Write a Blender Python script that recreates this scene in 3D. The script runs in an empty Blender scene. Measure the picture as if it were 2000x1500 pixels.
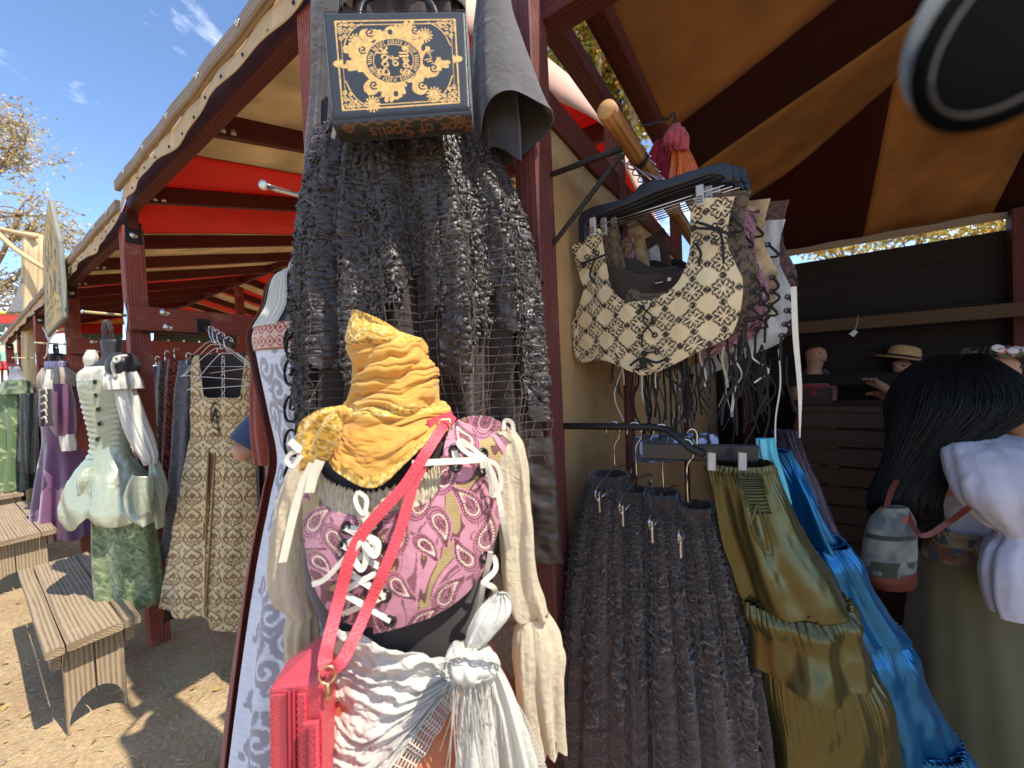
import bpy, math, random
import numpy as np
from mathutils import Vector, Matrix
random.seed(7); RNG = np.random.default_rng(7)
SC = bpy.context.scene
COL = SC.collection
rad = math.radians

# ------------------------------------------------------------------ camera
F = 751.0; CX, CY = 1000.0, 750.0          # focal length in photo pixels (2000 x 1500), an ultra-wide phone lens
PITCH, ROLL, EYE = 1.4, -2.6, 1.55
cam_data = bpy.data.cameras.new('camera'); cam = bpy.data.objects.new('camera', cam_data); COL.objects.link(cam)
cam_data.sensor_width = 36; cam_data.sensor_fit = 'HORIZONTAL'; cam_data.lens = 36 * F / 2000
cam_data.clip_start = 0.01; cam_data.clip_end = 2000
RM = Matrix.Rotation(rad(-PITCH), 3, 'X') @ Matrix(((1, 0, 0), (0, 0, -1), (0, 1, 0))) @ Matrix.Rotation(rad(ROLL), 3, 'Z')
cam.matrix_world = Matrix.Translation((0, 0, EYE)) @ RM.to_4x4()
cam_data.dof.use_dof = True; cam_data.dof.focus_distance = 1.3; cam_data.dof.aperture_fstop = cam_data.lens / 3.8
SC.camera = cam

# ------------------------------------------------------------------ sky, sun, exposure
SUN = Vector((0.72, -0.40, 1.25)).normalized()        # towards the sun
sun_el = math.asin(SUN.z); sun_az = math.atan2(SUN.x, SUN.y)
world = bpy.data.worlds.new('World'); SC.world = world; world.use_nodes = True
wt = world.node_tree; wt.nodes.clear()
wo = wt.nodes.new('ShaderNodeOutputWorld'); wb = wt.nodes.new('ShaderNodeBackground')
sky = wt.nodes.new('ShaderNodeTexSky'); sky.sky_type = 'NISHITA'; sky.sun_disc = False
sky.sun_elevation = sun_el; sky.sun_rotation = sun_az; sky.altitude = 1800; sky.air_density = 1.0; sky.dust_density = 0.1; sky.ozone_density = 3.5
tc = wt.nodes.new('ShaderNodeTexCoord'); mp = wt.nodes.new('ShaderNodeMapping'); mp.inputs['Scale'].default_value = (1.0, 1.0, 2.2)
mp.inputs['Location'].default_value = (0.31, 0.12, 0.4)
n1 = wt.nodes.new('ShaderNodeTexNoise'); n1.inputs['Scale'].default_value = 3.1; n1.inputs['Detail'].default_value = 7; n1.inputs['Roughness'].default_value = .58; n1.inputs['Distortion'].default_value = .35
rmp = wt.nodes.new('ShaderNodeValToRGB'); rmp.color_ramp.elements[0].position = .53; rmp.color_ramp.elements[1].position = .78
mx = wt.nodes.new('ShaderNodeMixRGB'); mx.inputs['Color2'].default_value = (8.5, 8.8, 9.2, 1)
wt.links.new(tc.outputs['Generated'], mp.inputs['Vector']); wt.links.new(mp.outputs[0], n1.inputs['Vector'])
wt.links.new(n1.outputs['Fac'], rmp.inputs['Fac']); wt.links.new(rmp.outputs['Color'], mx.inputs['Fac'])
wt.links.new(sky.outputs[0], mx.inputs['Color1']); wt.links.new(mx.outputs[0], wb.inputs['Color'])
wb.inputs['Strength'].default_value = 0.15
wt.links.new(wb.outputs[0], wo.inputs['Surface'])
sun_data = bpy.data.lights.new('sun', 'SUN'); sun = bpy.data.objects.new('sun', sun_data); COL.objects.link(sun)
sun_data.energy = 3.2; sun_data.angle = rad(0.53); sun_data.color = (1.0, 0.93, 0.82)
sun.rotation_euler = (-SUN).to_track_quat('-Z', 'Y').to_euler()
SC.view_settings.view_transform = 'Standard'; SC.view_settings.look = 'None'
SC.view_settings.exposure = 1.12; SC.view_settings.gamma = 1.0; SC.view_settings.use_curve_mapping = False
SC.cycles.caustics_reflective = False; SC.cycles.caustics_refractive = False
SC.cycles.max_bounces = 6; SC.cycles.diffuse_bounces = 4; SC.cycles.glossy_bounces = 2; SC.cycles.transmission_bounces = 3; SC.cycles.transparent_max_bounces = 8
SC.cycles.use_denoising = True

# ------------------------------------------------------------------ mapping helpers
def ray(px, py):
    return RM @ Vector(((px - CX) / F, -(py - CY) / F, -1.0))
EYEV = Vector((0, 0, EYE))
def P(px, py, z):                       # photo pixel at distance z along the view axis
    return EYEV + ray(px, py) * z
def onplane(px, py, q, nrm):            # photo pixel on a plane of the scene
    r = ray(px, py); t = (Vector(q) - EYEV).dot(nrm) / r.dot(nrm)
    return EYEV + r * t
def G(px, py, h=0.0):
    return onplane(px, py, (0, 0, h), Vector((0, 0, 1)))
RIGHT = RM @ Vector((1, 0, 0)); RIGHT.z = 0; RIGHT.normalize()
AWAY = Vector((0, 1, 0)); UP = Vector((0, 0, 1))
VP_ANG = math.atan(1100 / F)
D = Vector((-math.sin(VP_ANG), math.cos(VP_ANG), 0))   # along the row of stalls, away to the left
N = Vector((math.cos(VP_ANG), math.sin(VP_ANG), 0))    # into the stalls
F1 = G(311, 1250)                                      # foot of the near front post of the timber stall
def L(s, t, h): return F1 + D * s + N * t + UP * h
def Ls(p): return (Vector(p) - F1).dot(D)
def Lt(p): return (Vector(p) - F1).dot(N)
def Vf(px, py, t=0.0): return onplane(px, py, F1 + N * t, N)   # pixel on the vertical plane of the stall front

# ------------------------------------------------------------------ noise
def _h(ix, iy, iz):
    h = (ix.astype(np.int64) * 374761393 + iy.astype(np.int64) * 668265263 + iz.astype(np.int64) * 1442695041) & 0xffffffff
    h = ((h ^ (h >> 13)) * 1274126177) & 0xffffffff
    return ((h ^ (h >> 16)) & 0xffff) / 65535.0
def vn(x, y, z=0.0):
    x, y, z = np.broadcast_arrays(np.asarray(x, float), np.asarray(y, float), np.asarray(z, float))
    ix, iy, iz = np.floor(x), np.floor(y), np.floor(z)
    fx, fy, fz = x - ix, y - iy, z - iz
    fx = fx * fx * (3 - 2 * fx); fy = fy * fy * (3 - 2 * fy); fz = fz * fz * (3 - 2 * fz)
    r = 0
    for dx in (0, 1):
        for dy in (0, 1):
            for dz in (0, 1):
                r = r + _h(ix + dx, iy + dy, iz + dz) * (fx if dx else 1 - fx) * (fy if dy else 1 - fy) * (fz if dz else 1 - fz)
    return r * 2 - 1
def fbm(x, y, z=0.0, o=4):
    r, a = 0, 1.0
    for i in range(o):
        r = r + a * vn(x * 2 ** i + 17 * i, y * 2 ** i + 5 * i, z * 2 ** i); a *= .5
    return r

# ------------------------------------------------------------------ objects
ORIG = {}
def reg(o, parent, origin):
    ORIG[o.name] = origin
    if parent is not None: o.parent = parent
    COL.objects.link(o)
def tag(o, label=None, cat=None, group=None, kind=None):
    if label: o['label'] = label
    if cat: o['category'] = cat
    if group: o['group'] = group
    if kind: o['kind'] = kind
    return o
def thing(name, base, label=None, cat=None, group=None, kind=None):
    o = bpy.data.objects.new(name, None); o.empty_display_size = .1; o.location = Vector(base)
    reg(o, None, Vector(base)); return tag(o, label, cat, group, kind)
def mk(name, v, f, mat, parent=None, uv=None, col=None, smooth=True, mats=None, midx=None):
    v = np.asarray(v, float).reshape(-1, 3)
    if parent is None:
        origin = Vector(((v[:, 0].min() + v[:, 0].max()) / 2, (v[:, 1].min() + v[:, 1].max()) / 2, v[:, 2].min()))
    else:
        origin = ORIG[parent.name]
    me = bpy.data.meshes.new(name)
    v = v - np.array(origin)
    if isinstance(f, np.ndarray) and f.ndim == 2:
        nf, k = f.shape
        me.vertices.add(len(v)); me.vertices.foreach_set('co', v.ravel())
        me.loops.add(nf * k); me.loops.foreach_set('vertex_index', f.ravel().astype(np.int32))
        me.polygons.add(nf); me.polygons.foreach_set('loop_start', np.arange(0, nf * k, k, dtype=np.int32))
        me.update(calc_edges=True); me.validate()
    else:
        me.from_pydata([tuple(a) for a in v], [], [tuple(a) for a in f]); me.update()
    if smooth: me.polygons.foreach_set('use_smooth', [True] * len(me.polygons))
    li = np.empty(len(me.loops), dtype=np.int32); me.loops.foreach_get('vertex_index', li)
    if uv is not None:
        ul = me.uv_layers.new(name='UVMap'); ul.data.foreach_set('uv', np.asarray(uv, float).reshape(-1, 2)[li].ravel())
    if col is not None:
        c = np.asarray(col, float).reshape(-1, 3); ca = me.color_attributes.new('Col', 'FLOAT_COLOR', 'POINT')
        ca.data.foreach_set('color', np.concatenate([c, np.ones((len(c), 1))], 1).ravel())
    if mats:
        for m in mats: me.materials.append(m)
        me.polygons.foreach_set('material_index', midx)
    else: me.materials.append(mat)
    o = bpy.data.objects.new(name, me)
    if parent is None: o.location = origin
    reg(o, parent, origin)
    return o
def gf(nr, nc, wrap=False):
    i = np.arange(nr - 1)[:, None]; j = np.arange(nc if wrap else nc - 1)[None, :]
    j2 = (j + 1) % nc
    return np.stack([i * nc + j, i * nc + j2, (i + 1) * nc + j2, (i + 1) * nc + j], -1).reshape(-1, 4)
def cat_parts(parts):
    V, Fc, U = [], [], []; n = 0
    for p in parts:
        v = np.asarray(p[0]).reshape(-1, 3); V.append(v); Fc += [tuple(int(a) + n for a in q) for q in p[1]]
        U.append(np.asarray(p[2]).reshape(-1, 2) if len(p) > 2 and p[2] is not None else np.zeros((len(v), 2))); n += len(v)
    return np.concatenate(V), Fc, np.concatenate(U)
def spl(pts, n):                        # Catmull-Rom through points, n samples
    p = np.array([list(a) for a in pts], float); k = len(p)
    if k == 2: return p[0] + (p[1] - p[0]) * np.linspace(0, 1, n)[:, None]
    q = np.concatenate([[2 * p[0] - p[1]], p, [2 * p[-1] - p[-2]]])
    u = np.linspace(0, k - 1, n); i = np.minimum(u.astype(int), k - 2); t = (u - i)[:, None]
    a, b, c, d = q[i], q[i + 1], q[i + 2], q[i + 3]
    return .5 * (2 * b + (c - a) * t + (2 * a - 5 * b + 4 * c - d) * t ** 2 + (3 * b - a - 3 * c + d) * t ** 3)
def nrmz(a): return a / np.maximum(np.linalg.norm(a, axis=-1, keepdims=True), 1e-9)
def frames(p, hint=(0, 0, 1)):
    t = nrmz(np.gradient(p, axis=0)); h = np.array(hint, float)
    s = np.cross(t, h); bad = np.linalg.norm(s, axis=1) < 1e-3
    s[bad] = np.cross(t[bad], [1, .3, 0]); s = nrmz(s); u = np.cross(s, t)
    return t, s, u
def tube_geo(pts, r, sides=8, n=None, closed_ends=True):
    p = spl(pts, n) if n else np.array([list(a) for a in pts], float)
    r = np.interp(np.linspace(0, 1, len(p)), np.linspace(0, 1, len(np.atleast_1d(r))), np.atleast_1d(r))
    t, s, u = frames(p); a = np.linspace(0, 2 * np.pi, sides, endpoint=False)
    v = p[:, None] + r[:, None, None] * (s[:, None] * np.cos(a)[None, :, None] + u[:, None] * np.sin(a)[None, :, None])
    ln = np.concatenate([[0], np.cumsum(np.linalg.norm(np.diff(p, axis=0), axis=1))])
    uv = np.stack([np.repeat(ln[:, None], sides, 1), np.repeat((a / 6.283 * .2)[None], len(p), 0)], -1)
    f = [tuple(x) for x in gf(len(p), sides, True)]
    if closed_ends: f += [tuple(range(sides - 1, -1, -1)), tuple(range((len(p) - 1) * sides, len(p) * sides))]
    return v.reshape(-1, 3), f, uv
def tube(name, pts, r, mat, parent=None, sides=8, n=None):
    v, f, uv = tube_geo(pts, r, sides, n); return mk(name, v, f, mat, parent, uv)
def ribbon_geo(pts, w, n=12, th=.0008, face=None, twist=0.0):
    p = spl(pts, n); t = nrmz(np.gradient(p, axis=0))
    fc = nrmz(np.array(EYEV) - p) if face is None else np.repeat(np.array([list(face)], float), n, 0)
    s = nrmz(np.cross(t, fc)); u = np.cross(s, t); a = np.linspace(0, twist, n)[:, None]
    s2 = s * np.cos(a) + u * np.sin(a); u2 = np.cross(s2, t)
    w = np.interp(np.linspace(0, 1, n), np.linspace(0, 1, len(np.atleast_1d(w))), np.atleast_1d(w))[:, None] / 2
    v = np.stack([p - s2 * w - u2 * th, p + s2 * w - u2 * th, p + s2 * w + u2 * th, p - s2 * w + u2 * th], 1)
    ln = np.concatenate([[0], np.cumsum(np.linalg.norm(np.diff(p, axis=0), axis=1))])
    uv = np.stack([np.repeat(ln[:, None], 4, 1), np.repeat(np.array([[0, .02, .02, 0]]), n, 0)], -1)
    f = [tuple(x) for x in gf(n, 4, True)] + [(3, 2, 1, 0), tuple(range(4 * n - 4, 4 * n))]
    return v.reshape(-1, 3), f, uv
def ribbon(name, pts, w, mat, parent=None, n=12, th=.0008, face=None, twist=0.0):
    v, f, uv = ribbon_geo(pts, w, n, th, face, twist); return mk(name, v, f, mat, parent, uv, smooth=False)
def beam_geo(p0, p1, w, h, up=UP, ch=.004, n=5, jit=.0, seed=0):
    p0, p1 = Vector(p0), Vector(p1); t = (p1 - p0).normalized(); s = t.cross(Vector(up)).normalized(); u = s.cross(t)
    a, b, c = w / 2, h / 2, min(ch, w / 4, h / 4)
    sec = [(-a + c, -b), (a - c, -b), (a, -b + c), (a, b - c), (a - c, b), (-a + c, b), (-a, b - c), (-a, -b + c)]
    ln = (p1 - p0).length; V, U = [], []; rr = random.Random(seed)
    per = [0]
    for i in range(8): per.append(per[-1] + math.dist(sec[i], sec[(i + 1) % 8]))
    off = rr.random() * 7
    for i in range(n):
        k = i / (n - 1); q = p0.lerp(p1, k) + s * (rr.uniform(-jit, jit)) + u * (rr.uniform(-jit, jit))
        for j, (x, y) in enumerate(sec):
            V.append(q + s * x + u * y); U.append((ln * k + off, per[j] + off * .37))
    f = [tuple(x) for x in gf(n, 8, True)] + [tuple(range(7, -1, -1)), tuple(range(8 * n - 8, 8 * n))]
    return np.array([list(a) for a in V]), f, np.array(U)
def beam(name, p0, p1, w, h, mat, parent=None, up=UP, ch=.004, n=5, jit=.0):
    v, f, uv = beam_geo(p0, p1, w, h, up, ch, n, jit, len(ORIG))
    return mk(name, v, f, mat, parent, uv, smooth=False)
def box_geo(c, ax, ay, az, ch=.003):
    c, ax, ay, az = [Vector(q) for q in (c, ax, ay, az)]
    return beam_geo(c - az, c + az, ax.length * 2, ay.length * 2, ay.normalized(), ch, 2)
def lathe_geo(c, prof, axis=UP, sides=20):
    ax = Vector(axis).normalized(); s = ax.orthogonal().normalized(); u = ax.cross(s); c = Vector(c); V = []
    for r, h in prof:
        for k in range(sides):
            a = 6.28319 * k / sides; V.append(c + ax * h + (s * math.cos(a) + u * math.sin(a)) * r)
    n = len(prof)
    f = [tuple(x) for x in gf(n, sides, True)] + [tuple(range(sides - 1, -1, -1)), tuple(range((n - 1) * sides, n * sides))]
    return np.array([list(a) for a in V]), f, np.zeros((n * sides, 2))
def lathe(name, c, prof, mat, parent=None, axis=UP, sides=20):
    v, f, uv = lathe_geo(c, prof, axis, sides); return mk(name, v, f, mat, parent, uv)
def ring_geo(c, axis, R, r, seg=14, sides=6):
    ax = Vector(axis).normalized(); s = ax.orthogonal().normalized(); u = ax.cross(s); c = Vector(c)
    V = []
    for i in range(seg):
        a = 6.28319 * i / seg; e = s * math.cos(a) + u * math.sin(a)
        for j in range(sides):
            b = 6.28319 * j / sides; V.append(c + e * (R + r * math.cos(b)) + ax * r * math.sin(b))
    f = []
    for i in range(seg):
        for j in range(sides):
            i2, j2 = (i + 1) % seg, (j + 1) % sides
            f.append((i * sides + j, i2 * sides + j, i2 * sides + j2, i * sides + j2))
    return np.array([list(a) for a in V]), f, np.zeros((seg * sides, 2))
def ring(name, c, axis, R, r, mat, parent=None, seg=14, sides=6):
    v, f, uv = ring_geo(c, axis, R, r, seg, sides); return mk(name, v, f, mat, parent, uv)

# ------------------------------------------------------------------ cloth surfaces
def gnormals(p, wrap=False):
    if wrap:
        du = np.roll(p, -1, 1) - np.roll(p, 1, 1)
    else: du = np.gradient(p, axis=1)
    dv = np.gradient(p, axis=0)
    return nrmz(np.cross(du, dv))
def guv(p, wrap=False):
    du = np.linalg.norm(np.diff(p, axis=1), axis=2).mean(0); dv = np.linalg.norm(np.diff(p, axis=0), axis=2).mean(1)
    u = np.concatenate([[0], np.cumsum(du)]); v = np.concatenate([[0], np.cumsum(dv)])
    return np.stack(np.broadcast_arrays(u[None, :], v[:, None]), -1).copy()
def loft(keys, nu=96, nv=80, pleat=0, amp=(.0, .03), seed=0, bratio=.55, wr=.0, wscale=14., stretch=.35, sharp=False, t0=0.0, lump=0.0):
    """keys: (left px, right px, py, depth[, back ratio]); returns grid of points (nv, nu, 3), closed round."""
    ks = np.array([list(k) + ([bratio] if len(k) < 5 else []) for k in keys], float)
    kk = spl(ks, nv); r = np.random.default_rng(seed)
    v = np.linspace(0, 1, nv)[:, None]; t = (np.linspace(0, 2 * np.pi, nu, endpoint=False) + t0)[None, :]
    pl = np.zeros((nv, nu))
    if pleat:
        for i in range(4):
            k = max(2, int(pleat * (1, .62, 1.7, .33)[i])); ph = r.uniform(0, 6.28); dr = r.uniform(-.9, .9)
            w = np.sin(k * t + ph + dr * v + .9 * np.sin(2 * t + r.uniform(0, 6)) + .5 * np.sin(3.1 * v + t))
            if sharp: w = 1 - 2 * np.abs(w) ** .7
            pl += w * (1, .6, .35, .5)[i] / 1.8
        pl *= amp[0] + (amp[1] - amp[0]) * v ** 1.1
    out = np.zeros((nv, nu, 3))
    for i in range(nv):
        xl, xr, py, z, b = kk[i]
        c = np.array(P((xl + xr) / 2, py, z)); a = (xr - xl) / 2 / F * z
        A = (a + pl[i])[:, None]; B = (a * b + pl[i])[:, None]
        out[i] = c + np.array(RIGHT) * A * np.cos(t[0])[:, None] + np.array(AWAY) * B * np.sin(t[0])[:, None]
    if wr or lump:
        nn = gnormals(out, True)
        q = out
        d = wr * fbm(q[..., 0] * wscale + seed, q[..., 1] * wscale, q[..., 2] * wscale * stretch, 4) if wr else 0
        if lump: d = d + lump * vn(q[..., 0] * 7 + seed, q[..., 1] * 7, q[..., 2] * 5)
        out = out + nn * np.asarray(d)[..., None]
    return out
def net(ctrl, nr, nc):                  # bicubic surface through a net of points
    c = np.array([[list(a) for a in row] for row in ctrl], float)
    c = np.stack([spl(c[i], nc) for i in range(c.shape[0])])
    return np.stack([spl(c[:, j], nr) for j in range(nc)], 1)
def crumple(p, amp, sc=14., stretch=1.0, seed=0, wrap=False):
    return p + gnormals(p, wrap) * (amp * fbm(p[..., 0] * sc + seed, p[..., 1] * sc, p[..., 2] * sc * stretch, 4))[..., None]
def surf(name, p, mat, parent=None, wrap=False, colf=None, cap=False, th=0.0, uv=None, mats=None):
    nr, nc = p.shape[:2]; uvs = guv(p) if uv is None else uv
    f = gf(nr, nc, wrap)
    col = colf(uvs[..., 0], uvs[..., 1], p) if colf is not None else None
    v = p.reshape(-1, 3)
    if cap:
        f = [tuple(x) for x in f] + [tuple(range(nc - 1, -1, -1)), tuple(range((nr - 1) * nc, nr * nc))]
    o = mk(name, v, f, mat, parent, uvs, col)
    if th:
        m = o.modifiers.new('thickness', 'SOLIDIFY'); m.thickness = th; m.offset = 0
    return o

# ------------------------------------------------------------------ drawn motifs (colour masks sampled into vertex colours)
class Tile:
    def __init__(s, n=192, m=None):
        s.n, s.m = n, m or n
        s.Y, s.X = np.meshgrid((np.arange(s.m) + .5) / s.n, (np.arange(n) + .5) / n, indexing='ij')
        s.h = s.m / s.n; s.a = np.zeros((s.m, n))
    def dots(s, pts, r, val=1.0, wrap=True):
        r = np.broadcast_to(np.atleast_1d(r), (len(pts),)) if np.ndim(r) == 0 else np.interp(np.linspace(0, 1, len(pts)), np.linspace(0, 1, len(r)), r)
        for (x, y), q in zip(pts, r):
            k = int(q * s.n) + 2; ci, cj = int(y * s.n), int(x * s.n)
            ii = np.arange(ci - k, ci + k + 1); jj = np.arange(cj - k, cj + k + 1)
            if not wrap: ii = ii[(ii >= 0) & (ii < s.m)]; jj = jj[(jj >= 0) & (jj < s.n)]
            m = ((ii + .5) / s.n - y)[:, None] ** 2 + ((jj + .5) / s.n - x)[None] ** 2 < q * q
            w = np.ix_(ii % s.m, jj % s.n); s.a[w] = np.where(m, val, s.a[w])
        return s
    def line(s, pts, r, val=1.0, n=None, wrap=True):
        p = spl([(x, y, 0) for x, y in pts], n or 16 * len(pts))[:, :2]; return s.dots(p, r, val, wrap)
    def spiral(s, c, R, a0, turns, r, val=1.0, sgn=1):
        k = np.linspace(0, 1, int(40 * turns) + 8); a = a0 + sgn * k * turns * 6.283; q = R * (1 - .82 * k)
        return s.dots(np.stack([c[0] + q * np.cos(a), c[1] + q * np.sin(a)], 1), r, val)
    def blob(s, c, rx, ry, rot=0., val=1.0, tear=0.):
        dx, dy = s.X - c[0], s.Y - c[1]
        dx -= np.round(dx); dy -= s.h * np.round(dy / s.h)
        x = dx * math.cos(rot) + dy * math.sin(rot); y = -dx * math.sin(rot) + dy * math.cos(rot)
        s.a[(x / rx) ** 2 + (y / (ry * (1 + tear * x / rx))) ** 2 < 1] = val; return s
    def mirror(s):
        s.a = np.maximum(s.a, s.a[:, ::-1]); return s
    def mirror4(s):
        s.mirror(); s.a = np.maximum(s.a, s.a[::-1]); return s
    def get(s, u, v):
        i = np.floor((v % s.h) * s.n).astype(int) % s.m; j = np.floor((u % 1.0) * s.n).astype(int) % s.n
        return s.a[i, j]
def mixc(a, b, k): k = np.asarray(k)[..., None]; return np.array(a) * (1 - k) + np.array(b) * k

# ------------------------------------------------------------------ materials
def nodes(name):
    m = bpy.data.materials.new(name); m.use_nodes = True; nt = m.node_tree
    return m, nt, nt.nodes['Principled BSDF'], nt.nodes['Material Output']
def nd(nt, kind, **kw):
    n = nt.nodes.new('ShaderNode' + kind)
    for k, v in kw.items():
        if k.startswith('i_'): n.inputs[k[2:].replace('_', ' ')].default_value = v
        else: setattr(n, k, v)
    return n
def c4(c): return (c[0], c[1], c[2], 1)
def srgb(r, g, b):
    return tuple(((x / 255) / 12.92 if x / 255 <= .04045 else ((x / 255 + .055) / 1.055) ** 2.4) for x in (r, g, b))
def vary(nt, b, c, amt, scale, coord='Object', vec=None, detail=5):
    """base colour with soft uneven dye / dirt"""
    if vec is None:
        tcn = nd(nt, 'TexCoord'); vec = tcn.outputs[coord]
    no = nd(nt, 'TexNoise', i_Scale=scale, i_Detail=detail, i_Roughness=.6); nt.links.new(vec, no.inputs['Vector'])
    hs = nd(nt, 'MapRange'); hs.inputs['From Min'].default_value = .3; hs.inputs['From Max'].default_value = .7
    hs.inputs['To Min'].default_value = 1 - amt; hs.inputs['To Max'].default_value = 1 + amt; nt.links.new(no.outputs['Fac'], hs.inputs['Value'])
    mu = nd(nt, 'VectorMath', operation='SCALE')
    if isinstance(c, tuple) or isinstance(c, list): mu.inputs[0].default_value = c[:3]
    else: nt.links.new(c, mu.inputs[0])
    nt.links.new(hs.outputs[0], mu.inputs['Scale']); nt.links.new(mu.outputs[0], b.inputs['Base Color'])
    return mu.outputs[0], vec
def cloth(name, c=None, rough=.85, amt=.12, vscale=9, weave=900., wb=.15, sheen=.25, trans=0.0, fold=0.0, spec=.25, metallic=0.0, fscale=30., tcol=None):
    m, nt, b, out = nodes(name)
    src = c
    if c is None:
        at = nd(nt, 'Attribute', attribute_name='Col'); src = at.outputs['Color']
    colsock, vec = vary(nt, b, src, amt, vscale)
    b.inputs['Roughness'].default_value = rough; b.inputs['Sheen Weight'].default_value = sheen; b.inputs['Specular IOR Level'].default_value = spec
    b.inputs['Metallic'].default_value = metallic
    bp = nd(nt, 'Bump', i_Strength=wb, i_Distance=.002)
    n2 = nd(nt, 'TexNoise', i_Scale=weave, i_Detail=2); nt.links.new(vec, n2.inputs['Vector'])
    if fold:
        n3 = nd(nt, 'TexNoise', i_Scale=fscale, i_Detail=4, i_Distortion=.6); nt.links.new(vec, n3.inputs['Vector'])
        b2 = nd(nt, 'Bump', i_Strength=fold, i_Distance=.02); nt.links.new(n3.outputs['Fac'], b2.inputs['Height']); nt.links.new(b2.outputs[0], bp.inputs['Normal'])
    nt.links.new(n2.outputs['Fac'], bp.inputs['Height']); nt.links.new(bp.outputs[0], b.inputs['Normal'])
    if trans:
        tr = nd(nt, 'BsdfTranslucent')
        if tcol is None: nt.links.new(colsock, tr.inputs['Color'])
        else: tr.inputs['Color'].default_value = c4(tcol)
        ms = nd(nt, 'MixShader'); ms.inputs[0].default_value = trans
        nt.links.new(b.outputs[0], ms.inputs[1]); nt.links.new(tr.outputs[0], ms.inputs[2]); nt.links.new(ms.outputs[0], out.inputs['Surface'])
    return m
def satin(name, c, rough=.3, amt=.1, fold=.25, spec=.6, fscale=22.):
    m = cloth(name, c, rough, amt, 12, 1200., .06, 0.0, 0, fold, spec, 0.0, fscale); return m
def wood(name, c1, c2, rough=.75, gscale=1.0, wear=None, wearamt=.5, bump=.35):
    m, nt, b, out = nodes(name)
    tcn = nd(nt, 'TexCoord'); mpn = nd(nt, 'Mapping'); mpn.inputs['Scale'].default_value = (1.6 * gscale, 26 * gscale, 26 * gscale); nt.links.new(tcn.outputs['UV'], mpn.inputs['Vector'])
    no = nd(nt, 'TexNoise', i_Scale=3.0, i_Detail=6, i_Roughness=.65, i_Distortion=.9); nt.links.new(mpn.outputs[0], no.inputs['Vector'])
    wv = nd(nt, 'TexWave', i_Scale=.9, i_Distortion=6.0, i_Detail=3); wv.bands_direction = 'Y'; wv.inputs['Detail Scale'].default_value = .6; nt.links.new(mpn.outputs[0], wv.inputs['Vector'])
    mixf = nd(nt, 'Math', operation='MULTIPLY_ADD'); mixf.inputs[1].default_value = .45; nt.links.new(wv.outputs['Fac'], mixf.inputs[0])
    m2 = nd(nt, 'Math', operation='MULTIPLY'); m2.inputs[1].default_value = .75; nt.links.new(no.outputs['Fac'], m2.inputs[0]); nt.links.new(m2.outputs[0], mixf.inputs[2])
    cr = nd(nt, 'ValToRGB'); cr.color_ramp.elements[0].color = c4(c2); cr.color_ramp.elements[1].color = c4(c1); cr.color_ramp.elements[0].position = .25; cr.color_ramp.elements[1].position = .72
    nt.links.new(mixf.outputs[0], cr.inputs['Fac']); col = cr.outputs['Color']
    if wear is not None:
        n4 = nd(nt, 'TexNoise', i_Scale=5., i_Detail=8, i_Roughness=.7); nt.links.new(tcn.outputs['Object'], n4.inputs['Vector'])
        r4 = nd(nt, 'ValToRGB'); r4.color_ramp.elements[0].position = .56; r4.color_ramp.elements[1].position = .74
        r4.color_ramp.elements[1].color = (wearamt,) * 3 + (1,); nt.links.new(n4.outputs['Fac'], r4.inputs['Fac'])
        mm = nd(nt, 'MixRGB'); mm.inputs['Color2'].default_value = c4(wear); nt.links.new(r4.outputs[0], mm.inputs['Fac']); nt.links.new(col, mm.inputs['Color1']); col = mm.outputs[0]
    nt.links.new(col, b.inputs['Base Color']); b.inputs['Roughness'].default_value = rough; b.inputs['Specular IOR Level'].default_value = .3
    bp = nd(nt, 'Bump', i_Strength=bump, i_Distance=.004); nt.links.new(mixf.outputs[0], bp.inputs['Height']); nt.links.new(bp.outputs[0], b.inputs['Normal'])
    return m
def plain(name, c, rough=.5, metal=0., spec=.5, amt=.08, vscale=20, bump=0., bscale=200.):
    m, nt, b, out = nodes(name); _, vec = vary(nt, b, c, amt, vscale)
    b.inputs['Roughness'].default_value = rough; b.inputs['Metallic'].default_value = metal; b.inputs['Specular IOR Level'].default_value = spec
    if bump:
        n2 = nd(nt, 'TexVoronoi', i_Scale=bscale); nt.links.new(vec, n2.inputs['Vector'])
        bp = nd(nt, 'Bump', i_Strength=bump, i_Distance=.001); nt.links.new(n2.outputs['Distance'], bp.inputs['Height']); nt.links.new(bp.outputs[0], b.inputs['Normal'])
    return m
# ================================================================== shared materials
M_red_wood = wood('red stained timber', srgb(142, 74, 58), srgb(104, 46, 38), .7, 1.0, srgb(190, 146, 124), .55)
M_dark_wood = wood('dark red timber', srgb(96, 44, 36), srgb(66, 28, 24), .7)
M_post_red = wood('painted maroon post', srgb(112, 62, 56), srgb(88, 44, 40), .6, 1.0, srgb(164, 122, 108), .45, .25)
M_grey_wood = wood('weathered grey wood', srgb(160, 142, 122), srgb(112, 96, 80), .85, 1.0, srgb(188, 176, 158), .4)
M_bench_wood = wood('weathered bench wood', srgb(162, 142, 114), srgb(112, 94, 72), .85, .8, srgb(188, 176, 152), .5, .6)
M_pale_wood = wood('pale peeled log', srgb(206, 184, 142), srgb(160, 134, 92), .8, .6)
M_dowel = wood('varnished dowel wood', srgb(172, 120, 70), srgb(118, 76, 42), .5, .7)
M_dowel_end = wood('sawn dowel end', srgb(214, 172, 112), srgb(180, 132, 78), .7, 2.)
M_counter = wood('brown counter slats', srgb(70, 46, 31), srgb(46, 30, 22), .6)
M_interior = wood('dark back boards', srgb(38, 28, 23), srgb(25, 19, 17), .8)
M_tan_canvas = cloth('tan canvas', srgb(196, 172, 136), .9, .24, 3.5, 700., .25, .1, .42, .35, .2, 0, 2.5)
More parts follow.
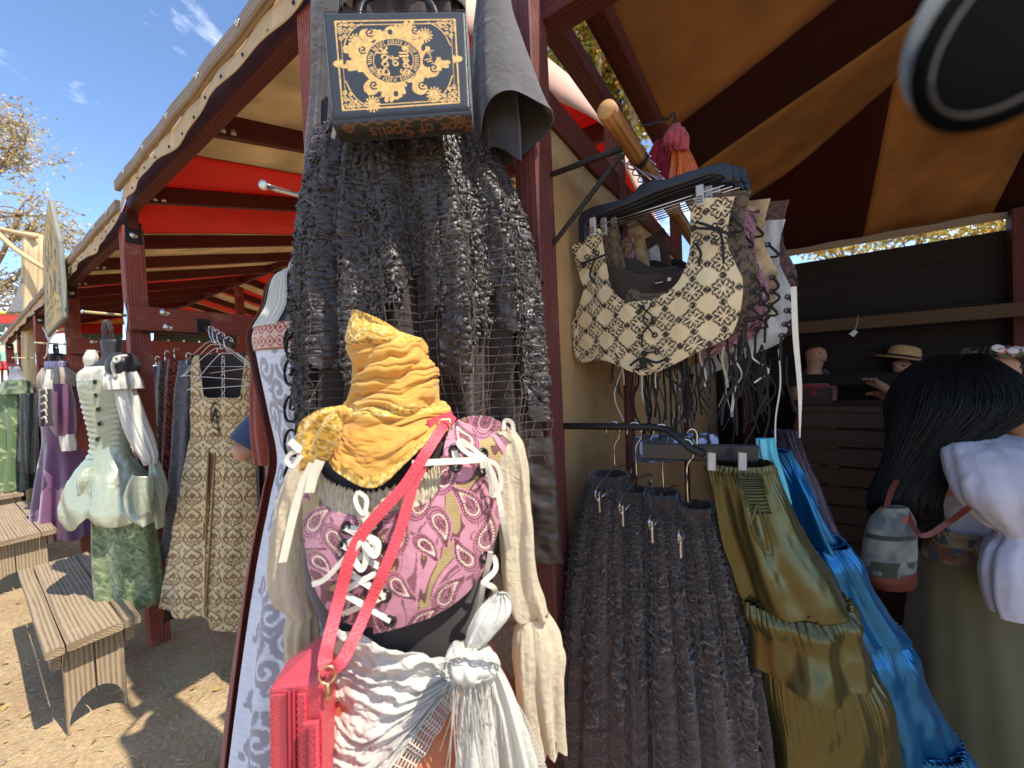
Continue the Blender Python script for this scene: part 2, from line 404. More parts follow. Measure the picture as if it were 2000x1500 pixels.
M_red_canvas = cloth('red canvas', srgb(200, 66, 54), .9, .08, 3, 700., .2, .1, .45, .2, .2, 0, 2.5)
M_orange_canvas = cloth('orange brown canvas', srgb(160, 116, 70), .9, .32, 2.2, 600., .3, .05, .30, .5, .2, 0, 3.)
M_maroon_canvas = cloth('maroon canvas', srgb(62, 20, 14), .9, .10, 3, 600., .3, .02, .16, .3, .2, 0, 3.)
M_pink_canvas = cloth('sunlit pink canvas', srgb(232, 190, 166), .9, .06, 3, 700., .2, .1, .2)  # sunlit look of the outer canvas put into the colour
M_burlap = cloth('burlap wall cloth', srgb(188, 150, 100), .95, .16, 5, 420., .6, .1, .2, .15, .1)
M_valance = cloth('valance canvas', srgb(206, 178, 138), .9, .14, 6, 600., .3, .1, .15, .2)
M_steel = plain('galvanised steel', (.55, .54, .52), .35, 1.0)
M_black_steel = plain('black painted steel', (.02, .018, .016), .45, .3, .5, .3, 60)
M_chrome = plain('chrome wire', (.62, .6, .58), .22, 1.0)

# ================================================================== ground
def ground_mat():
    m, nt, b, out = nodes('straw covered dirt')
    tcn = nd(nt, 'TexCoord')
    n1 = nd(nt, 'TexNoise', i_Scale=1.3, i_Detail=8, i_Roughness=.65); n2 = nd(nt, 'TexNoise', i_Scale=60., i_Detail=4, i_Roughness=.7)
    v = nd(nt, 'TexVoronoi', i_Scale=55.); mpn = nd(nt, 'Mapping'); mpn.inputs['Scale'].default_value = (1.0, .45, 1); mpn.inputs['Rotation'].default_value = (0, 0, .6)
    for n in (n1, n2): nt.links.new(tcn.outputs['Object'], n.inputs['Vector'])
    nt.links.new(tcn.outputs['Object'], mpn.inputs['Vector']); nt.links.new(mpn.outputs[0], v.inputs['Vector'])
    cr = nd(nt, 'ValToRGB'); e = cr.color_ramp.elements; e[0].position = .36; e[1].position = .66; e[0].color = c4(srgb(132, 108, 80)); e[1].color = c4(srgb(198, 174, 134))
    k = e.new(.5); k.color = c4(srgb(168, 142, 106))
    ad = nd(nt, 'MixRGB'); ad.inputs['Fac'].default_value = .5; nt.links.new(n1.outputs['Fac'], ad.inputs['Color1']); nt.links.new(n2.outputs['Fac'], ad.inputs['Color2'])
    nt.links.new(ad.outputs[0], cr.inputs['Fac'])
    mu = nd(nt, 'MixRGB', blend_type='MULTIPLY'); mu.inputs['Fac'].default_value = .45; nt.links.new(cr.outputs[0], mu.inputs['Color1']); nt.links.new(v.outputs['Color'], mu.inputs['Color2'])
    hs = nd(nt, 'HueSaturation', i_Saturation=.9); hs.inputs['Value'].default_value = 1.25; nt.links.new(mu.outputs[0], hs.inputs['Color'])
    mxx = nd(nt, 'MixRGB'); mxx.inputs['Fac'].default_value = .35; nt.links.new(cr.outputs[0], mxx.inputs['Color1']); nt.links.new(hs.outputs[0], mxx.inputs['Color2'])
    mxx.inputs['Fac'].default_value = .2
    nt.links.new(mxx.outputs[0], b.inputs['Base Color']); b.inputs['Roughness'].default_value = .95; b.inputs['Specular IOR Level'].default_value = .1
    bp = nd(nt, 'Bump', i_Strength=.7, i_Distance=.02); nt.links.new(ad.outputs[0], bp.inputs['Height']); nt.links.new(bp.outputs[0], b.inputs['Normal'])
    return m
xs = np.concatenate([[-600, -120, -40, -16], np.linspace(-9, 6, 76), [16, 40, 120, 600]]); ys = np.concatenate([[-600, -60, -12, -3], np.linspace(-1, 14, 76), [30, 80, 200, 900]])
gx, gy = np.meshgrid(xs, ys); gz = np.where((np.abs(gx) < 14) & (np.abs(gy) < 16), .012 * fbm(gx * .8, gy * .8) - .005, 0)
ground = mk('ground', np.stack([gx, gy, gz], -1), gf(len(ys), len(xs)), ground_mat())
tag(ground, 'straw coloured dirt ground in front of the stalls', None, None, 'structure')
# loose straw and wood chips
n = 15000; r = RNG
sx = r.uniform(-5.2, .6, n); sy = r.uniform(.9, 6.2, n); a = r.uniform(0, 3.1416, n); ln = r.uniform(.008, .04, n); w = r.uniform(.0012, .004, n)
sz = .012 * fbm(sx * .8, sy * .8) - .005 + .004
dx, dy = np.cos(a), np.sin(a); tilt = r.uniform(-.25, .25, n)
c = np.stack([sx, sy, sz + np.abs(tilt) * ln * .5], -1); t_ = np.stack([dx, dy, tilt], -1) * ln[:, None] / 2; s_ = np.stack([-dy, dx, r.uniform(-.3, .3, n)], -1) * w[:, None] / 2; u_ = np.array([0, 0, 1]) * (w / 3)[:, None]
V = np.stack([c - t_ - s_, c + t_ - s_, c + t_ + s_, c - t_ + s_, c - t_ + u_, c + t_ + u_], 1)
Fq = (np.arange(n) * 6)[:, None, None] + np.array([[0, 1, 5, 4], [3, 4, 5, 2], [0, 3, 2, 1]])[None]
sc_ = mixc(srgb(150, 112, 66), srgb(232, 206, 150), r.uniform(0, 1, (n, 1))).reshape(n, 1, 3) * np.ones((1, 6, 1))
straw = mk('straw_litter', V, Fq.reshape(-1, 4), cloth('dry straw', None, .8, .05), None, None, sc_, smooth=False)
tag(straw, 'loose straw and wood chips scattered over the ground', 'straw', None, 'stuff')

n = 700; sx = r.uniform(-5, .4, n); sy = r.uniform(1.0, 6, n); sz = .012 * fbm(sx * .8, sy * .8); a = r.uniform(0, 6.28, n); q = r.uniform(.008, .024, n)
c = np.stack([sx, sy, sz + .004], -1); t_ = np.stack([np.cos(a), np.sin(a), r.uniform(-.4, .4, n)], -1) * q[:, None]; s_ = np.stack([-np.sin(a), np.cos(a), r.uniform(-.3, .3, n)], -1) * q[:, None] * .6
V = np.stack([c - t_, c + s_ + [0, 0, .004], c + t_, c - s_ + [0, 0, .005]], 1); cc = np.repeat(mixc(srgb(112, 78, 46), srgb(186, 150, 86), r.uniform(0, 1, (n, 1))).reshape(n, 1, 3), 4, 1)
tag(mk('fallen_leaves', V, (np.arange(n) * 4)[:, None] + np.arange(4)[None], cloth('dead leaf', None, .8, .1), None, None, cc), 'dry fallen leaves scattered among the straw', 'leaves', None, 'stuff')
n = 260; parts = []
for k in range(n):
    x, y, q = r.uniform(-4.6, .4), r.uniform(1.1, 5.5), r.uniform(.004, .016); z = .012 * float(fbm(np.array(x * .8), np.array(y * .8))) - .006
    parts.append(lathe_geo((x, y, z), [(q * .9, 0), (q, q * .35), (q * .7, q * .8), (q * .2, q)], (r.normal(0, .3), r.normal(0, .3), 1), 6))
v, f, uv = cat_parts(parts); tag(mk('pebbles', v, f, plain('pebble', srgb(150, 134, 114), .9, 0, .2, .3, 40), None, uv), 'small pebbles scattered over the dirt ground', 'pebbles', None, 'stuff')

# ================================================================== the timber stall (left row)
def he(s): return 2.62 - .10 * max(0.0, min(1.0, (s + .25) / .3))      # underside of the eave plate: the near bay sits higher
BAY = 2.09
stall = thing('timber_stall', L(0, 0, 0), 'long red timber stall with red and tan canvas roof running away to the left', 'stall')
posts_s = [-2.12, 0, BAY, 2 * BAY, 3 * BAY, 4 * BAY]
RT, RH = 1.75, .46                               # ridge: distance in, rise
def bolt(c, axis, rr=.016, parent=stall, mat=M_steel):
    lathe('bolt', c, [(rr * 1.35, 0), (rr * 1.35, .002), (rr * .9, .0022), (rr * .8, .008), (rr * .3, .010)], mat, parent, axis, 12)
for i, s in enumerate(posts_s):
    p = beam('post', L(s, 0, -.02), L(s, 0, he(s)), .095, .095, M_red_wood, stall, up=N, n=9, jit=.0012)
    pl = beam('steel_strap', L(s - .05, 0, he(s) - .10), L(s - .05, 0, he(s) + .03), .075, .004, M_black_steel, p, up=D, n=2)
    bolt(L(s - .052, 0, he(s) - .05), -D, .014, p)
    bp_ = beam('back_post', L(s, 2 * RT, -.02), L(s, 2 * RT, he(s)), .09, .09, M_red_wood, stall, up=N, n=4)
S0, S1 = -2.35, 4 * BAY + .3
for s0, s1 in ((S0, -.06), (-.06, 2 * BAY), (2 * BAY, S1)):
    h_ = he((s0 + s1) / 2) + .06
    beam('eave_plate', L(s0 + .002, 0, h_), L(s1, 0, h_), .048, .12, M_dark_wood, stall, n=4)
    beam('back_plate', L(s0 + .002, 2 * RT, h_), L(s1, 2 * RT, h_), .048, .12, M_dark_wood, stall, n=2)
beam('ridge_board', L(S0, RT, he(1) + RH + .09), L(S1, RT, he(1) + RH + .09), .04, .12, M_dark_wood, stall, n=2)
# rafters at the places where they meet the eave in the photograph
def seam_s(px, py): return Ls(Vf(px, py))
raf = sorted([seam_s(398, 236), seam_s(272, 372), seam_s(210, 462)] + [seam_s(210, 462) + .78 * k for k in range(1, 8)] + [-2.05])
for s in raf:
    rr_ = beam('rafter', L(s, .02, he(s) + .072), L(s, RT - .02, he(s) + .072 + RH), .042, .095, M_dark_wood, stall, n=4, jit=.001)
    beam('back_rafter', L(s, 2 * RT - .02, he(s) + .072), L(s, RT + .02, he(s) + .072 + RH), .042, .095, M_dark_wood, stall, n=2)
    for k in (.03, .07): bolt(L(s - .022, k + .03, he(s) + .05 + k * .2), -D, .010, rr_)
# canvas, sewn from tan and red strips
sb = [S0, -2.02, seam_s(327, 318), seam_s(213, 452), seam_s(160, 512), seam_s(147, 549)]
while sb[-1] < S1 - .3: sb.append(min(S1, sb[-1] + (.62 if len(sb) % 2 else .5)))
for i in range(len(sb) - 1):
    mat = (M_red_canvas, M_tan_canvas)[i % 2]
    a_, b_ = sb[i] - .006, sb[i + 1] + .006
    ss = np.linspace(a_, b_, 14); tt = np.linspace(-.015, 1, 20)
    for back in (0, 1):
        p = np.zeros((20, 14, 3))
        for u in range(20):
            for v in range(14):
                t = tt[u] * RT; h = he(ss[v]) + .125 + RH * tt[u]
                near = min(abs(ss[v] - q) for q in raf); h -= .035 * min(near, .35) / .35 * math.sin(max(0, tt[u]) * 3.14)
                h += .006 * math.sin(ss[v] * 9 + tt[u] * 7)
                p[u, v] = L(ss[v], (2 * RT - t) if back else t, h + .004 * (i % 2))
        surf('canvas_strip', p, mat, stall, th=.002)
# weathered fascia and the valance with its eyelets
def fz(s): return .105
fb = [S0, -.12, 1.9, 3.9, 6.2, S1]
for i in range(len(fb) - 1):
    beam('fascia_board', L(fb[i] + .004, -.072, he((fb[i] + fb[i + 1]) / 2) + fz(0)), L(fb[i + 1] - .004, -.072, he((fb[i] + fb[i + 1]) / 2) + fz(0)), .026, .055, M_grey_wood, stall, n=12, jit=.0025)
    for s in np.arange(fb[i] + .2, min(fb[i + 1], 4), .36): bolt(L(s, -.086, he(s) + fz(s) + .005), -N, .010)
for i in range(3):
    a_, b_ = ((S0, -.12), (-.12, 3.9), (3.9, S1))[i]
    ss = np.linspace(a_, b_, 90); hh = np.linspace(0, 1, 8)
    p = np.zeros((8, 90, 3))
    for u in range(8):
        for v in range(90):
            s = ss[v]; drop = .098 + .007 * math.sin(s * 4.2) * hh[u] + .005 * math.sin(s * 11 + 1)
            p[u, v] = L(s, -.058 - .014 * hh[u] - .010 * hh[u] * math.sin(s * 7.3 + .6) - .004 * math.sin(s * 19), he(s) + fz(s) - .015 - drop * hh[u])
    va = surf('valance', p, M_valance, stall, th=.002)
    for s in np.arange(a_ + .1, min(b_, 3.), .155):
        h = he(s) + fz(s) - .015 - .078 - .006 * math.sin(s * 4.2)
        ring('eyelet', L(s, -.074 - .010 * math.sin(s * 7.3 + .6), h), N, .005, .002, M_black_steel, va, 10, 5)
# gable flap at the near end, its pale pink imitating sunlit canvas
gp = np.stack([[list(L(S0 - .01 - .02 * math.sin(t * 9) * k, t * RT, he(-2) + .145 + RH * t - .16 * k)) for t in np.linspace(-.05, 1, 16)] for k in (0, .5, 1.)])
surf('gable_flap', gp, M_pink_canvas, stall, th=.002)
gp = np.stack([[list(L(S0 - .012, 2 * RT - t * RT, he(-2) + .145 + RH * t - .16 * k)) for t in np.linspace(-.05, 1, 16)] for k in (0, .5, 1.)])
surf('gable_flap', gp, M_pink_canvas, stall, th=.002)
# cross boards from the front posts inwards, with big bolts; rods that carry the forms
hb = Vf(243, 632).z
for i, s in enumerate(posts_s[1:4]):
    cb = beam('cross_board', L(s - .068, -.05, hb - .01), L(s - .068, 1.9 if i else 1.25, hb - .01), .036, .145, M_red_wood, stall, n=8, jit=.001)
    for t, dh in ((.11, .045), (.12, -.045)): bolt(L(s - .087, t, hb - .01 + dh), -D, .018, cb)
    beam('steel_edge', L(s - .068, .0, hb - .09), L(s - .068, .30, hb - .09), .03, .010, M_black_steel, cb, n=2)
    pr = tube('hanging_rod', [L(s, -.03, hb + .01), L(s, -.22, hb + .015)], .008, M_pale_wood, stall, 8)
    lathe('rod_tip', L(s, -.22, hb + .015), [(.004, -.004), (.012, 0), (.012, .006), (.006, .010)], M_steel, pr, -N, 10)
    dp = [L(s - .02, -.05, hb + .09), L(s + .03, -.05, hb), L(s - .02, -.05, hb - .09), L(s - .07, -.05, hb)]
    mk('diamond_plate', [list(q) for q in dp] + [list(q - N * .005) for q in dp], [(0, 1, 2, 3), (7, 6, 5, 4), (0, 4, 5, 1), (1, 5, 6, 2), (2, 6, 7, 3), (3, 7, 4, 0)], M_steel, stall, smooth=False)
# low inner rails with hangers further back
for t in (1.0,):
    beam('inner_rail', L(-.6, t + .9, 1.74), L(6, t + .9, 1.74), .045, .12, M_red_wood, stall, n=4)
# second storey of posts seen inside
for s in (BAY * .5, BAY * 1.5): beam('inner_post', L(s, RT, 0), L(s, RT, he(s) + RH), .09, .09, M_red_wood, stall, up=N, n=4)

# ================================================================== the striped tent stall (right)
M0 = P(1062, 735, .97); M0.z = 0
def R(m, t, h): return M0 - D * m + N * t + UP * h
def Rm(p): return -(Vector(p) - M0).dot(D)
def Rt(p): return (Vector(p) - M0).dot(N)
tent = thing('striped_tent_stall', R(0, 0, 0), 'open tent stall with orange and maroon striped canvas roof on dark timbers', 'tent')
beam('corner_post', R(0, 0, -.02), R(0, 0, 2.60), .060, .085, M_post_red, tent, up=N, n=9, jit=.0008)
mk_face = beam('post_batten', R(-.045, .02, -.02), R(-.045, .02, 2.5), .025, .05, M_post_red, tent, up=N, n=5)
HB2 = 2.62; Q2 = G(1222, 130, HB2); m2 = Rm(Q2)
Q1 = G(1132, 130, 2.54); m1 = Rm(Q1)
HQ = P(1060, 26, .98); hh_ = HQ.z; th_ = Rt(HQ)
beam('header_beam', R(-.10, th_, hh_), R(3.4, th_, hh_), .07, .10, M_dark_wood, tent, n=4)
beam('top_plate', R(m2, th_ + .037, HB2), R(m2, 3.5, HB2), .062, .07, M_dark_wood, tent, n=5)
beam('top_plate', R(m1, th_ + .037, 2.54), R(m1, 3.5, 2.54), .058, .06, M_dark_wood, tent, n=5)
# wall of burlap from the corner post inwards, framed
hw = onplane(1100, 285, R(0, 0, 0), D).z
bw = np.stack([[list(R(.012 + .004 * math.sin(t * 13 + h * 3), t, h)) for t in np.linspace(.03, 1.7, 30)] for h in np.linspace(hw, .05, 24)])
surf('burlap_panel', bw, M_burlap, tent, th=.002)
beam('wall_rail', R(.0, .03, hw + .035), R(.0, 1.75, hw + .035), .05, .09, M_dark_wood, tent, n=4)
beam('wall_post', R(.0, .62, 0), R(.0, .62, 2.55), .055, .075, M_post_red, tent, up=N, n=4)
beam('wall_post', R(.0, 1.72, 0), R(.0, 1.72, 2.55), .055, .075, M_dark_wood, tent, up=N, n=4)
bw = np.stack([[list(R(.012, t, h)) for t in np.linspace(1.75, 3.4, 12)] for h in np.linspace(2.1, .05, 8)])
surf('burlap_panel', bw, M_burlap, tent, th=.002)
# roof: left slope falls towards the wall, back slope falls to the rear eave
SL = math.tan(rad(25)); TB = 3.3
hE = onplane(1800, 451, R(0, TB, 0), N).z + .03       # rear eave (upper edge of the bright slit)
hS0 = onplane(1800, 476, R(0, TB, 0), N).z            # lower edge of the slit
SB = .62
def hl(m): return HB2 + .065 + SL * (m - m2)
def tb_(m): return TB - (hl(m) - hE) / SB
slopeN = N.cross((-D + UP * SL).normalized())
def roof_t(px, py): return Rt(onplane(px, py, R(m2, 0, HB2 + .065), slopeN))
tA = np.mean([roof_t(1340, 240), roof_t(1590, 2)]); tB = np.mean([roof_t(1440, 302), roof_t(1738, 2)]); tC = np.mean([roof_t(1490, 380), roof_t(1700, 208)])
MR = m2 + 2.3
bounds = [th_ - .02, tA, tB, tC, TB]
for i in range(4):
    a_, b_ = bounds[i] - .006, bounds[i + 1] + .006
    ms = np.linspace(m2 - .03, MR, 40); p = np.zeros((40, 14, 3))
    for u in range(40):
        lim = max(tb_(ms[u]), 0) + .03
        for v in range(14):
            t = min(a_ + (b_ - a_) * v / 13, lim)
            k = (ms[u] - m2) / (MR - m2)
            p[u, v] = R(ms[u], t, hl(ms[u]) - .05 * math.sin(max(0, k) * 3.14) * math.sin(min(1, max(0, t / 3)) * 3.14) + .004 * math.sin(ms[u] * 6 + t * 3) + .004 * (i % 2))
    surf('canvas_strip', p, (M_orange_canvas, M_maroon_canvas)[i % 2], tent, th=.002)
    # the far slope, beyond the ridge
    p = np.array([[list(R(MR + 2.3 * k, a_ + (b_ - a_) * v / 5, hl(MR) - 2.3 * SL * k)) for v in range(6)] for k in np.linspace(0, 1, 8)])
    surf('far_canvas_strip', p, (M_orange_canvas, M_maroon_canvas)[i % 2], tent, th=.002)
mb1 = Rm(onplane(1682, 440, R(0, TB, 0), N)); mb2 = Rm(onplane(1940, 398, R(0, TB, 0), N))
mbs = [m2 - .03, mb1, mb2, mb2 + .75, mb2 + 1.5, MR + 2.3]
for i in range(5):
    ms = np.linspace(mbs[i] - .006, mbs[i + 1] + .006, 16); p = np.zeros((12, 16, 3))
    for v in range(16):
        hp = hl(min(ms[v], 2 * MR - ms[v])); tp = max(TB - (hp - hE) / SB, 0)
        for u in range(12):
            k = u / 11; t = tp + (TB - tp) * k
            p[u, v] = R(ms[v], t, hE + (TB - t) * SB - .03 * math.sin(k * 3.14) + .006 * math.sin(ms[v] * 17 + k * 5) + .004 * (i % 2))
    surf('back_canvas_strip', p, (M_maroon_canvas, M_orange_canvas)[i % 2], tent, th=.002)
beam('rear_eave_beam', R(m2 - .1, TB + .02, hE - .015), R(MR + 2.3, TB + .02, hE - .015), .06, .05, M_grey_wood, tent, n=3)
# rear wall of dark boards, and an unseen side wall added to keep the interior dark
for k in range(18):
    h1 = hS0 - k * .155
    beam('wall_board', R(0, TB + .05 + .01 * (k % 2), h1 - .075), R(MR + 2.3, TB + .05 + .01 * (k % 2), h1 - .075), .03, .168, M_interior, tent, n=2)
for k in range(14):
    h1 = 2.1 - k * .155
    beam('unseen_side_board', R(MR + 2.3 + .01 * (k % 2), .3, h1 - .075), R(MR + 2.3 + .01 * (k % 2), TB, h1 - .075), .03, .168, M_interior, tent, n=2)
for m in (m2 + .2, m2 + 1.8, m2 + 3.4): beam('rear_post', R(m, TB - .02, 0), R(m, TB - .02, hE), .09, .09, M_dark_wood, tent, up=N, n=3)
hbm = onplane(1750, 625, R(0, TB - .3, 0), N).z
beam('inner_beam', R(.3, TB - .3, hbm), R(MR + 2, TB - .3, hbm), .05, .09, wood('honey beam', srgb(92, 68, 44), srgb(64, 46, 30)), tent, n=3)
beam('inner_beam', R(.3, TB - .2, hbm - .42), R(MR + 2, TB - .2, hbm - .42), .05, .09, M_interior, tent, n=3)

# ================================================================== trees
M_leaf = cloth('autumn leaves', None, .7, .1, 5, 100., .0, .0, .45)
M_bark = plain('pale bark', srgb(150, 132, 112), .9, 0, .2, .25, 6, .5, 30)
def tree(base, height, crowns, nleaf, cols, leaf, label, seed, spread=1.0):
    r = np.random.default_rng(seed); t = thing('tree', base, label, 'tree', 'trees round the fair')
    parts = []; tips = []
    base = np.array(base, float)
    top = base + np.array([0, 0, height * .35])
    parts.append(tube_geo([base, base + [.1, .05, height * .18], top], [height * .03, height * .024, height * .02], 9, 8))
    pts = []
    for (c, rx, rz) in crowns:
        c = np.array(c, float)
        mid = (top + c) / 2 + r.normal(0, .3, 3); parts.append(tube_geo([top, mid, c], [height * .016, height * .011, height * .006], 6, 8))
        for k in range(16):
            d = nrmz(r.normal(0, 1, 3)); d[2] = d[2] * .8 + .15; e = c + d * np.array([rx, rx, rz]) * r.uniform(.6, 1.0)
            m = (c + e) / 2 + r.normal(0, .12 * rx, 3)
            parts.append(tube_geo([c * .6 + mid * .4 if k % 3 == 0 else c, m, e], [height * .005, height * .003, height * .0012], 5, 6)); 
            for q in range(4):
                w0 = m + (e - m) * r.uniform(.1, .9); w1 = w0 + nrmz(r.normal(0, 1, 3)) * rx * .38; parts.append(tube_geo([w0, (w0 + w1) / 2 + r.normal(0, .05 * rx, 3), w1], [height * .002, height * .0015, height * .0007], 4, 4))
                tips += [w0, w1, (w0 + w1) / 2]
            tips += [e, m]
    v, f, uv = cat_parts(parts); mk('trunk', v, f, M_bark, t, uv)
    tips = np.array(tips); k = r.integers(0, len(tips), nleaf)
    c = tips[k] + r.normal(0, 1, (nleaf, 3)) * crowns[0][1] * .13 * spread
    a = nrmz(r.normal(0, 1, (nleaf, 3))); b = nrmz(np.cross(a, r.normal(0, 1, (nleaf, 3)))); n_ = np.cross(a, b)
    sz = leaf * r.uniform(.5, 1.2, nleaf)[:, None]
    V = np.stack([c - a * sz * .6, c + b * sz * .33 + n_ * sz * .12, c + a * sz * .6, c - b * sz * .33 + n_ * sz * .12], 1)
    cc = np.array(cols)[r.integers(0, len(cols), nleaf)] * r.uniform(.7, 1.25, (nleaf, 1)); cc = np.repeat(cc[:, None], 4, 1)
    mk('crown', V, (np.arange(nleaf) * 4)[:, None] + np.arange(4)[None], M_leaf, t, None, cc, smooth=False)
    return t
yel = [srgb(196, 168, 84), srgb(170, 150, 82), srgb(150, 122, 66), srgb(120, 108, 66), srgb(214, 196, 130), srgb(112, 90, 62)]
gry = [srgb(150, 160, 60), srgb(190, 190, 80), srgb(120, 130, 50), srgb(206, 168, 66), srgb(170, 120, 60)]
def cr(px, py, z, rx, rz): return (P(px, py, z), rx, rz)
b_ = P(-190, 760, 13); b_.z = 0
tree(b_, 8, [cr(-50, 250, 13, 1.9, 1.7), cr(30, 300, 13, 1.5, 1.5), cr(40, 420, 12.5, 1.6, 1.4), cr(-40, 560, 12, 1.7, 1.2), cr(100, 470, 13, 1.2, 1.1), cr(60, 590, 13.5, 1.6, 1.0)], 6500, [yel[4], srgb(214, 204, 170), yel[0], srgb(218, 210, 190), srgb(176, 164, 140), yel[1]], .11, 'sparse yellowing tree beyond the hanging sign at the left edge', 3)
b_ = P(470, 760, 17); b_.z = 0
tree(b_, 6, [cr(400, 600, 17, 1.9, 1.3), cr(520, 570, 17, 1.8, 1.4), cr(460, 640, 16, 1.8, 1.0)], 8000, yel[:2] + gry[3:], .14, 'golden tree seen low behind the timber stall', 4)
b_ = P(1130, 750, 10); b_.z = 0
tree(b_, 9, [cr(1130, 120, 10, 1.4, 1.6), cr(1250, 150, 9.5, 1.5, 1.5), cr(1010, 60, 10.5, 1.3, 1.3), cr(1180, -30, 9, 1.3, 1.2), cr(1200, 240, 10, 1.2, 1.0)], 12000, gry, .15, 'yellow green tree seen through the gap between the roof beams', 5, 1.2)
b_ = P(1760, 750, 9); b_.z = 0
tree(b_, 5, [cr(1640, 470, 9, 1.1, .8), cr(1800, 450, 9.3, 1.2, .9), cr(1960, 440, 9, 1.2, .9)], 4200, [yel[4], yel[0], gry[1], gry[3]], .12, 'bright tree seen through the slit under the tent roof', 6)
# ================================================================== benches
def bench(nl, nr, fl, fr, h, label):
    """corner pixels of the seat (near left, near right, far left, far right)"""
    A, B, C_, D_ = [G(*q, h) for q in (nl, nr, fl, fr)]
    ax = (((C_ - A) + (D_ - B)) / 2); ln = ax.length; ax.normalize(); sd = UP.cross(ax) * -1
    wd = abs(((B - A) + (D_ - C_)).dot(sd)) / 2
    O = (A + B) / 2; O.z = 0
    t = thing('wooden_bench', O, label, 'bench', 'weathered wooden benches')
    def q(u, w, z): return O + ax * u + sd * w + UP * z
    nb = 3; bw = [wd * .2, wd * .6, wd * .2]; x = -wd / 2
    for i in range(nb):
        beam('seat_plank', q(0, x + bw[i] / 2, h - .02), q(ln, x + bw[i] / 2, h - .02), bw[i] - .004, .04, M_bench_wood, t, n=7, jit=.0015, ch=.006); x += bw[i]
    for sgn in (-1, 1):
        beam('apron', q(.06, sgn * (wd / 2 - .035), h - .085), q(ln - .06, sgn * (wd / 2 - .035), h - .085), .03, .085, M_bench_wood, t, n=4)
    for u in (.10, ln - .10):
        for sgn in (-1, 1):
            w0, w1 = sgn * .004, sgn * (wd / 2 - .055)
            arch = wd * .30; pts = [(w1, 0), (w1, h - .042), (w0, h - .042), (w0, .16)]
            pts += [(sgn * (arch * math.sin(a)), .16 * math.cos(a) ** .8 if math.cos(a) > 0 else 0) for a in np.linspace(.15, 1.5, 8)] + [(sgn * arch, 0)]
            V = [list(q(u - .019, a, b)) for a, b in pts] + [list(q(u + .019, a, b)) for a, b in pts]; k = len(pts)
            Fc = [tuple(range(k)), tuple(range(2 * k - 1, k - 1, -1))] + [(i, (i + 1) % k, (i + 1) % k + k, i + k) for i in range(k)]
            uv = [(b, a + u) for a, b in pts] * 2
            mk('leg_board', V, Fc, M_bench_wood, t, uv, smooth=False)
        beam('cleat', q(u + .04, -wd / 2 + .05, h - .06), q(u + .04, wd / 2 - .05, h - .06), .03, .035, M_bench_wood, t, n=2)
    return t
bench((88, 1292), (268, 1188), (36, 1116), (172, 1076), .45, 'nearest weathered bench with a tree of shadow across its top')['label'] = 'nearest weathered wooden bench, half in shadow, with arched plank legs'
bench((-60, 1080), (104, 1026), (-90, 1000), (62, 980), .45, 'second wooden bench cut by the left edge, between the other two benches')
bench((-60, 985), (40, 958), (-80, 940), (22, 930), .45, 'farthest small bench top at the left edge, below the green jacket')

# ================================================================== signs and far stalls at the left
M_sign = cloth('yellowed sign board', None, .7, .12, 6, 300., .15, 0, 0)
sgn_c = P(110, 540, 3.3)
def sign_col(u, v, p):
    return None
def board(name, c00, c10, c01, c11, nr, nc, colf, mat, th, parent=None):
    p = np.zeros((nr, nc, 3)); a, b, c, d = [np.array(list(q)) for q in (c00, c10, c01, c11)]
    for i in range(nr):
        for j in range(nc):
            u, v = j / (nc - 1), i / (nr - 1); p[i, j] = (a * (1 - u) + b * u) * (1 - v) + (c * (1 - u) + d * u) * v
    uu = np.stack(np.meshgrid(np.linspace(0, 1, nc), np.linspace(0, 1, nr)), -1)
    o = mk(name, p, gf(nr, nc), mat, parent, uu, colf(uu[..., 0], uu[..., 1]))
    m = o.modifiers.new('thickness', 'SOLIDIFY'); m.thickness = th; m.offset = 0
    return o
hs = thing('hanging_sign', P(110, 640, 3.35), 'tall yellow hanging sign with pointed top and faded dark lettering', 'sign')
rs = np.random.default_rng(4)
tl = Tile(96, 240); 
for row, (y0, hgt) in enumerate(((.35, .14), (.60, .55), (1.33, .5), (1.95, .13), (2.15, .12))):
    x = .14
    while x < .84:
        w = rs.uniform(.06, .12) if hgt < .3 else rs.uniform(.14, .2)
        for q in range(3 if hgt > .3 else 2):
            tl.line([(x + rs.uniform(0, w), y0 + rs.uniform(0, .25 * hgt)), (x + rs.uniform(0, w), y0 + .5 * hgt), (x + rs.uniform(0, w), y0 + hgt)], .022 if hgt > .3 else .014, 1, 20, False)
        x += w + .035
def scol(u, v):
    k = tl.get(np.clip(u, .001, .999), np.clip(v, .001, .999) * tl.h)
    bg = mixc(srgb(214, 178, 96), srgb(180, 156, 104), np.clip(.5 + fbm(u * 5, v * 12), 0, 1))
    edge = ((u < .07) | (u > .93) | (v > .975) | (v < .02)).astype(float)
    return mixc(mixc(bg, srgb(96, 84, 76), k * .85), srgb(128, 130, 120), edge)
SZ = 3.35
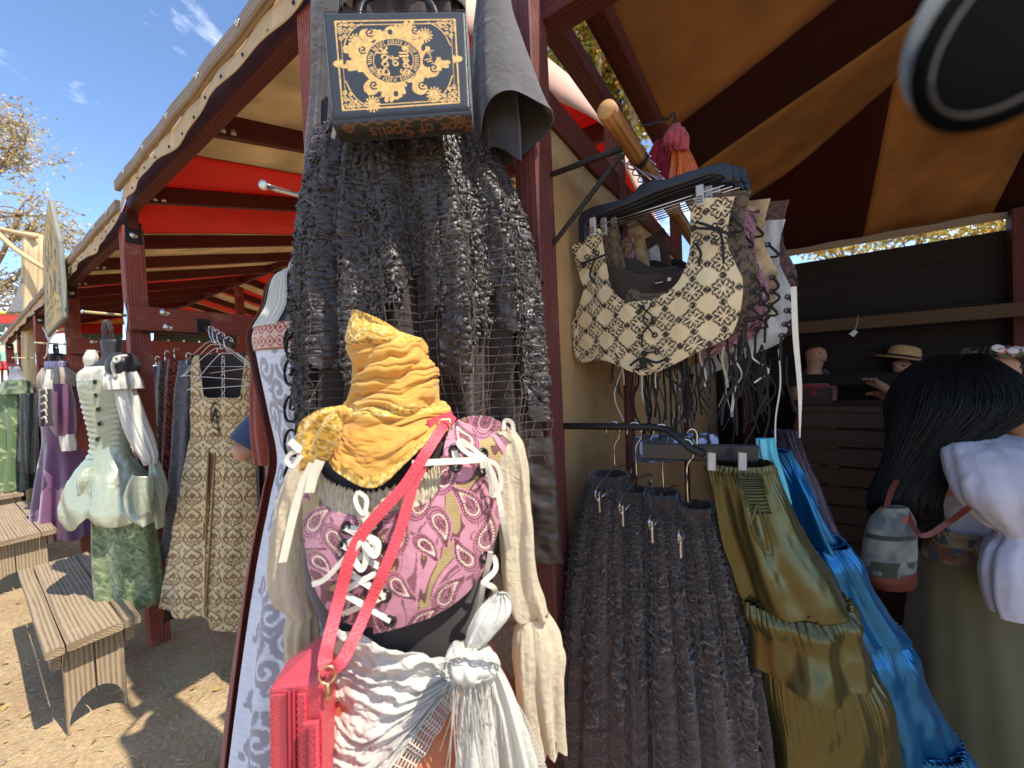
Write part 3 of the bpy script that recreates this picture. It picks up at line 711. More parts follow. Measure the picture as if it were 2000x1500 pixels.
# the board hangs at right angles to the stall front; outline with pointed top
sp = np.zeros((120, 50, 3)); SB_ = L(1.62, -.1, 0); 
pa, pb = P(89, 660, 3.5), P(131, 618, 3.05)
def sgp(u, v):
    q0 = P(89 + 4 * v, 478 + 182 * v, 3.5); q1 = P(118 + 12 * v, 470 + 150 * v, 3.05); q = q0.lerp(q1, u)
    peak = max(0, 1 - abs(u - .62) / (.62 if u < .62 else .38)); return q + UP * (.36 * peak * (1 - v))
for i in range(120):
    for j in range(50): sp[i, j] = sgp(j / 49, i / 119)
uu = np.stack(np.meshgrid(np.linspace(0, 1, 50), np.linspace(0, 1, 120)), -1)
ob = mk('sign_board', sp, gf(120, 50), M_sign, hs, uu, scol(uu[..., 0], uu[..., 1])); mm_ = ob.modifiers.new('thickness', 'SOLIDIFY'); mm_.thickness = .03; mm_.offset = 0
M_rope = cloth('white rope', srgb(220, 214, 200), .9, .1, 40)
for q in ([P(84, 640, 3.5), P(94, 662, 3.4), P(92, 690, 3.4), P(86, 700, 3.4)], [P(112, 646, 3.1), P(98, 662, 3.3), P(93, 678, 3.4), P(92, 692, 3.4)]): tube('rope', q, .006, M_rope, hs, 6, 12)
# peeled log post with braces and furled grey pennant behind the sign
lp = thing('log_post', P(62, 770, 5.8) * 1, 'pale peeled log post with slanting brace poles behind the yellow sign', 'post')
b0 = P(66, 900, 5.8); b0.z = 0
tube('trunk_pole', [b0, P(66, 620, 5.8), P(66, 458, 5.8)], [.13, .12, .115], M_pale_wood, lp, 12, 8)
tube('brace_pole', [P(-20, 440, 5.6), P(30, 487, 5.6), P(92, 528, 5.6)], .035, M_pale_wood, lp, 8, 5)
tube('brace_pole', [P(-40, 440, 5.7), P(70, 462, 5.7)], .035, M_pale_wood, lp, 8, 5)
M_grey_cloth = cloth('grey pennant cloth', srgb(150, 150, 148), .8, .1, 5, 600., .1, .1, .2, .3)
fl = loft([(50, 52, 505, 5.7), (42, 52, 545, 5.7), (30, 52, 580, 5.7), (14, 50, 612, 5.7)], 30, 24, 6, (.0, .02), 5, .25)
tag(surf('furled_pennant', fl, M_grey_cloth, None, True, cap=True), 'furled grey pennant hanging beside the pale log post', 'pennant')
# far awnings: yellow ridge, red canopy with scalloped edge
def far_awning(x0, x1, y0, y1, z, label, scal, colr, colb):
    t = thing('scalloped_awning', P((x0 + x1) / 2, y1, z), label, 'awning', 'far scalloped awnings')
    p = np.array([[list(P(x0 + (x1 - x0) * j / 19, y0 + (y1 - y0) * i / 5, z - .5 * i / 5)) for j in range(20)] for i in range(6)])
    surf('canopy', p, colr, t, th=.004)
    nn = 160; p = np.zeros((5, nn, 3))
    for j in range(nn):
        u = j / (nn - 1); d = abs(math.sin(u * scal * math.pi))
        for i in range(5): p[i, j] = P(x0 + (x1 - x0) * u, y1 + (8 + 22 * d) * i / 4, z - .5)
    vl = surf('scalloped_edge', p, colb, t, th=.004)
    tube('piping', [p[-1, j] - np.array([0, .01, 0]) for j in range(0, nn, 2)], .009, M_rope, vl, 5)
    tube('ridge_pole', [P(x0 - 4, y0 - 3, z), P(x1 + 4, y0 - 3, z)], .045, plain('yellow pole', srgb(226, 190, 90), .6), t, 8, 3)
M_green_cloth = cloth('dark green cloth', srgb(60, 74, 62), .85)
far_awning(-40, 40, 615, 632, 8, 'red awning with dark scallops above the green lettered sign', 3, M_red_canvas, M_green_cloth)
far_awning(145, 240, 632, 652, 6.4, 'red awning with dark scallops seen behind the green satin dress', 3, M_red_canvas, M_green_cloth)
far_awning(300, 480, 640, 655, 6.8, 'low red awning with dark scallops seen under the cross board', 6, M_dark_wood, M_green_cloth)
# lettered sign
def glyph(ch, w):
    G_ = {'O': [[(.5 + .42 * math.cos(a), .5 + .5 * math.sin(a)) for a in np.linspace(0, 6.28, 22)]],
          'R': [[(.1, 0), (.1, 1)], [(.1, 0), (.6, .02), (.78, .25), (.55, .5), (.1, .52)], [(.4, .52), (.9, 1.05)]],
          'S': [[(.8, .12), (.5, 0), (.2, .2), (.45, .48), (.8, .72), (.5, 1.0), (.12, .86)]]}
    return G_[ch]
ts = Tile(120, 150)
for k, ch in enumerate('ORS'):
    for st in glyph(ch, 1): ts.line([(.02 + .33 * k + .29 * x, .10 + .30 * y) for x, y in st], [.028, .034, .028], 1, 60, False)
ts2 = Tile(120, 150); ts2.blob((.55, .62), .6, .14, -.25).blob((.1, .95), .3, .3)
ts3 = Tile(120, 150); ts3.blob((.1, .98), .22, .22); ts3.line([(.42, .75), (.5, .95), (.46, 1.15)], .07, 1, 30, False); ts3.blob((.68, .46), .09, .03)
def ors(u, v):
    uu, vv = np.clip(u, .001, .999), np.clip(v, .001, .999) * ts.h
    c_ = mixc(srgb(178, 222, 200), srgb(232, 226, 190), ts2.get(uu, vv)); c_ = mixc(c_, srgb(98, 150, 116), ts3.get(uu, vv)); return mixc(c_, srgb(50, 54, 50), ts.get(uu, vv))
gs = thing('green_sign', P(20, 712, 7.4), 'pale green painted sign reading ORS at the left edge', 'sign')
board('panel', P(-30, 648, 7.4), P(32, 650, 7.4), P(-30, 712, 7.4), P(32, 712, 7.4), 110, 90, ors, M_sign, .03, gs)
board('panel', P(48, 650, 7.6), P(60, 652, 7.6), P(48, 725, 7.6), P(60, 725, 7.6), 40, 12, lambda u, v: mixc(srgb(178, 216, 206), srgb(238, 226, 170), (np.sin(v * 22) > .3).astype(float)), M_sign, .03, gs)
for x in (-25, 30): beam('sign_leg', P(x, 712, 7.42), P(x, 860, 7.42), .05, .05, M_grey_wood, gs, n=2)
ru = thing('red_umbrella', P(10, 722, 7.0), 'small red canopy below the green lettered sign', 'canopy')
lathe('canopy', P(4, 722, 7.0), [(.42, 0), (.40, .01), (.2, .09), (.02, .16)], cloth('bright red canopy', srgb(214, 40, 36), .8, .06), ru, UP, 10)
tube('pole', [P(4, 722, 7.0), P(4, 880, 7.0)], .02, M_pale_wood, ru, 6)
# ================================================================== bodies that clothes lie on
class Body:
    def __init__(s, keys, br=.6):
        ks = np.array([list(k) + ([br] if len(k) < 5 else []) for k in keys], float); kk = spl(ks, 160)
        c = np.array([list(P((k[0] + k[1]) / 2, k[2], k[3])) for k in kk])
        s.h = c[::-1, 2].copy(); s.cx = c[::-1, 0].copy(); s.cy = c[::-1, 1].copy()
        s.a = ((kk[:, 1] - kk[:, 0]) / 2 / F * kk[:, 3])[::-1].copy(); s.b = s.a * kk[::-1, 4]
    def at(s, h): return [np.interp(h, s.h, q) for q in (s.cx, s.cy, s.a, s.b)]
    def pt(s, ang, h, off=0.0):
        cx, cy, a, b = s.at(h)
        return np.stack(np.broadcast_arrays(cx + (a + off) * np.cos(ang), cy + (b + off) * np.sin(ang), h), -1)
    def hit(s, px, py, off=0.0):
        """points where the rays through photo pixels meet the front of the body (arrays)"""
        px, py = np.broadcast_arrays(np.asarray(px, float), np.asarray(py, float))
        Rm_ = np.array(RM); d = np.stack([(px - CX) / F, -(py - CY) / F, -np.ones_like(px)], -1) @ Rm_.T
        def ins(z):
            q = np.array(EYEV) + d * z[..., None]; cx, cy, a, b = s.at(q[..., 2])
            return ((q[..., 0] - cx) / (a + off)) ** 2 + ((q[..., 1] - cy) / (b + off)) ** 2 - 1
        zc = np.full(px.shape, s.cy.mean()); 
        for _ in range(3):
            q = np.array(EYEV) + d * zc[..., None]; zc = np.interp(q[..., 2], s.h, s.cy) / d[..., 1]
        lo = zc * .55; hi = zc.copy()
        for _ in range(34):
            mid = (lo + hi) / 2; k = ins(mid) < 0; hi = np.where(k, mid, hi); lo = np.where(k, lo, mid)
        return np.array(EYEV) + d * hi[..., None]
    def grid(s, h0, h1, nv, nu, off=0.0, a0=0.0, a1=2 * math.pi, wrap=True):
        h = np.linspace(h0, h1, nv)[:, None]; t = np.linspace(a0, a1, nu, endpoint=not wrap)[None]
        return s.pt(t + 0 * h, h + 0 * t, off)
def pix2(pts, n):
    return spl([(x, y, 0) for x, y in pts], n)[:, :2]
def patch(body, top, bot, nr, nc, off=0.0, bulge=0.0):
    """cloth lying on a body between two outlines given as photo pixels"""
    a, b = pix2(top, nc), pix2(bot, nc); k = np.linspace(0, 1, nr)[:, None, None]
    q = a[None] * (1 - k) + b[None] * k
    return body.hit(q[..., 0], q[..., 1], off), q
def hz(px, py, z): return P(px, py, z).z

# ================================================================== cloth materials
M_form = cloth('black jersey form', srgb(44, 38, 36), .8, .1, 10, 900., .1, .3)
M_form_grey = cloth('grey jersey form', srgb(128, 132, 140), .7, .1, 10, 900., .1, .3)
M_vc = cloth('printed brocade', None, .62, .07, 14, 1500., .25, .3)
M_vc_satin = cloth('figured satin', None, .34, .07, 14, 1500., .12, .3, 0, .3, .5, 0, 24.)
M_scarf = cloth('saffron scarf cotton', None, .7, .06, 14, 1600., .2, .3, .22)
M_blouse = cloth('cream gauze', srgb(226, 210, 178), .85, .06, 20, 1600., .3, .3, .35, .25, .2, 0, 60.)
M_white = cloth('white cotton', srgb(226, 222, 208), .85, .05, 16, 1500., .25, .3, .28, .2, .2, 0, 50.)
M_ribbon = cloth('ivory ribbon', srgb(236, 226, 204), .6, .05, 40, 1500., .1, .3, .15)
M_black_cord = cloth('black cord', srgb(30, 26, 24), .7, .1, 40)
M_coral = plain('coral leather', srgb(214, 76, 86), .48, 0, .4, .14, 9, .8, 300)
M_coral_dark = plain('coral leather edge', srgb(190, 52, 66), .5, 0, .4, .08, 20)
M_zip = plain('plum zip tape', srgb(110, 40, 60), .6, 0, .4)
M_brass = plain('brass', (.72, .5, .22), .3, 1.0)
M_grommet = plain('dark grommet', (.05, .045, .04), .3, .8)
M_peach = cloth('peach gauze', srgb(224, 140, 96), .85, .12, 12, 1500., .2, .3, .3, .3, .2, 0, 50.)

# ================================================================== near dress form with the saffron scarf
formA = Body([(725, 812, 640, .70, .9), (722, 815, 720, .70, .85), (718, 822, 790, .70, .8), (660, 905, 835, .70, .62), (622, 985, 870, .70, .5), (606, 985, 940, .70, .56),
              (598, 978, 1040, .70, .64), (600, 968, 1100, .70, .66), (622, 950, 1170, .70, .64), (648, 942, 1240, .70, .62), (632, 975, 1320, .70, .62), (606, 1010, 1420, .70, .62), (596, 1024, 1520, .70, .62), (600, 1020, 1640, .70, .6)])
zA = lambda py: hz(800, py, .70)
fa = thing('dress_form', Vector((P(800, 1500, .70).x, P(800, 1500, .70).y, 0)), 'black dress form wearing the pink bodice, in the centre foreground', 'dress form', 'dress forms')
surf('torso', formA.grid(zA(715), zA(1640), 90, 72, -.004), M_form, fa, True, cap=True)
tube('stand_pole', [Vector((formA.cx.mean(), formA.cy.mean(), zA(1630))), Vector((formA.cx.mean(), formA.cy.mean(), .03))], .016, M_black_steel, fa, 10)
lathe('stand_base', Vector((formA.cx.mean(), formA.cy.mean(), 0)), [(.17, 0), (.17, .012), (.06, .03), (.02, .05)], M_black_steel, fa)

# ---- scarf wound round the neck
PINK = srgb(196, 136, 148); GOLD = srgb(154, 130, 86); MAR = srgb(84, 36, 40); IVO = srgb(228, 200, 176)
SAF = srgb(228, 172, 80); SAFD = srgb(206, 136, 48); GLIT = srgb(248, 206, 92); GLD = srgb(128, 82, 22)
def glitter(u, v, e, wid):
    """gold dashes woven along a border: e = distance from the hem (m)"""
    cell_u, cell_v = np.floor(u / .0042), np.floor(v / .0026)
    k = (_h(cell_u, cell_v, cell_u * 0) > .60).astype(float); inb = (e < wid).astype(float); core = np.clip(1 - np.abs(e - wid * .5) / (wid * .5), 0, 1)
    c = mixc(mixc(SAF, GLIT, inb * .75), GLD, inb * k * (.35 + .5 * (1 - core)))
    return mixc(c, (1.0, .86, .46), inb * (_h(cell_u + 7, cell_v, cell_u * 0) > .8) * core)
sc = thing('neck_scarf', P(760, 900, .68), 'saffron yellow scarf with glittering gold borders wound round the near form', 'scarf')
nv, nu = 190, 200
wk = [(690, 800, 636, .70, .8), (682, 822, 668, .70, .8), (692, 846, 705, .70, .8), (692, 856, 745, .70, .8), (684, 868, 780, .70, .8), (652, 876, 812, .70, .75), (640, 868, 842, .70, .72), (655, 850, 868, .70, .7)]
w = loft(wk, nu, nv, 0, seed=3)
tt = np.linspace(0, 2 * np.pi, nu, endpoint=False)[None]; vv = np.linspace(0, 1, nv)[:, None]
fr = np.cos(tt + .0)                                   # +1 at right, -1 at left
msk = np.clip(.5 + 1.6 * vn(np.cos(tt) * 1.6 + 4, np.sin(tt) * 1.6, vv * 3.2), 0, 1)
ph = vv * (54 - 10 * msk) + (4.5 * msk - 1.2) * fr + 2.2 * np.sin(tt * 2 + 1.2) + 2.6 * fbm(np.cos(tt) * 1.2 + vv * 2, np.sin(tt) * 1.2, vv * 4.5, 3)
rid = (1 - np.abs(np.sin(ph * .5))) ** 2.2 * .011 + (1 - np.abs(np.sin(ph * .21 + 1.7 + 1.5 * fr))) ** 1.6 * .015 + .0035 * (1 - np.abs(np.sin(ph * 1.13 + 2 - 2 * fr))) ** 2
rid = rid * (.35 + .65 * np.clip(vv * 3.2, 0, 1)) * (.6 + .6 * vn(np.cos(tt) * 2.2, np.sin(tt) * 2.2 + 9, vv * 5) ** 2 + .25)
w = w + gnormals(w, True) * (rid - .004)[..., None]
w[:26, :, 2] += (.028 * np.clip(1 - np.linspace(0, 1, 26), 0, 1))[:, None] * (-np.cos(tt[0] - .35))[None]      # the upper rim slants
q_ = np.sin(ph * .25); e_ = np.where(vv < .17, np.clip(vv - .0, 0, 1) * .12, np.where((vv > .60) & (vv < .68), .004 + .18 * np.abs(vv - .64), np.where(vv > .83, .16 * np.abs(vv - .915), 1)))
uvw = guv(w)
surf('wrapped_folds', w, M_scarf, sc, True, lambda u, v, p: glitter(u, v, e_ + 0 * u, .020), th=.0012)
inner = loft([(698, 796, 668, .70, .75), (700, 800, 700, .70, .7), (705, 820, 790, .70, .7)], 80, 30, 5, (.002, .006), 8)
surf('inner_turn', inner, cloth('deep saffron cotton', srgb(214, 116, 30), .75, .08, 14, 1500., .2, .3, .2), sc, True)
# front bib
def bib(top, bot, off, e_side, name, seed, lift=.0):
    nr, nc = 90, 100
    p, q = patch(formA, top, bot, nr, nc, off)
    k = np.linspace(0, 1, nr)[:, None]; u = np.linspace(0, 1, nc)[None]
    nn = np.array([0, -1, 0.]); d = .010 * (np.sin(u * 9 + k * 4 + seed) * .5 + .5) * (1 - k) + .016 * lift * np.sin(k * 3.14 * .5) + .005 * fbm(u * 5 + seed, k * 4, 0 * u, 3)
    p = p + nn * d[..., None]
    return p, k, u
p, k, u = bib([(662, 800), (720, 822), (800, 832), (874, 800)], [(640, 862), (664, 914), (735, 948), (800, 898), (880, 806)][:4] + [(884, 812)], .014, 0, 'bib', 1, 1.0)
surf('front_drape', p, M_scarf, sc, False, lambda a, b, q: glitter(b, a, (1 - k) * .10 / (.4 + .6 * u) + .035 * (u < .5) * (1 - u * 2), .030), th=.0012)
p, k, u = bib([(668, 800), (700, 830), (790, 842), (838, 838)], [(652, 868), (672, 904), (720, 916), (770, 880)], .022, 0, 'fold', 4, .6)
surf('inner_drape', p, M_scarf, sc, False, lambda a, b, q: mixc(SAF, SAFD, np.clip(.4 + .3 * fbm(a * 30, b * 30), 0, 1)), th=.0012)
# knot and left tail
def tail(ctr, widths, depth, nr, nc, fold, seed):
    c = spl([P(x, y, z) for x, y, z in ctr], nr); wv = np.interp(np.linspace(0, 1, nr), np.linspace(0, 1, len(widths)), widths)
    t, s, uu_ = frames(c, (0, -1, 0.02)); a = np.linspace(-1, 1, nc)[None]; k = np.linspace(0, 1, nr)[:, None]
    d = fold * (np.cos(a * 4.5 + seed + k * 2) * .5 + .35 * np.sin(a * 9 + k * 5 + seed)) * np.sin(np.clip(k * 1.2, 0, 1) * 3.0 + .12)
    return c[:, None] + s[:, None] * (a * wv[:, None])[..., None] + np.array([0, -1, 0.]) * d[..., None] + np.array([0, depth, 0]) * (a ** 2)[..., None]
p = tail([(668, 803, .575), (640, 822, .565), (618, 850, .57), (602, 885, .575), (585, 920, .58)], [.008, .022, .034, .027, .003], .012, 70, 50, .010, 1.0)
surf('left_tail', p, M_scarf, sc, False, lambda a, b, q: glitter(a, b, np.minimum(a, a.max() - a) * 1.0, .028), th=.0012)
kn = loft([(660, 674, 792, .578, .5), (654, 680, 801, .575, .5), (656, 680, 812, .575, .5), (662, 674, 822, .58, .5)], 60, 30, 5, (.003, .005), 2, wr=.003, wscale=60., sharp=True)
surf('knot', kn, M_scarf, sc, True, lambda a, b, q: mixc(SAF, GLIT, .3 + 0 * a), cap=True)

# ---- cream peasant blouse
bl = thing('peasant_blouse', P(800, 1000, .68), 'cream peasant blouse with full sleeves and gathered neckline under the pink bodice', 'blouse')
p, q = patch(formA, [(612, 890), (620, 908), (642, 938), (680, 954), (724, 960), (800, 940), (846, 915), (866, 890)], [(602, 960), (616, 990), (640, 1010), (684, 1022), (724, 1024), (800, 1010), (850, 985), (878, 945)], 24, 220, .004)
k = np.linspace(0, 1, 24)[:, None]; u = np.linspace(0, 1, 220)[None]
gat = (.0045 * (1 - .5 * k)) * (np.abs(np.sin(u * 120 + 2.2 * fbm(u * 14, k * 2))) + .5 * fbm(u * 50, k * 5)); p = p + np.array([0, -1, .15]) * gat[..., None]
p[0, :, 2] += .003 * np.sin(np.linspace(0, 1, 220) * 260)
surf('gathered_neck', p, M_blouse, bl, th=.0008)
def sleeve(name, keys, pleat, amp, seed, mat, parent, nu=150, nv=130, **kw):
    p_ = loft(keys, nu, nv, pleat, amp, seed, kw.pop('bratio', .8), **kw)
    return surf(name, crumple(p_, .0028, 48., .16, seed, True), mat, parent, True)
sleeve('right_sleeve', [(968, 1004, 838, .70), (966, 1030, 880, .695), (972, 1042, 960, .69), (978, 1048, 1050, .685), (984, 1054, 1130, .685), (1000, 1068, 1185, .685), (1016, 1072, 1202, .685)], 5, (.003, .009), 3, M_blouse, bl, wr=.007, wscale=22., stretch=.10)
rf = loft([(1016, 1072, 1202, .685), (1004, 1086, 1232, .685), (1002, 1100, 1275, .685), (1008, 1096, 1330, .685), (1022, 1096, 1395, .685), (1040, 1098, 1462, .685)], 160, 110, 6, (.003, .014), 6, .7, .006, 24., .10)
rf[-14:, :, 2] += (.006 * np.sin(np.linspace(0, 2 * np.pi, 160) * 7))[None] * np.linspace(0, 1, 14)[:, None]
surf('right_cuff_ruffle', crumple(rf, .0035, 44., .16, 3, True), M_blouse, bl, True)
sleeve('left_sleeve', [(590, 632, 880, .72), (560, 622, 930, .72), (540, 606, 1000, .72), (528, 604, 1070, .72), (524, 606, 1130, .72), (536, 612, 1172, .72), (566, 618, 1196, .72)], 5, (.003, .009), 9, M_blouse, bl, wr=.007, wscale=22., stretch=.12)
sleeve('left_cuff_ruffle', [(566, 618, 1196, .72), (556, 622, 1230, .72), (562, 624, 1290, .72), (574, 622, 1350, .72)], 9, (.003, .009), 12, M_blouse, bl)

# ---- pink and gold paisley bodice
TP = Tile(420, 560); TM = Tile(420, 560); TB_ = Tile(420, 560)      # maroon line work, paisley ground, ivory beads
rp = np.random.default_rng(11)
def paisley(cx, cy, R_, a0, flip=1):
    def tr(x, y): x *= flip; return (cx + R_ * (x * math.cos(a0) - y * math.sin(a0)), cy + R_ * (x * math.sin(a0) + y * math.cos(a0)))
    def out(k, n=60):
        th = np.linspace(0, 2 * np.pi, n); x = .62 * np.sin(th) * np.sin(th / 2) ** 1.1 * k; y = -np.cos(th) * k; x = x + .38 * np.clip(-y, -1, 1) ** 2 * (y < 0); return [tr(a, b) for a, b in zip(x, y)]
    for kk_ in np.linspace(.05, 1.2, 16): TM.line(out(kk_), .026, 1, 120)
    for kk_, wd in ((1.0, .0065), (.84, .0055), (.66, .0065), (.36, .0055)): TP.line(out(kk_), wd, 1, 320)
    TB_.dots(out(.75, 30), .0115)
    o1, o2 = out(1.0, 34), out(1.22, 34)
    for i in range(len(o1) - 1):
        (x, y), (p_, q_), (X, Y) = o1[i], o2[i], o1[i + 1]; P2 = o2[i + 1]
        TP.line([(x, y), (p_, q_), ((p_ + P2[0]) / 2 + (p_ - x) * .25, (q_ + P2[1]) / 2 + (q_ - y) * .25), P2], .005, 1, 30)
    TP.line([tr(0, -.25), tr(.04, .2), tr(0, .62)], .006, 1, 40)
    for i in range(7):
        t_ = -.15 + i * .11
        for sg_ in (-1, 1): TP.line([tr(.02, t_ - .06), tr(.13 * sg_, t_ + .02), tr((.27 - .02 * abs(i - 3)) * sg_, t_ + .12)], .005, 1, 24)
for x, y, r_, a, f_ in ((.20, .24, .20, .5, 1), (.66, .20, .17, 2.5, -1), (.45, .56, .20, -.5, -1), (.92, .55, .19, .6, 1), (.14, .82, .19, 2.6, 1), (.66, .92, .21, .4, -1), (.98, 1.06, .15, 2.2, 1), (.38, 1.16, .17, -.8, 1)): paisley(x, y, r_, a, f_)
def pais(u, v, p=None):
    s = .155; uu, vv_ = u / s, v / s
    g = fbm(u * 26 + 4 + 2.2 * vn(u * 12, v * 12), v * 15 + 1.5 * vn(u * 10 + 9, v * 10), 0 * u + 2.5, 2); m_ = TM.get(uu, vv_)
    gold = (g > .22) * (1 - m_); edge = (np.abs(g - .22) < .085) * (1 - m_); edge2 = (np.abs(g + .32) < .05) * (1 - m_)
    st = ((np.floor(v / .0022) % 2) * .18)
    c = mixc(mixc(PINK, srgb(180, 108, 126), st), mixc(GOLD, srgb(196, 172, 116), st * 3), gold)
    c = mixc(c, srgb(200, 124, 148), m_ * .4); c = mixc(c, MAR, np.clip(edge * .85 + edge2 * .7, 0, 1))
    b_ = TB_.get(uu, vv_); return mixc(mixc(c, MAR, TP.get(uu, vv_) * .92), IVO, b_)
bd = thing('paisley_bodice', P(800, 1150, .6), 'pink and gold paisley bodice laced with ivory ribbon on the near form', 'bodice')
def panel(name, top, bot, nr, nc, off, colf, sc0=(0, 0)):
    p, q = patch(formA, top, bot, nr, nc, off); p = crumple(p, .0012, 26., 1, len(name))
    return surf(name, p, M_vc, bd, False, lambda u, v, _: colf(q[..., 0] * .0009 + sc0[0], q[..., 1] * .0009 + sc0[1]), th=.0025)
panel('left_panel', [(592, 955), (600, 918), (614, 908), (618, 962), (642, 994), (688, 1007), (702, 1010)], [(592, 1040), (600, 1095), (616, 1150), (640, 1190), (672, 1212), (700, 1222), (716, 1226)], 170, 150, .008, pais, (.05, 0))
panel('right_panel', [(722, 1010), (768, 1000), (830, 983), (858, 950), (863, 900), (873, 852), (896, 820), (950, 813), (1001, 838)], [(730, 1238), (790, 1222), (850, 1201), (905, 1164), (940, 1118), (968, 1050), (978, 990), (968, 925), (1000, 846)], 190, 260, .008, pais, (.02, .03))
sp_ = formA.grid(zA(860), zA(1190), 40, 60, .007, .12, math.pi - .05, False); surf('back_panel', sp_, M_vc, bd, False, lambda u, v, p: pais(u, v), th=.002)
p, q = patch(formA, [(694, 1032), (716, 1034), (736, 1034)], [(700, 1216), (718, 1224), (742, 1226)], 40, 20, .004); surf('lacing_placket', p, M_vc, bd, False, lambda u, v, _: mixc(MAR, PINK, .35 + 0 * u))
def fp(px, py, off=.012): return Vector(formA.hit(px, py, off))
def grommet(px, py, parent=bd, off=.011, R_=.0072):
    c = fp(px, py, off); nrm = (c - fp(px, py, off - .004)).normalized(); cc = fp(px, py, .02)
    nr_ = Vector((c.x - float(np.interp(c.z, formA.h, formA.cx)), (c.y - float(np.interp(c.z, formA.h, formA.cy))) * 2.2, .05)).normalized()
    return ring('grommet', c, nr_, R_, .0030, M_grommet, parent, 16, 7)
gl = [(676, 1031), (672, 1066), (668, 1110), (666, 1156), (668, 1200)]; gr = [(734, 1026), (742, 1066), (748, 1112), (752, 1164), (762, 1212)]
for x, y in gl + gr + [(888, 878), (944, 886), (890, 910), (940, 920), (946, 1088)]: grommet(x, y)
for i in range(4):
    for (a, b) in ((gl[i], gr[i + 1]), (gr[i], gl[i + 1])):
        m_ = ((a[0] + b[0]) / 2, (a[1] + b[1]) / 2); ribbon('lace', [fp(*a, .012), fp(*m_, .016), fp(*b, .012)], .0085, M_ribbon, bd, 10, twist=.4 if i % 2 else -.3)
ribbon('lace', [fp(676, 1031), fp(705, 1034, .016), fp(734, 1026)], .009, M_ribbon, bd, 8)
def bow(pts, w_=.0085, off=.02, tw=.3): ribbon('lace', [fp(x, y, off) for x, y in pts], w_, M_ribbon, bd, 26, twist=tw)
bow([(708, 1058), (690, 1085), (706, 1112), (716, 1086), (708, 1058)], off=.024); bow([(708, 1058), (732, 1085), (738, 1060), (715, 1046)], off=.026)
bow([(706, 1058), (672, 1092), (636, 1130), (610, 1142)], .0075, .03, .1); bow([(712, 1000), (716, 1026), (712, 1058)], .010, .022, .1)
bow([(700, 960), (694, 975), (702, 996), (712, 1002), (716, 975), (700, 960)], .006, .026)
# shoulder bows
bow([(805, 905), (860, 902), (920, 899), (948, 896)], .0095, .030, .2); bow([(948, 896), (905, 862), (896, 868), (915, 886), (948, 896)], .007, .028, .6)
bow([(948, 896), (972, 912), (978, 950), (962, 968), (958, 940), (948, 900)], .007, .030, .5); bow([(948, 896), (970, 950), (985, 1030), (1003, 1118), (1004, 1146)], .009, .032, .2)
bow([(888, 880), (892, 905)], .010, .016, 0); bow([(944, 888), (942, 915)], .008, .016, 0)
for pts in ([(1004, 850), (1000, 826), (986, 822), (984, 840)], ):
    ribbon('lace', [P(x, y, .68) for x, y in pts], .007, M_ribbon, bd, 16, twist=.6)
# left shoulder ribbon ends
for pts, w_ in (([(610, 905), (590, 950), (572, 1010), (556, 1080), (552, 1098)], .011), ([(625, 900), (612, 930), (604, 962)], .014), ([(588, 880), (572, 866), (566, 862)], .010), ([(588, 880), (568, 886), (560, 900), (572, 910), (590, 890)], .006)):
    ribbon('lace', [P(x, y, .575) for x, y in pts], w_, M_ribbon, bd, 18, twist=.3)
# side lacing
for pts in ([(958, 1078), (950, 1120), (942, 1150)], [(942, 1140), (968, 1112), (962, 1088), (944, 1130)], [(944, 1140), (936, 1190), (926, 1238), (918, 1240)], [(944, 1138), (966, 1150), (964, 1172), (952, 1180)]):
    ribbon('lace', [P(x, y, .60 + .02 * i) for i, (x, y) in enumerate(pts)], .008, M_ribbon, bd, 16, twist=.5)

# ---- peach skirt and the white hip shawl
sk = loft([(640, 950, 1246, .70, .62), (615, 985, 1320, .70, .62), (598, 1030, 1420, .70, .64), (585, 1060, 1540, .70, .66), (570, 1090, 1700, .70, .68), (550, 1110, 1900, .70, .7)], 220, 120, 16, (.001, .016), 5, .62)
tag(surf('peach_skirt', sk, M_peach, None, True), 'peach orange gauze skirt under the white shawl, at the bottom edge', 'skirt')
sh = thing('hip_shawl', P(800, 1350, .6), 'white openwork shawl knotted at the hip of the near form', 'shawl')
nr, nc = 150, 180
top = [(640, 1220), (668, 1226), (740, 1256), (820, 1278), (880, 1290), (905, 1296)]; bot = [(590, 1500), (640, 1530), (690, 1560), (760, 1500), (840, 1390), (910, 1310)]
p, q = patch(formA, top, bot, nr, nc, .012); k = np.linspace(0, 1, nr)[:, None]; u = np.linspace(0, 1, nc)[None]
fan = k * 9 + .7 * fbm(u * 3, k * 6, 0 * u, 3); rid = (1 - np.abs(np.sin(fan * 3.1416))) ** 1.1 * .014 * (.35 + .65 * u) + .006 * fbm(u * 9, k * 14, 0 * u, 4) + .010 * np.clip(vn(u * 7, k * 9 + 3), 0, 1) * (1 - u)
p = p + np.array([0, -1, .1]) * rid[..., None]
surf('wrap', p, M_white, sh, th=.0012)
def lattice(p, step_i, step_j, r_, mat, name, parent, diag=False):
    nr, nc = p.shape[:2]; parts = []
    for i in range(0, nr, step_i): parts.append(tube_geo(p[i], r_, 4, None, False))
    for j in range(0, nc, step_j): parts.append(tube_geo(p[:, j], r_, 4, None, False))
    v, f, uv = cat_parts(parts); return mk(name, v, f, mat, parent, uv)
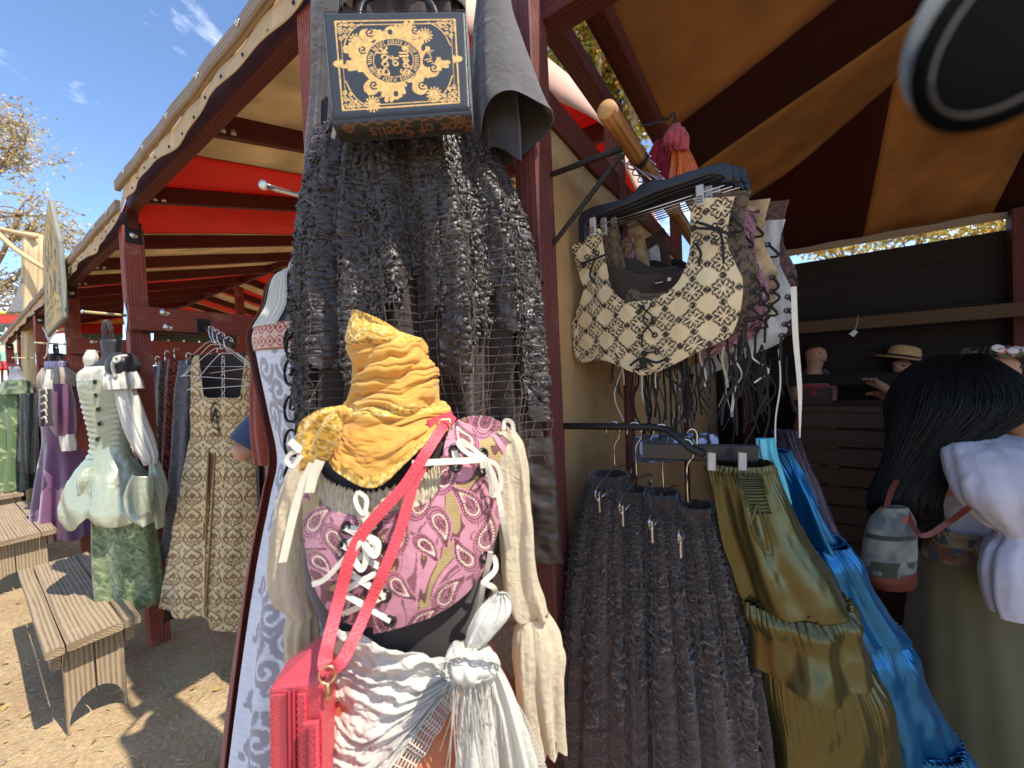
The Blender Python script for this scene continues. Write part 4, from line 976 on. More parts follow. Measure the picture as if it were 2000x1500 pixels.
# crochet border along the lower hem of the wrap
hb_ = pix2([(690, 1600), (760, 1500), (835, 1396), (900, 1318)], 60); hb2 = pix2([(760, 1610), (800, 1520), (862, 1420), (912, 1330)], 60)
kk_ = np.linspace(0, 1, 13)[:, None, None]; qq = hb_[None] * (1 - kk_) + hb2[None] * kk_
pl_ = formA.hit(qq[..., 0], qq[..., 1], .020); pl_ = pl_ + np.array([0, -1, 0]) * (.004 * np.sin(np.linspace(0, 40, 60)))[None, :, None]
lattice(pl_, 2, 2, .0011, M_white, 'crochet_border', sh)
# tails below the knot
def fall(keys, pleat, amp, seed, name, br=.5): return surf(name, loft(keys, 120, 110, pleat, amp, seed, br, .005, 24., .10), M_white, sh, True)
fall([(905, 945, 1300, .57), (902, 955, 1350, .565), (896, 968, 1420, .565), (888, 975, 1520, .565), (880, 985, 1620, .565)], 6, (.004, .008), 4, 'tail')
fall([(945, 975, 1298, .58), (955, 1000, 1350, .58), (972, 1030, 1430, .58), (985, 1060, 1540, .59), (1000, 1080, 1640, .6)], 6, (.004, .009), 8, 'tail')
gq = pix2([(930, 1310), (990, 1400), (1040, 1520)], 70); gq2 = pix2([(948, 1300), (1020, 1390), (1075, 1520)], 70); kk_ = np.linspace(0, 1, 10)[:, None, None]; qq = gq[None] * (1 - kk_) + gq2[None] * kk_
lattice(np.array([[list(P(qq[i, j, 0], qq[i, j, 1], .60)) for j in range(70)] for i in range(10)]), 1, 2, .0009, M_white, 'crochet_border', sh)
# knot: a bundled turn, an upright loop
kn = loft([(885, 925, 1262, .57, .7), (872, 960, 1282, .565, .7), (876, 972, 1302, .56, .7), (900, 960, 1322, .565, .7)], 90, 50, 8, (.004, .006), 3, wr=.003); surf('knot', kn, M_white, sh, True, cap=True)
lo = loft([(905, 930, 1275, .57, .8), (908, 968, 1240, .575, .8), (922, 1000, 1200, .58, .8), (945, 1002, 1172, .585, .75), (962, 996, 1160, .585, .7)], 100, 80, 5, (.004, .007), 6, wr=.003, sharp=True); surf('upright_loop', lo, M_white, sh, True, cap=True)
parts = []; rs = np.random.default_rng(2)
for i in range(46):
    x0 = rs.uniform(880, 965); y0 = rs.uniform(1280, 1310); z0 = .55 + rs.uniform(-.004, .01); x1 = x0 + rs.normal(10, 22); ll = rs.uniform(60, 260)
    parts.append(tube_geo([P(x0, y0, z0), P((x0 + x1) / 2 + rs.normal(0, 6), y0 + ll * .5, z0 - .006), P(x1, y0 + ll, z0 + .01)], .0007, 4, 10))
for i in range(14):
    a0 = rs.uniform(0, 6.28); c_ = np.array(list(P(918, 1292, .555))); w_ = np.linspace(0, rs.uniform(2, 5), 12) + a0
    parts.append(tube_geo([c_ + np.array([.045 * math.cos(a) * rs.uniform(.7, 1), -.012 * rs.uniform(.4, 1.4), .02 * math.sin(a)]) for a in w_], .0009, 4, 24))
v, f, uv = cat_parts(parts); tag(mk('fringe', v, f, M_white, sh, uv), None, None, None, 'stuff')

# ---- coral shoulder bag
bg = thing('shoulder_bag', P(580, 1500, .56), 'coral pink leather shoulder bag slung across the near form', 'bag')
A0, A1, A2, A3 = P(524, 1342, .53), P(632, 1330, .50), P(655, 1216, .62), P(560, 1290, .66)      # lid corners: near left, near right, back right, back left
dn = Vector((P(505, 1570, .50) - A0)) ; dn = Vector((-.012, 0, -.26))
def boxquad(top4, down, name, mat, parent, bev=.006):
    V = [list(q) for q in top4] + [list(q + down) for q in top4]
    o = mk(name, V, [(0, 1, 2, 3), (7, 6, 5, 4), (0, 4, 5, 1), (1, 5, 6, 2), (2, 6, 7, 3), (3, 7, 4, 0)], mat, parent, [(0, 0)] * 8, smooth=False)
    b = o.modifiers.new('bevel', 'BEVEL'); b.width = bev; b.segments = 3; return o
boxquad([A0, A1, A2, A3], dn, 'bag_body', M_coral, bg, .008)
fw = (A1 - A0); outn = Vector((fw.y, -fw.x, 0)).normalized()
if outn.y > 0: outn = -outn
def strip(u0, u1, off, mat, name, dz0=-.004, dz1=-.25, th=.003):
    p0, p1 = A0 + fw * u0, A0 + fw * u1
    return boxquad([p0 + outn * (off + th) + UP * dz0, p1 + outn * (off + th) + UP * dz0, p1 + outn * off + UP * dz0, p0 + outn * off + UP * dz0], Vector((-.012 * (dz0 - dz1) / .26, 0, dz1 - dz0)), name, mat, bg, .0014)
strip(.06, .36, .0, M_coral, 'side_panel', -.010); strip(.36, .40, .003, M_coral_dark, 'piping'); strip(.40, .50, .002, M_zip, 'zip_tape'); strip(.43, .47, .004, M_coral_dark, 'zip_teeth'); strip(.50, .54, .003, M_coral_dark, 'piping')
strip(.55, .70, .0, M_coral, 'side_panel', -.012); strip(.72, .96, .006, M_coral, 'front_pocket', -.045, -.25, .006); strip(.80, .83, .013, M_zip, 'pocket_zip', -.05, -.25, .002)
for u_s in (.08, .34, .565, .685, .745, .94):
    for k in range(26):
        q_s = A0 + fw * u_s + outn * (.0042 if u_s < .7 else .0125) + Vector((-.012 * k / 26, 0, -.02 - .009 * k - (.03 if u_s > .7 else 0)))
        if q_s.z > A0.z - .252: tube('stitch', [q_s, q_s - UP * .005], .0006, M_ribbon if k % 1 else M_coral_dark, bg, 4)
ringc = P(640, 1318, .50)
ring('swivel_ring', ringc, (.3, -1, .2), .010, .0016, M_brass, bg, 18, 6); tube('clasp', [ringc + Vector((0, -.002, -.010)), ringc + Vector((.002, -.004, -.022)), ringc + Vector((-.003, 0, -.034))], .0024, M_brass, bg, 6, 8)
s1 = [(884, 812), (862, 838), (832, 884), (792, 946), (745, 998), (706, 1044), (682, 1094), (662, 1170), (642, 1250), (634, 1292), (640, 1312)]
s2 = [(830, 902), (808, 945), (796, 985), (778, 1045), (752, 1110), (722, 1178), (694, 1240), (668, 1290), (645, 1310)]
def stp(pts, w_, off):
    q = [fp(x, y, off) if y < 1180 else fp(x, y, off).lerp(P(x, y, .505), min(1, (y - 1180) / 110)) for x, y in pts]
    return ribbon('strap', q, w_, M_coral, bg, 60, .0016, None, .25)
st1 = stp(s1, .017, .030); stp(s2, .016, .026)
c_ = fp(868, 830, .034); bk = ring('buckle', c_, (.2, -1, .5), .013, .0018, M_brass, bg, 4, 6)
ribbon('strap', [Vector(formA.pt(np.array(-.95), zA(822), .03)), fp(884, 812, .03)], .017, M_coral, bg, 8, .0016)
# ================================================================== black tattered dress hung from the beam, centre top
M_black = cloth('black crepe', srgb(50, 46, 50), .75, .12, 14, 1300., .2, .5, 0, .2, .3, 0, 30.)
M_black_ruf = cloth('black crinkled ruffle', srgb(50, 38, 32), .42, .3, 20, 900., .25, .2, .05, 0, .6)
M_black_net = cloth('black net cord', srgb(84, 68, 58), .7, .15, 30)
M_lining = cloth('dark brown lining', srgb(58, 46, 40), .85, .12, 10, 900., .1, .2)
dz = .90
dr = thing('tattered_black_dress', P(830, 700, dz), 'black tattered ruffled dress with net underskirt hanging behind the yellow scarf', 'dress')
skirtB = Body([(672, 905, -40, dz, .4), (660, 912, 120, dz, .4), (640, 935, 245, dz, .4), (618, 970, 340, dz, .4), (606, 1008, 440, dz, .42), (598, 1030, 540, dz, .42), (600, 1040, 640, dz, .42), (606, 1044, 800, dz, .42), (622, 1046, 950, dz, .42), (640, 1046, 1120, dz, .42)])
zB = lambda py: hz(820, py, dz)
def skirt_fn(ang, h, off=0.0):
    k = np.clip((zB(240) - h) / (zB(240) - zB(1120)), 0, 1)
    pl = (.75 * np.sin(ang * 15 + 1.6 * np.sin(ang * 3)) + .45 * np.sin(ang * 9 + 2 + h * 2) + .3 * np.sin(ang * 27 + 1)) * (.008 + .034 * k)
    return skirtB.pt(ang, h, off + pl)
h = np.linspace(zB(-40), zB(1060), 150)[:, None]; t = np.linspace(0, 2 * np.pi, 260, endpoint=False)[None]
surf('lining_skirt', skirt_fn(t + 0 * h, h + 0 * t, -.012), M_lining, dr, True)
# brown brocade corset at the very top
TBr = Tile(120); [TBr.spiral((x, y), .16, a, 1.2, .022) for x, y, a in ((.25, .25, 0), (.75, .3, 2), (.3, .75, 4), (.8, .8, 1))]
p = skirtB.grid(zB(-40), zB(26), 30, 120, .004)
surf('brocade_corset', p, M_vc, dr, True, lambda u, v, q: mixc(srgb(40, 32, 28), srgb(150, 112, 66), TBr.get(u / .05, v / .05)))
# crinkled ruffle petals in ragged vertical tiers
def petals(fn, n, zfun, a0, a1, size, seed, name, parent, mat, out=.004, rows=None):
    r = np.random.default_rng(seed)
    ang = r.uniform(a0, a1, n); hh = zfun(ang, r)
    base = fn(ang, hh, r.uniform(0, out, n)); e = 1e-3
    ta = nrmz(fn(ang + .02, hh, 0 * ang) - fn(ang - .02, hh, 0 * ang)); tv = nrmz(fn(ang, hh + .004, 0 * ang) - fn(ang, hh - .004, 0 * ang)); nn = nrmz(np.cross(ta, tv))
    outw = base - np.stack([np.interp(hh, skirtB.h, skirtB.cx), np.interp(hh, skirtB.h, skirtB.cy), hh], -1); nn = nn * np.sign((nn * outw).sum(-1, keepdims=True) + 1e-9)
    rot = r.uniform(-1.2, 1.2, n)[:, None]; d1 = -tv * np.cos(rot) + ta * np.sin(rot); d2 = np.cross(nn, d1)
    sz = (size * r.uniform(.5, 1.3, n))[:, None]; V = []
    for i in range(4):
        k = i / 3
        for j in range(3):
            q = (j - 1) * (.36 - .18 * abs(k - .4))
            cur = .35 * math.sin(k * 2.6) + .42 * r.normal(0, 1, (n, 1)) * k + (.15 if j == 1 else -.05)
            V.append(base + d1 * sz * k * 1.35 + d2 * sz * (q + .12 * r.normal(0, 1, (n, 1))) + nn * sz * cur * .7)
    V = np.stack(V, 1); fq = gf(4, 3); Fq = (np.arange(n) * 12)[:, None, None] + fq[None]
    return tag(mk(name, V, Fq.reshape(-1, 4), mat, parent, None, None), None, None, None, 'stuff')
def zf(ang, r):
    low = np.where(np.cos(ang) < 0, zB(660), zB(600)) + .10 * np.sin(ang * 7) * 1.0 + .05 * np.sin(ang * 17)
    low = low - .16 * (np.cos(ang) > .75) - .20 * (np.cos(ang) < -.72)
    return zB(262) + (low - zB(262)) * r.uniform(0, 1, len(ang)) ** .8
rs_ = np.random.default_rng(77)
for i in range(92):
    a_c = math.pi * .985 + math.pi * 1.03 * (i + .5) / 92 + rs_.normal(0, .012)
    left = math.cos(a_c) < 0
    end = (zB(660) if left else zB(605)) + .085 * math.sin(a_c * 7) + .05 * rs_.normal() - .15 * (math.cos(a_c) > .75) - .17 * (math.cos(a_c) < -.72)
    st_ = zB(258) + rs_.uniform(-.10, .015) * (i % 3 == 0)
    nl = int(max(40, (st_ - end) / .0026)); hh_l = np.linspace(st_, end, nl)[:, None]; cw = np.linspace(-1, 1, 7)[None]
    cx_, cy_, aa_, bb_ = skirtB.at(hh_l); wid = (.0155 + .006 * vn(hh_l * 30, 0 * hh_l + i)) * np.clip((hh_l - end) / .03, .25, 1)
    ang_ = a_c + .035 * vn(hh_l * 7, 0 * hh_l + i * 3.1) + cw * wid / np.maximum(np.sqrt((aa_ * math.sin(a_c)) ** 2 + (bb_ * math.cos(a_c)) ** 2), .05)
    lam = 2 * np.pi / (.012 + .010 * rs_.uniform()); jig = 9 * vn(hh_l * 40, 0 * hh_l + i * 7)
    outw = .005 + .0075 * np.abs(cw) ** 1.2 * np.sin(hh_l * lam + jig + 1.6 * np.sign(cw)) + .004 * vn(hh_l * 160, cw * 2 + i) + .004 * rs_.uniform()
    pz = skirt_fn(ang_, hh_l + .006 * np.abs(cw) * np.cos(hh_l * lam * .9 + jig + i), outw)
    surf('ruffle_strip', pz, M_black_ruf, dr, th=.0006)
petals(skirt_fn, 2600, zf, math.pi * .97, 2.03 * math.pi, .0095, 5, 'ruffle_petals', dr, M_black_ruf, .012)
def zf2(ang, r): return zB(560) + (zB(820) - zB(560)) * r.uniform(0, 1, len(ang))
petals(lambda a, h_, o: skirt_fn(a, h_, o), 1500, zf2, math.pi, math.pi * 1.22, .013, 6, 'ruffle_petals', dr, M_black_ruf, .01)
# net underskirt
h = np.linspace(zB(470), zB(900), 56)[:, None]; t = np.linspace(math.pi * 1.02, 2 * math.pi * .995, 84)[None]
sk_ = .12 * np.sin(t * 5 + 1) * (h - zB(470)) * 4
pn = skirt_fn(t + .10 * np.sin(h * 9 + t * 3), h + 0 * t, .010)
lattice(crumple(pn, .010, 9.), 2, 2, .0008, M_black_net, 'net_layer', dr)
h = np.linspace(zB(860), zB(1100), 60)[:, None]; t = np.linspace(math.pi, 2 * math.pi, 160)[None]
fl_ = crumple(skirt_fn(t + 0 * h, h + 0 * t, .008), .006, 40.); fl_[-30:, :, 2] += np.linspace(0, 1, 30)[:, None] * (.03 * vn(t * 9, 0 * t) + .02 * vn(t * 31, 0 * t + 3)) + .0
surf('lower_flounce', fl_, M_black_ruf, dr)
# dangling laces and care tag
for pts, w_ in (([(690, 250), (676, 300), (664, 360), (655, 440)], .006), ([(722, 250), (726, 310), (735, 380)], .007), ([(700, 250), (686, 290), (690, 322), (706, 318), (708, 280), (700, 250)], .0025), ([(745, 250), (756, 265), (752, 300)], .003)):
    ribbon('lace', [P(x, y, .80) for x, y in pts], w_, cloth('dusty black tape', srgb(66, 68, 62), .6, .1, 30), dr, 20, twist=.4)
ribbon('care_tag', [P(654, 250, .80), P(650, 270, .80)], .008, M_white, dr, 4)
# bell sleeves
slv = [(936, 996, -40, .86, .7), (932, 1002, 20, .86, .7), (926, 1026, 90, .86, .7), (922, 1052, 160, .855, .7), (920, 1072, 215, .85, .7), (922, 1084, 250, .85, .7)]
p = loft(slv, 170, 90, 3, (.002, .014), 4, .7, .002, 10.)
p[-30:, :, 2] += (.030 * np.sin(np.linspace(0, 2 * np.pi, 170) * 1 + 2.2) + .016 * np.sin(np.linspace(0, 2 * np.pi, 170) * 3 + .5))[None] * np.linspace(0, 1, 30)[:, None] ** 1.5
surf('right_bell_sleeve', p, M_black, dr, True, th=.001)
p = loft([(950, 1010, 170, .87), (950, 1020, 250, .87), (954, 1026, 310, .87)], 120, 50, 3, (.003, .010), 9, .7); p[-20:, :, 2] += (.016 * np.sin(np.linspace(0, 12.6, 120)))[None] * np.linspace(0, 1, 20)[:, None]
surf('right_sleeve_lining', p, M_black, dr, True, th=.001)
surf('left_bell_sleeve', loft([(612, 668, -40, .88), (611, 652, 80, .88), (611, 640, 180, .88), (604, 642, 280, .88), (597, 646, 380, .88), (596, 650, 405, .88)], 120, 90, 3, (.002, .008), 5, .6, .002, 10.), M_black, dr, True, th=.001)
surf('left_sleeve_tier', loft([(644, 682, 150, .86), (642, 680, 230, .86), (636, 672, 310, .86), (634, 668, 335, .86)], 100, 50, 3, (.002, .007), 7, .6), M_black, dr, True, th=.001)
tube('hanging_hook', [P(790, -60, .93), P(790, -20, .93)], .006, M_black_steel, dr, 6)

# ================================================================== book shaped bag
M_leather_bk = cloth('gilt black leather', None, .42, .08, 30, 500., .35, .1, 0, 0, .5)
M_blk_leather = plain('black leather', srgb(38, 40, 42), .45, 0, .45, .12, 30, .35, 380)
NW, NH = 300, 224
TK = Tile(NW, NH); AR = NH / NW
def R90(pts, c): return [(c[0] + y, c[1] - x) for x, y in pts]
# ornamental frame
for o_, r_ in ((.085, .005), (.115, .003)):
    TK.line([(o_, o_ * .9), (1 - o_, o_ * .9)], r_, 1, 300, False); TK.line([(o_, AR - o_ * .7), (1 - o_, AR - o_ * .7)], r_, 1, 300, False)
    TK.line([(o_, o_ * .9), (o_, AR - o_ * .7)], r_, 1, 300, False); TK.line([(1 - o_, o_ * .9), (1 - o_, AR - o_ * .7)], r_, 1, 300, False)
for sx_ in (0, 1):
    for sy_ in (0, 1):
        def cn(x, y): return (x if not sx_ else 1 - x, (y if not sy_ else AR + .02 - y))
        for (x, y, r0) in ((.11, .10, .028), (.155, .10, .022), (.11, .15, .022), (.15, .14, .02), (.20, .10, .018), (.115, .195, .018), (.185, .13, .014), (.145, .18, .014)):
            q = cn(x, y); TK.spiral(q, r0, rp.uniform(0, 6), 1.3, .0036)
        TK.line([cn(.27, .095), cn(.21, .13), cn(.16, .19), cn(.125, .27)], .004, 1, 80, False)
    q = (.075 if not sx_ else .925, AR * .5); TK.blob(q, .028, .022).blob((q[0] + (.03 if not sx_ else -.03), q[1]), .012, .03)
# gilt cartouche with dark oval, and scrolls
c0 = (.47, AR * .49)
for i in range(64):
    a = i / 64 * 6.283; rr0 = .245 + .045 * math.sin(a * 4 + .6) + .03 * math.sin(a * 9) + .02 * math.sin(a * 15); TK.line([(c0[0] + .17 * math.cos(a), c0[1] + .15 * math.sin(a)), (c0[0] + rr0 * math.cos(a) * 1.18, c0[1] + rr0 * math.sin(a) * .92)], .014, 1, 30, False)
for x, y in ((.30, .18), (.30, .55), (.62, .17), (.64, .57), (.24, .3), (.73, .45)):
    TK.blob((x, y), .055, .045, .4); TK.spiral((x + .02, y - .02), .03, 1, 1.2, .006, 0)
for x, y in ((.70, .19), (.22, .22), (.74, .62), (.30, .66)):                    # blossoms
    for a in np.linspace(0, 6.28, 14): TK.line([(x, y), (x + .05 * math.cos(a), y + .05 * math.sin(a))], .006, 1, 12, False)
for x, y in ((.46, .16), (.47, .60)): TK.blob((x, y), .04, .04); TK.line([(x - .13, y - .02 if y < .3 else y + .02), (x, y)], .0025, 1, 60, False); TK.blob((x, y), .018, .02, 0, 0)
for x, y in ((.60, .30), (.61, .46), (.685, .28), (.33, .36)): TK.blob((x, y), .016, .026, .2, 0)
TK.blob((.725, .36), .045, .07, .5, 0)
for k in range(7): TK.line([(.70 + rp.uniform(-.01, .04), .31 + k * .015), (.735 + rp.uniform(-.01, .02), .305 + k * .015)], .004, 1, 12, False)
TK.blob(c0, .195, .162, 0, 0)
th = np.linspace(0, 6.283, 400)
for q, r_ in ((1.0, .003), (.73, .003)): TK.dots(np.stack([c0[0] + .192 * q * np.cos(th), c0[1] + .159 * q * np.sin(th)], 1), r_, 1, False)
# blackletter lettering with a broad nib, turned a quarter
GL = {'B': [[(.1, 0), (.1, 1)], [(-.08, .08), (.3, -.02), (.6, .14), (.5, .38), (.15, .46)], [(.15, .46), (.62, .58), (.62, .85), (.3, 1.02), (-.05, .95)]],
      'o': [[(.3, .42), (.08, .55), (.08, .85), (.3, 1.0)], [(.3, .42), (.52, .55), (.52, .85), (.3, 1.0)]],
      'k': [[(.1, 0), (.1, 1.0)], [(.1, .66), (.45, .42), (.5, .5), (.2, .68)], [(.2, .68), (.5, .92), (.62, .98)]],
      'f': [[(.5, .05), (.28, .08), (.24, .3), (.24, 1.02)], [(.02, .42), (.5, .42)]],
      'S': [[(.62, .1), (.3, -.02), (.08, .2), (.4, .48), (.62, .75), (.35, 1.02), (0, .9)], [(-.06, .3), (.1, .55)]],
      'p': [[(.1, .42), (.1, 1.3)], [(.1, .45), (.5, .45), (.52, .85), (.1, 1.0)]],
      'e': [[(.1, .7), (.5, .62), (.42, .42), (.12, .52), (.08, .85), (.3, 1.0), (.52, .9)]],
      'l': [[(.18, 0), (.18, .9), (.32, 1.0)]], 's': [[(.48, .46), (.2, .42), (.12, .6), (.45, .78), (.4, .98), (.08, .96)]]}
ADV = {'B': .82, 'o': .66, 'k': .72, 'f': .6, 'S': .82, 'p': .68, 'e': .64, 'l': .42, 's': .62}
def letter_pts(word, size):
    out, x = [], 0
    for ch in word:
        for st in GL[ch]: out.append([((x + a) * size, b * size) for a, b in st])
        x += ADV[ch]
    return out, x * size
for word, xc, size in (('Book', .395, .072), ('of', .470, .062), ('Spells', .545, .056)):
    sts, wd = letter_pts(word, size)
    for st in sts:
        p_ = spl([(xc - size * .5 + y, c0[1] + wd / 2 - x, 0) for x, y in st], 60)[:, :2]
        for ox, oy in ((-.0035, -.0035), (-.0018, -.0018), (0, 0), (.0018, .0018), (.0035, .0035)): TK.dots(p_ + [ox, oy], .0028, 1, False)
for i in range(58):                                                            # ring inscription
    a = i / 58 * 6.283; m_ = .865
    if i % 7 == 6: continue
    for k in range(2):
        e1, e2 = rp.uniform(-.02, .02, 2); TK.line([(c0[0] + (.192 * m_ + .012) * math.cos(a + e1), c0[1] + (.159 * m_ + .012) * math.sin(a + e1)), (c0[0] + (.192 * m_ - .012) * math.cos(a + e2), c0[1] + (.159 * m_ - .012) * math.sin(a + e2))], .0028, 1, 10, False)
bk = thing('book_bag', P(780, 240, .74), 'black book shaped leather bag with gilt cover hung on the black dress', 'bag')
c00, c10, c11, c01 = P(629, 22, .735), P(911, 19, .735), P(921, 214, .70), P(648, 234, .70)
bn = (c10 - c00).cross(c01 - c00).normalized()
if bn.y < 0: bn = -bn                                 # away from the viewer
def bq(u, v, d):
    q = (c00.lerp(c10, u)).lerp(c01.lerp(c11, u), v); return q + bn * d
gp_ = np.zeros((NH, NW, 3)); BT = .042
for i in range(NH):
    for j in range(NW):
        u, v = j / (NW - 1), i / (NH - 1); ed = min(u, 1 - u, (v) * .7, (1 - v) * .7); gp_[i, j] = bq(u, v, .004 * max(0, 1 - ed / .03) ** 2)
uu_, vv_ = np.meshgrid((np.arange(NW) + .5) / NW, (np.arange(NH) + .5) / NW)
kg = TK.get(uu_, vv_); cc = mixc(srgb(36, 40, 44), srgb(232, 184, 104), kg * (.8 + .2 * vn(uu_ * 60, vv_ * 60)))
mk('front_cover', gp_, gf(NH, NW), M_leather_bk, bk, np.stack([uu_, vv_], -1), cc)
def slab(u0, u1, v0, v1, d0, d1, name, mat, bev=.004):
    V = [list(bq(u, v, d)) for d in (d0, d1) for (u, v) in ((u0, v0), (u1, v0), (u1, v1), (u0, v1))]
    o = mk(name, V, [(0, 1, 2, 3), (7, 6, 5, 4), (0, 4, 5, 1), (1, 5, 6, 2), (2, 6, 7, 3), (3, 7, 4, 0)], mat, bk, [(0, 0)] * 8, smooth=False); b = o.modifiers.new('bevel', 'BEVEL'); b.width = bev; b.segments = 3; return o
slab(0, 1, 0, 1, .0045, .010, 'cover_board', M_blk_leather, .003); slab(0, 1, 0, 1, BT, BT + .008, 'back_board', M_blk_leather, .003); slab(.02, .98, .03, .93, .0105, BT - .0005, 'page_block', M_blk_leather, .002)
# spine along the lower edge, rounded, with faint lettering
TS = Tile(240, 60)
sts, wd = letter_pts('BookofSpells', .085)
x = .24
for word in ('Spells', 'of', 'Book'):
    s_, wd = letter_pts(word, .085)
    for st in s_: TS.line([(x + wd - a, .165 - b) for a, b in st], .007, 1, 50, False)
    x += wd + .05
TS.line([(.1 + i * .02, .04 + .014 * math.sin(i * 1.2)) for i in range(41)], .006, 1, 300, False); TS.line([(.1 + i * .02, .21 + .014 * math.sin(i * 1.2)) for i in range(41)], .005, 1, 300, False)
for x in (.1, .9): TS.spiral((x, .06), .04, 0, 1.4, .008)
sg = np.zeros((50, 200, 3))
for i in range(50):
    for j in range(200):
        a = i / 49; sg[i, j] = bq(j / 199, 1.0 + .055 * math.sin(a * math.pi) ** .6, .002 + (BT + .004) * (1 - math.cos(a * math.pi)) / 2)
uu_, vv_ = np.meshgrid((np.arange(200) + .5) / 200, (np.arange(50) + .5) / 200)
mk('spine', sg, gf(50, 200), M_leather_bk, bk, np.stack([uu_, vv_], -1), mixc(srgb(34, 34, 36), srgb(120, 78, 48), TS.get(uu_, vv_) * .8))
for pth in ([(0, 0), (1, 0)], [(1, 0), (1, 1)], [(0, 1), (0, 0)]):
    tube('edge_stitching', [bq(u * .985 + .0075, v * .98 + .01, -.0004) for u, v in (pth[0], ((pth[0][0] + pth[1][0]) / 2, (pth[0][1] + pth[1][1]) / 2), pth[1])], .0008, M_blk_leather, bk, 5, 12)
tube('carry_loop', [bq(.2, 0, .03), bq(.3, -.3, .03), bq(.7, -.3, .03), bq(.8, 0, .03)], .005, M_blk_leather, bk, 8, 20)

# ================================================================== white brocade gown with the rust coat, left of the black dress
M_rust = cloth('rust red wool', srgb(132, 58, 40), .9, .12, 8, 900., .3, .3, .1, .2)
zw = 1.12
gown = Body([(582, 614, 462, zw, .9), (580, 612, 520, zw, .9), (545, 650, 545, zw, .6), (530, 690, 600, zw, .55), (506, 690, 650, zw, .6), (512, 690, 700, zw, .6), (532, 680, 800, zw, .6), (548, 668, 890, zw, .6), (538, 690, 960, zw, .62), (516, 720, 1100, zw, .66), (494, 750, 1300, zw, .7), (474, 790, 1520, zw, .72), (460, 810, 1660, zw, .72)])
zW = lambda py: hz(600, py, zw)
ff = thing('dress_form', Vector((P(640, 900, zw).x, P(640, 900, zw).y, 0)), 'grey necked dress form under the white brocade gown and rust coat', 'dress form', 'dress forms')
surf('torso', gown.grid(zW(462), zW(930), 50, 50, -.008), M_form_grey, ff, True, cap=True)
cxy = (P(640, 900, zw).x, P(640, 900, zw).y)
tube('hanging_strap', [P(592, 466, zw), P(588, 440, zw), P(594, 405, zw + .02), P(604, 440, zw), P(606, 466, zw)], .006, M_black_cord, ff, 6, 16)
tube('stand_pole', [Vector((*cxy, zW(930))), Vector((*cxy, .0))], .016, M_black_steel, ff, 8)
# metal arm that it hangs from
ar = tube('steel_display_rod', [P(516, 362, 1.02), P(560, 375, 1.12), P(640, 396, 1.3)], .0075, M_steel, None, 8, 6); tag(ar, 'thin steel arm with round end sticking out left of the black dress', 'rod')
lathe('rod_cap', P(513, 361, 1.015), [(.006, 0), (.0125, 0), (.0125, .001), (.0125, .004), (.0125, .005), (.004, .005)], M_steel, ar, P(640, 396, 1.3) - P(516, 362, 1.02), 14)
gw = thing('brocade_gown', P(540, 1500, zw), 'white gown with grey damask front panel and patterned red bust band', 'gown')
TD = Tile(200, 300)
for cx_, cy_, a, s_ in ((.25, .3, 0, 1), (.75, .3, 3.14, -1), (.25, .95, 1.2, -1), (.75, .95, 2, 1), (.5, .62, .5, 1), (.5, 1.3, 3.5, -1)):
    TD.spiral((cx_, cy_), .2, a, 1.2, .045, 1, s_); TD.spiral((cx_ + .05, cy_ + .22), .1, a + 2, .9, .03, 1, -s_); TD.blob((cx_ - .16, cy_ + .1), .06, .04, a)
def gdam(u, v, p):
    k = TD.get(u / .20, v / .20); st = (np.floor(v / .0018) % 2) * .05; return mixc(mixc(srgb(212, 214, 222), srgb(190, 194, 206), st * 6), srgb(146, 142, 148), k * .9)
hh = np.linspace(zW(676), zW(1650), 330)[:, None]; t = np.linspace(math.pi * .72, math.pi * 1.75, 170)[None]
kfl = np.clip((zW(900) - hh) / (zW(900) - zW(1500)), 0, 1); pg = gown.pt(t + 0 * hh, hh + 0 * t, .004 + .018 * kfl * np.sin(t * 9 + hh * 1.5))
surf('damask_panel', pg, M_vc, gw, False, gdam)
TBd = Tile(100, 60); TBd.line([(0, .3), (.25, .08), (.5, .3), (.75, .52), (1, .3)], .03).line([(0, .3), (.25, .52), (.5, .3), (.75, .08), (1, .3)], .03); TBd.blob((.25, .3), .07, .09).blob((.75, .3), .07, .09)
pg = gown.grid(zW(634), zW(684), 40, 200, .008, math.pi * .72, math.pi * 1.75, False)
pg[:, :, 2] -= .03 * np.linspace(0, 1, 200)[None] ** 2 * 0
surf('bust_band', pg, M_vc, gw, False, lambda u, v, p: mixc(mixc(srgb(206, 170, 150), srgb(150, 52, 46), TBd.get(u / .06, v / .06 / .6 * .6)), srgb(150, 84, 60), ((v < .004) | (v > v.max() - .004)).astype(float)))
# gathered white chemise with an open throat
pg = gown.grid(zW(512), zW(640), 60, 240, .010, math.pi * .74, math.pi * 1.42, False); tt_ = np.linspace(0, 1, 240)[None]; pg = pg + np.array([0, -1, 0]) * (.004 * np.abs(np.sin(tt_ * 60 + fbm(tt_ * 8, np.linspace(0, 1, 60)[:, None]))))[..., None]
surf('chemise', pg, M_white, gw, th=.001)
pg = gown.grid(zW(512), zW(640), 60, 120, .010, math.pi * 1.50, math.pi * 1.8, False); surf('chemise', crumple(pg, .003, 30.), M_white, gw, th=.001)
nk = loft([(574, 622, 508, zw), (570, 626, 520, zw), (576, 618, 532, zw)], 120, 14, 26, (.003, .005), 3, .9); surf('neck_ruffle', nk, M_white, gw, True, th=.001)
tube('neck_tie', [P(590, 524, zw - .05), P(600, 545, zw - .06), P(606, 548, zw - .06)], .005, M_white, gw, 6, 8)
for i, y in enumerate((640, 700, 772, 838, 905)):
    tube('lacing_loop', [P(588, y + 8, zw - .13), P(566, y + 2, zw - .14), P(556, y + 22, zw - .14), P(560, y + 48, zw - .14), P(578, y + 52, zw - .14)], .0038, M_black_cord, gw, 6, 16)
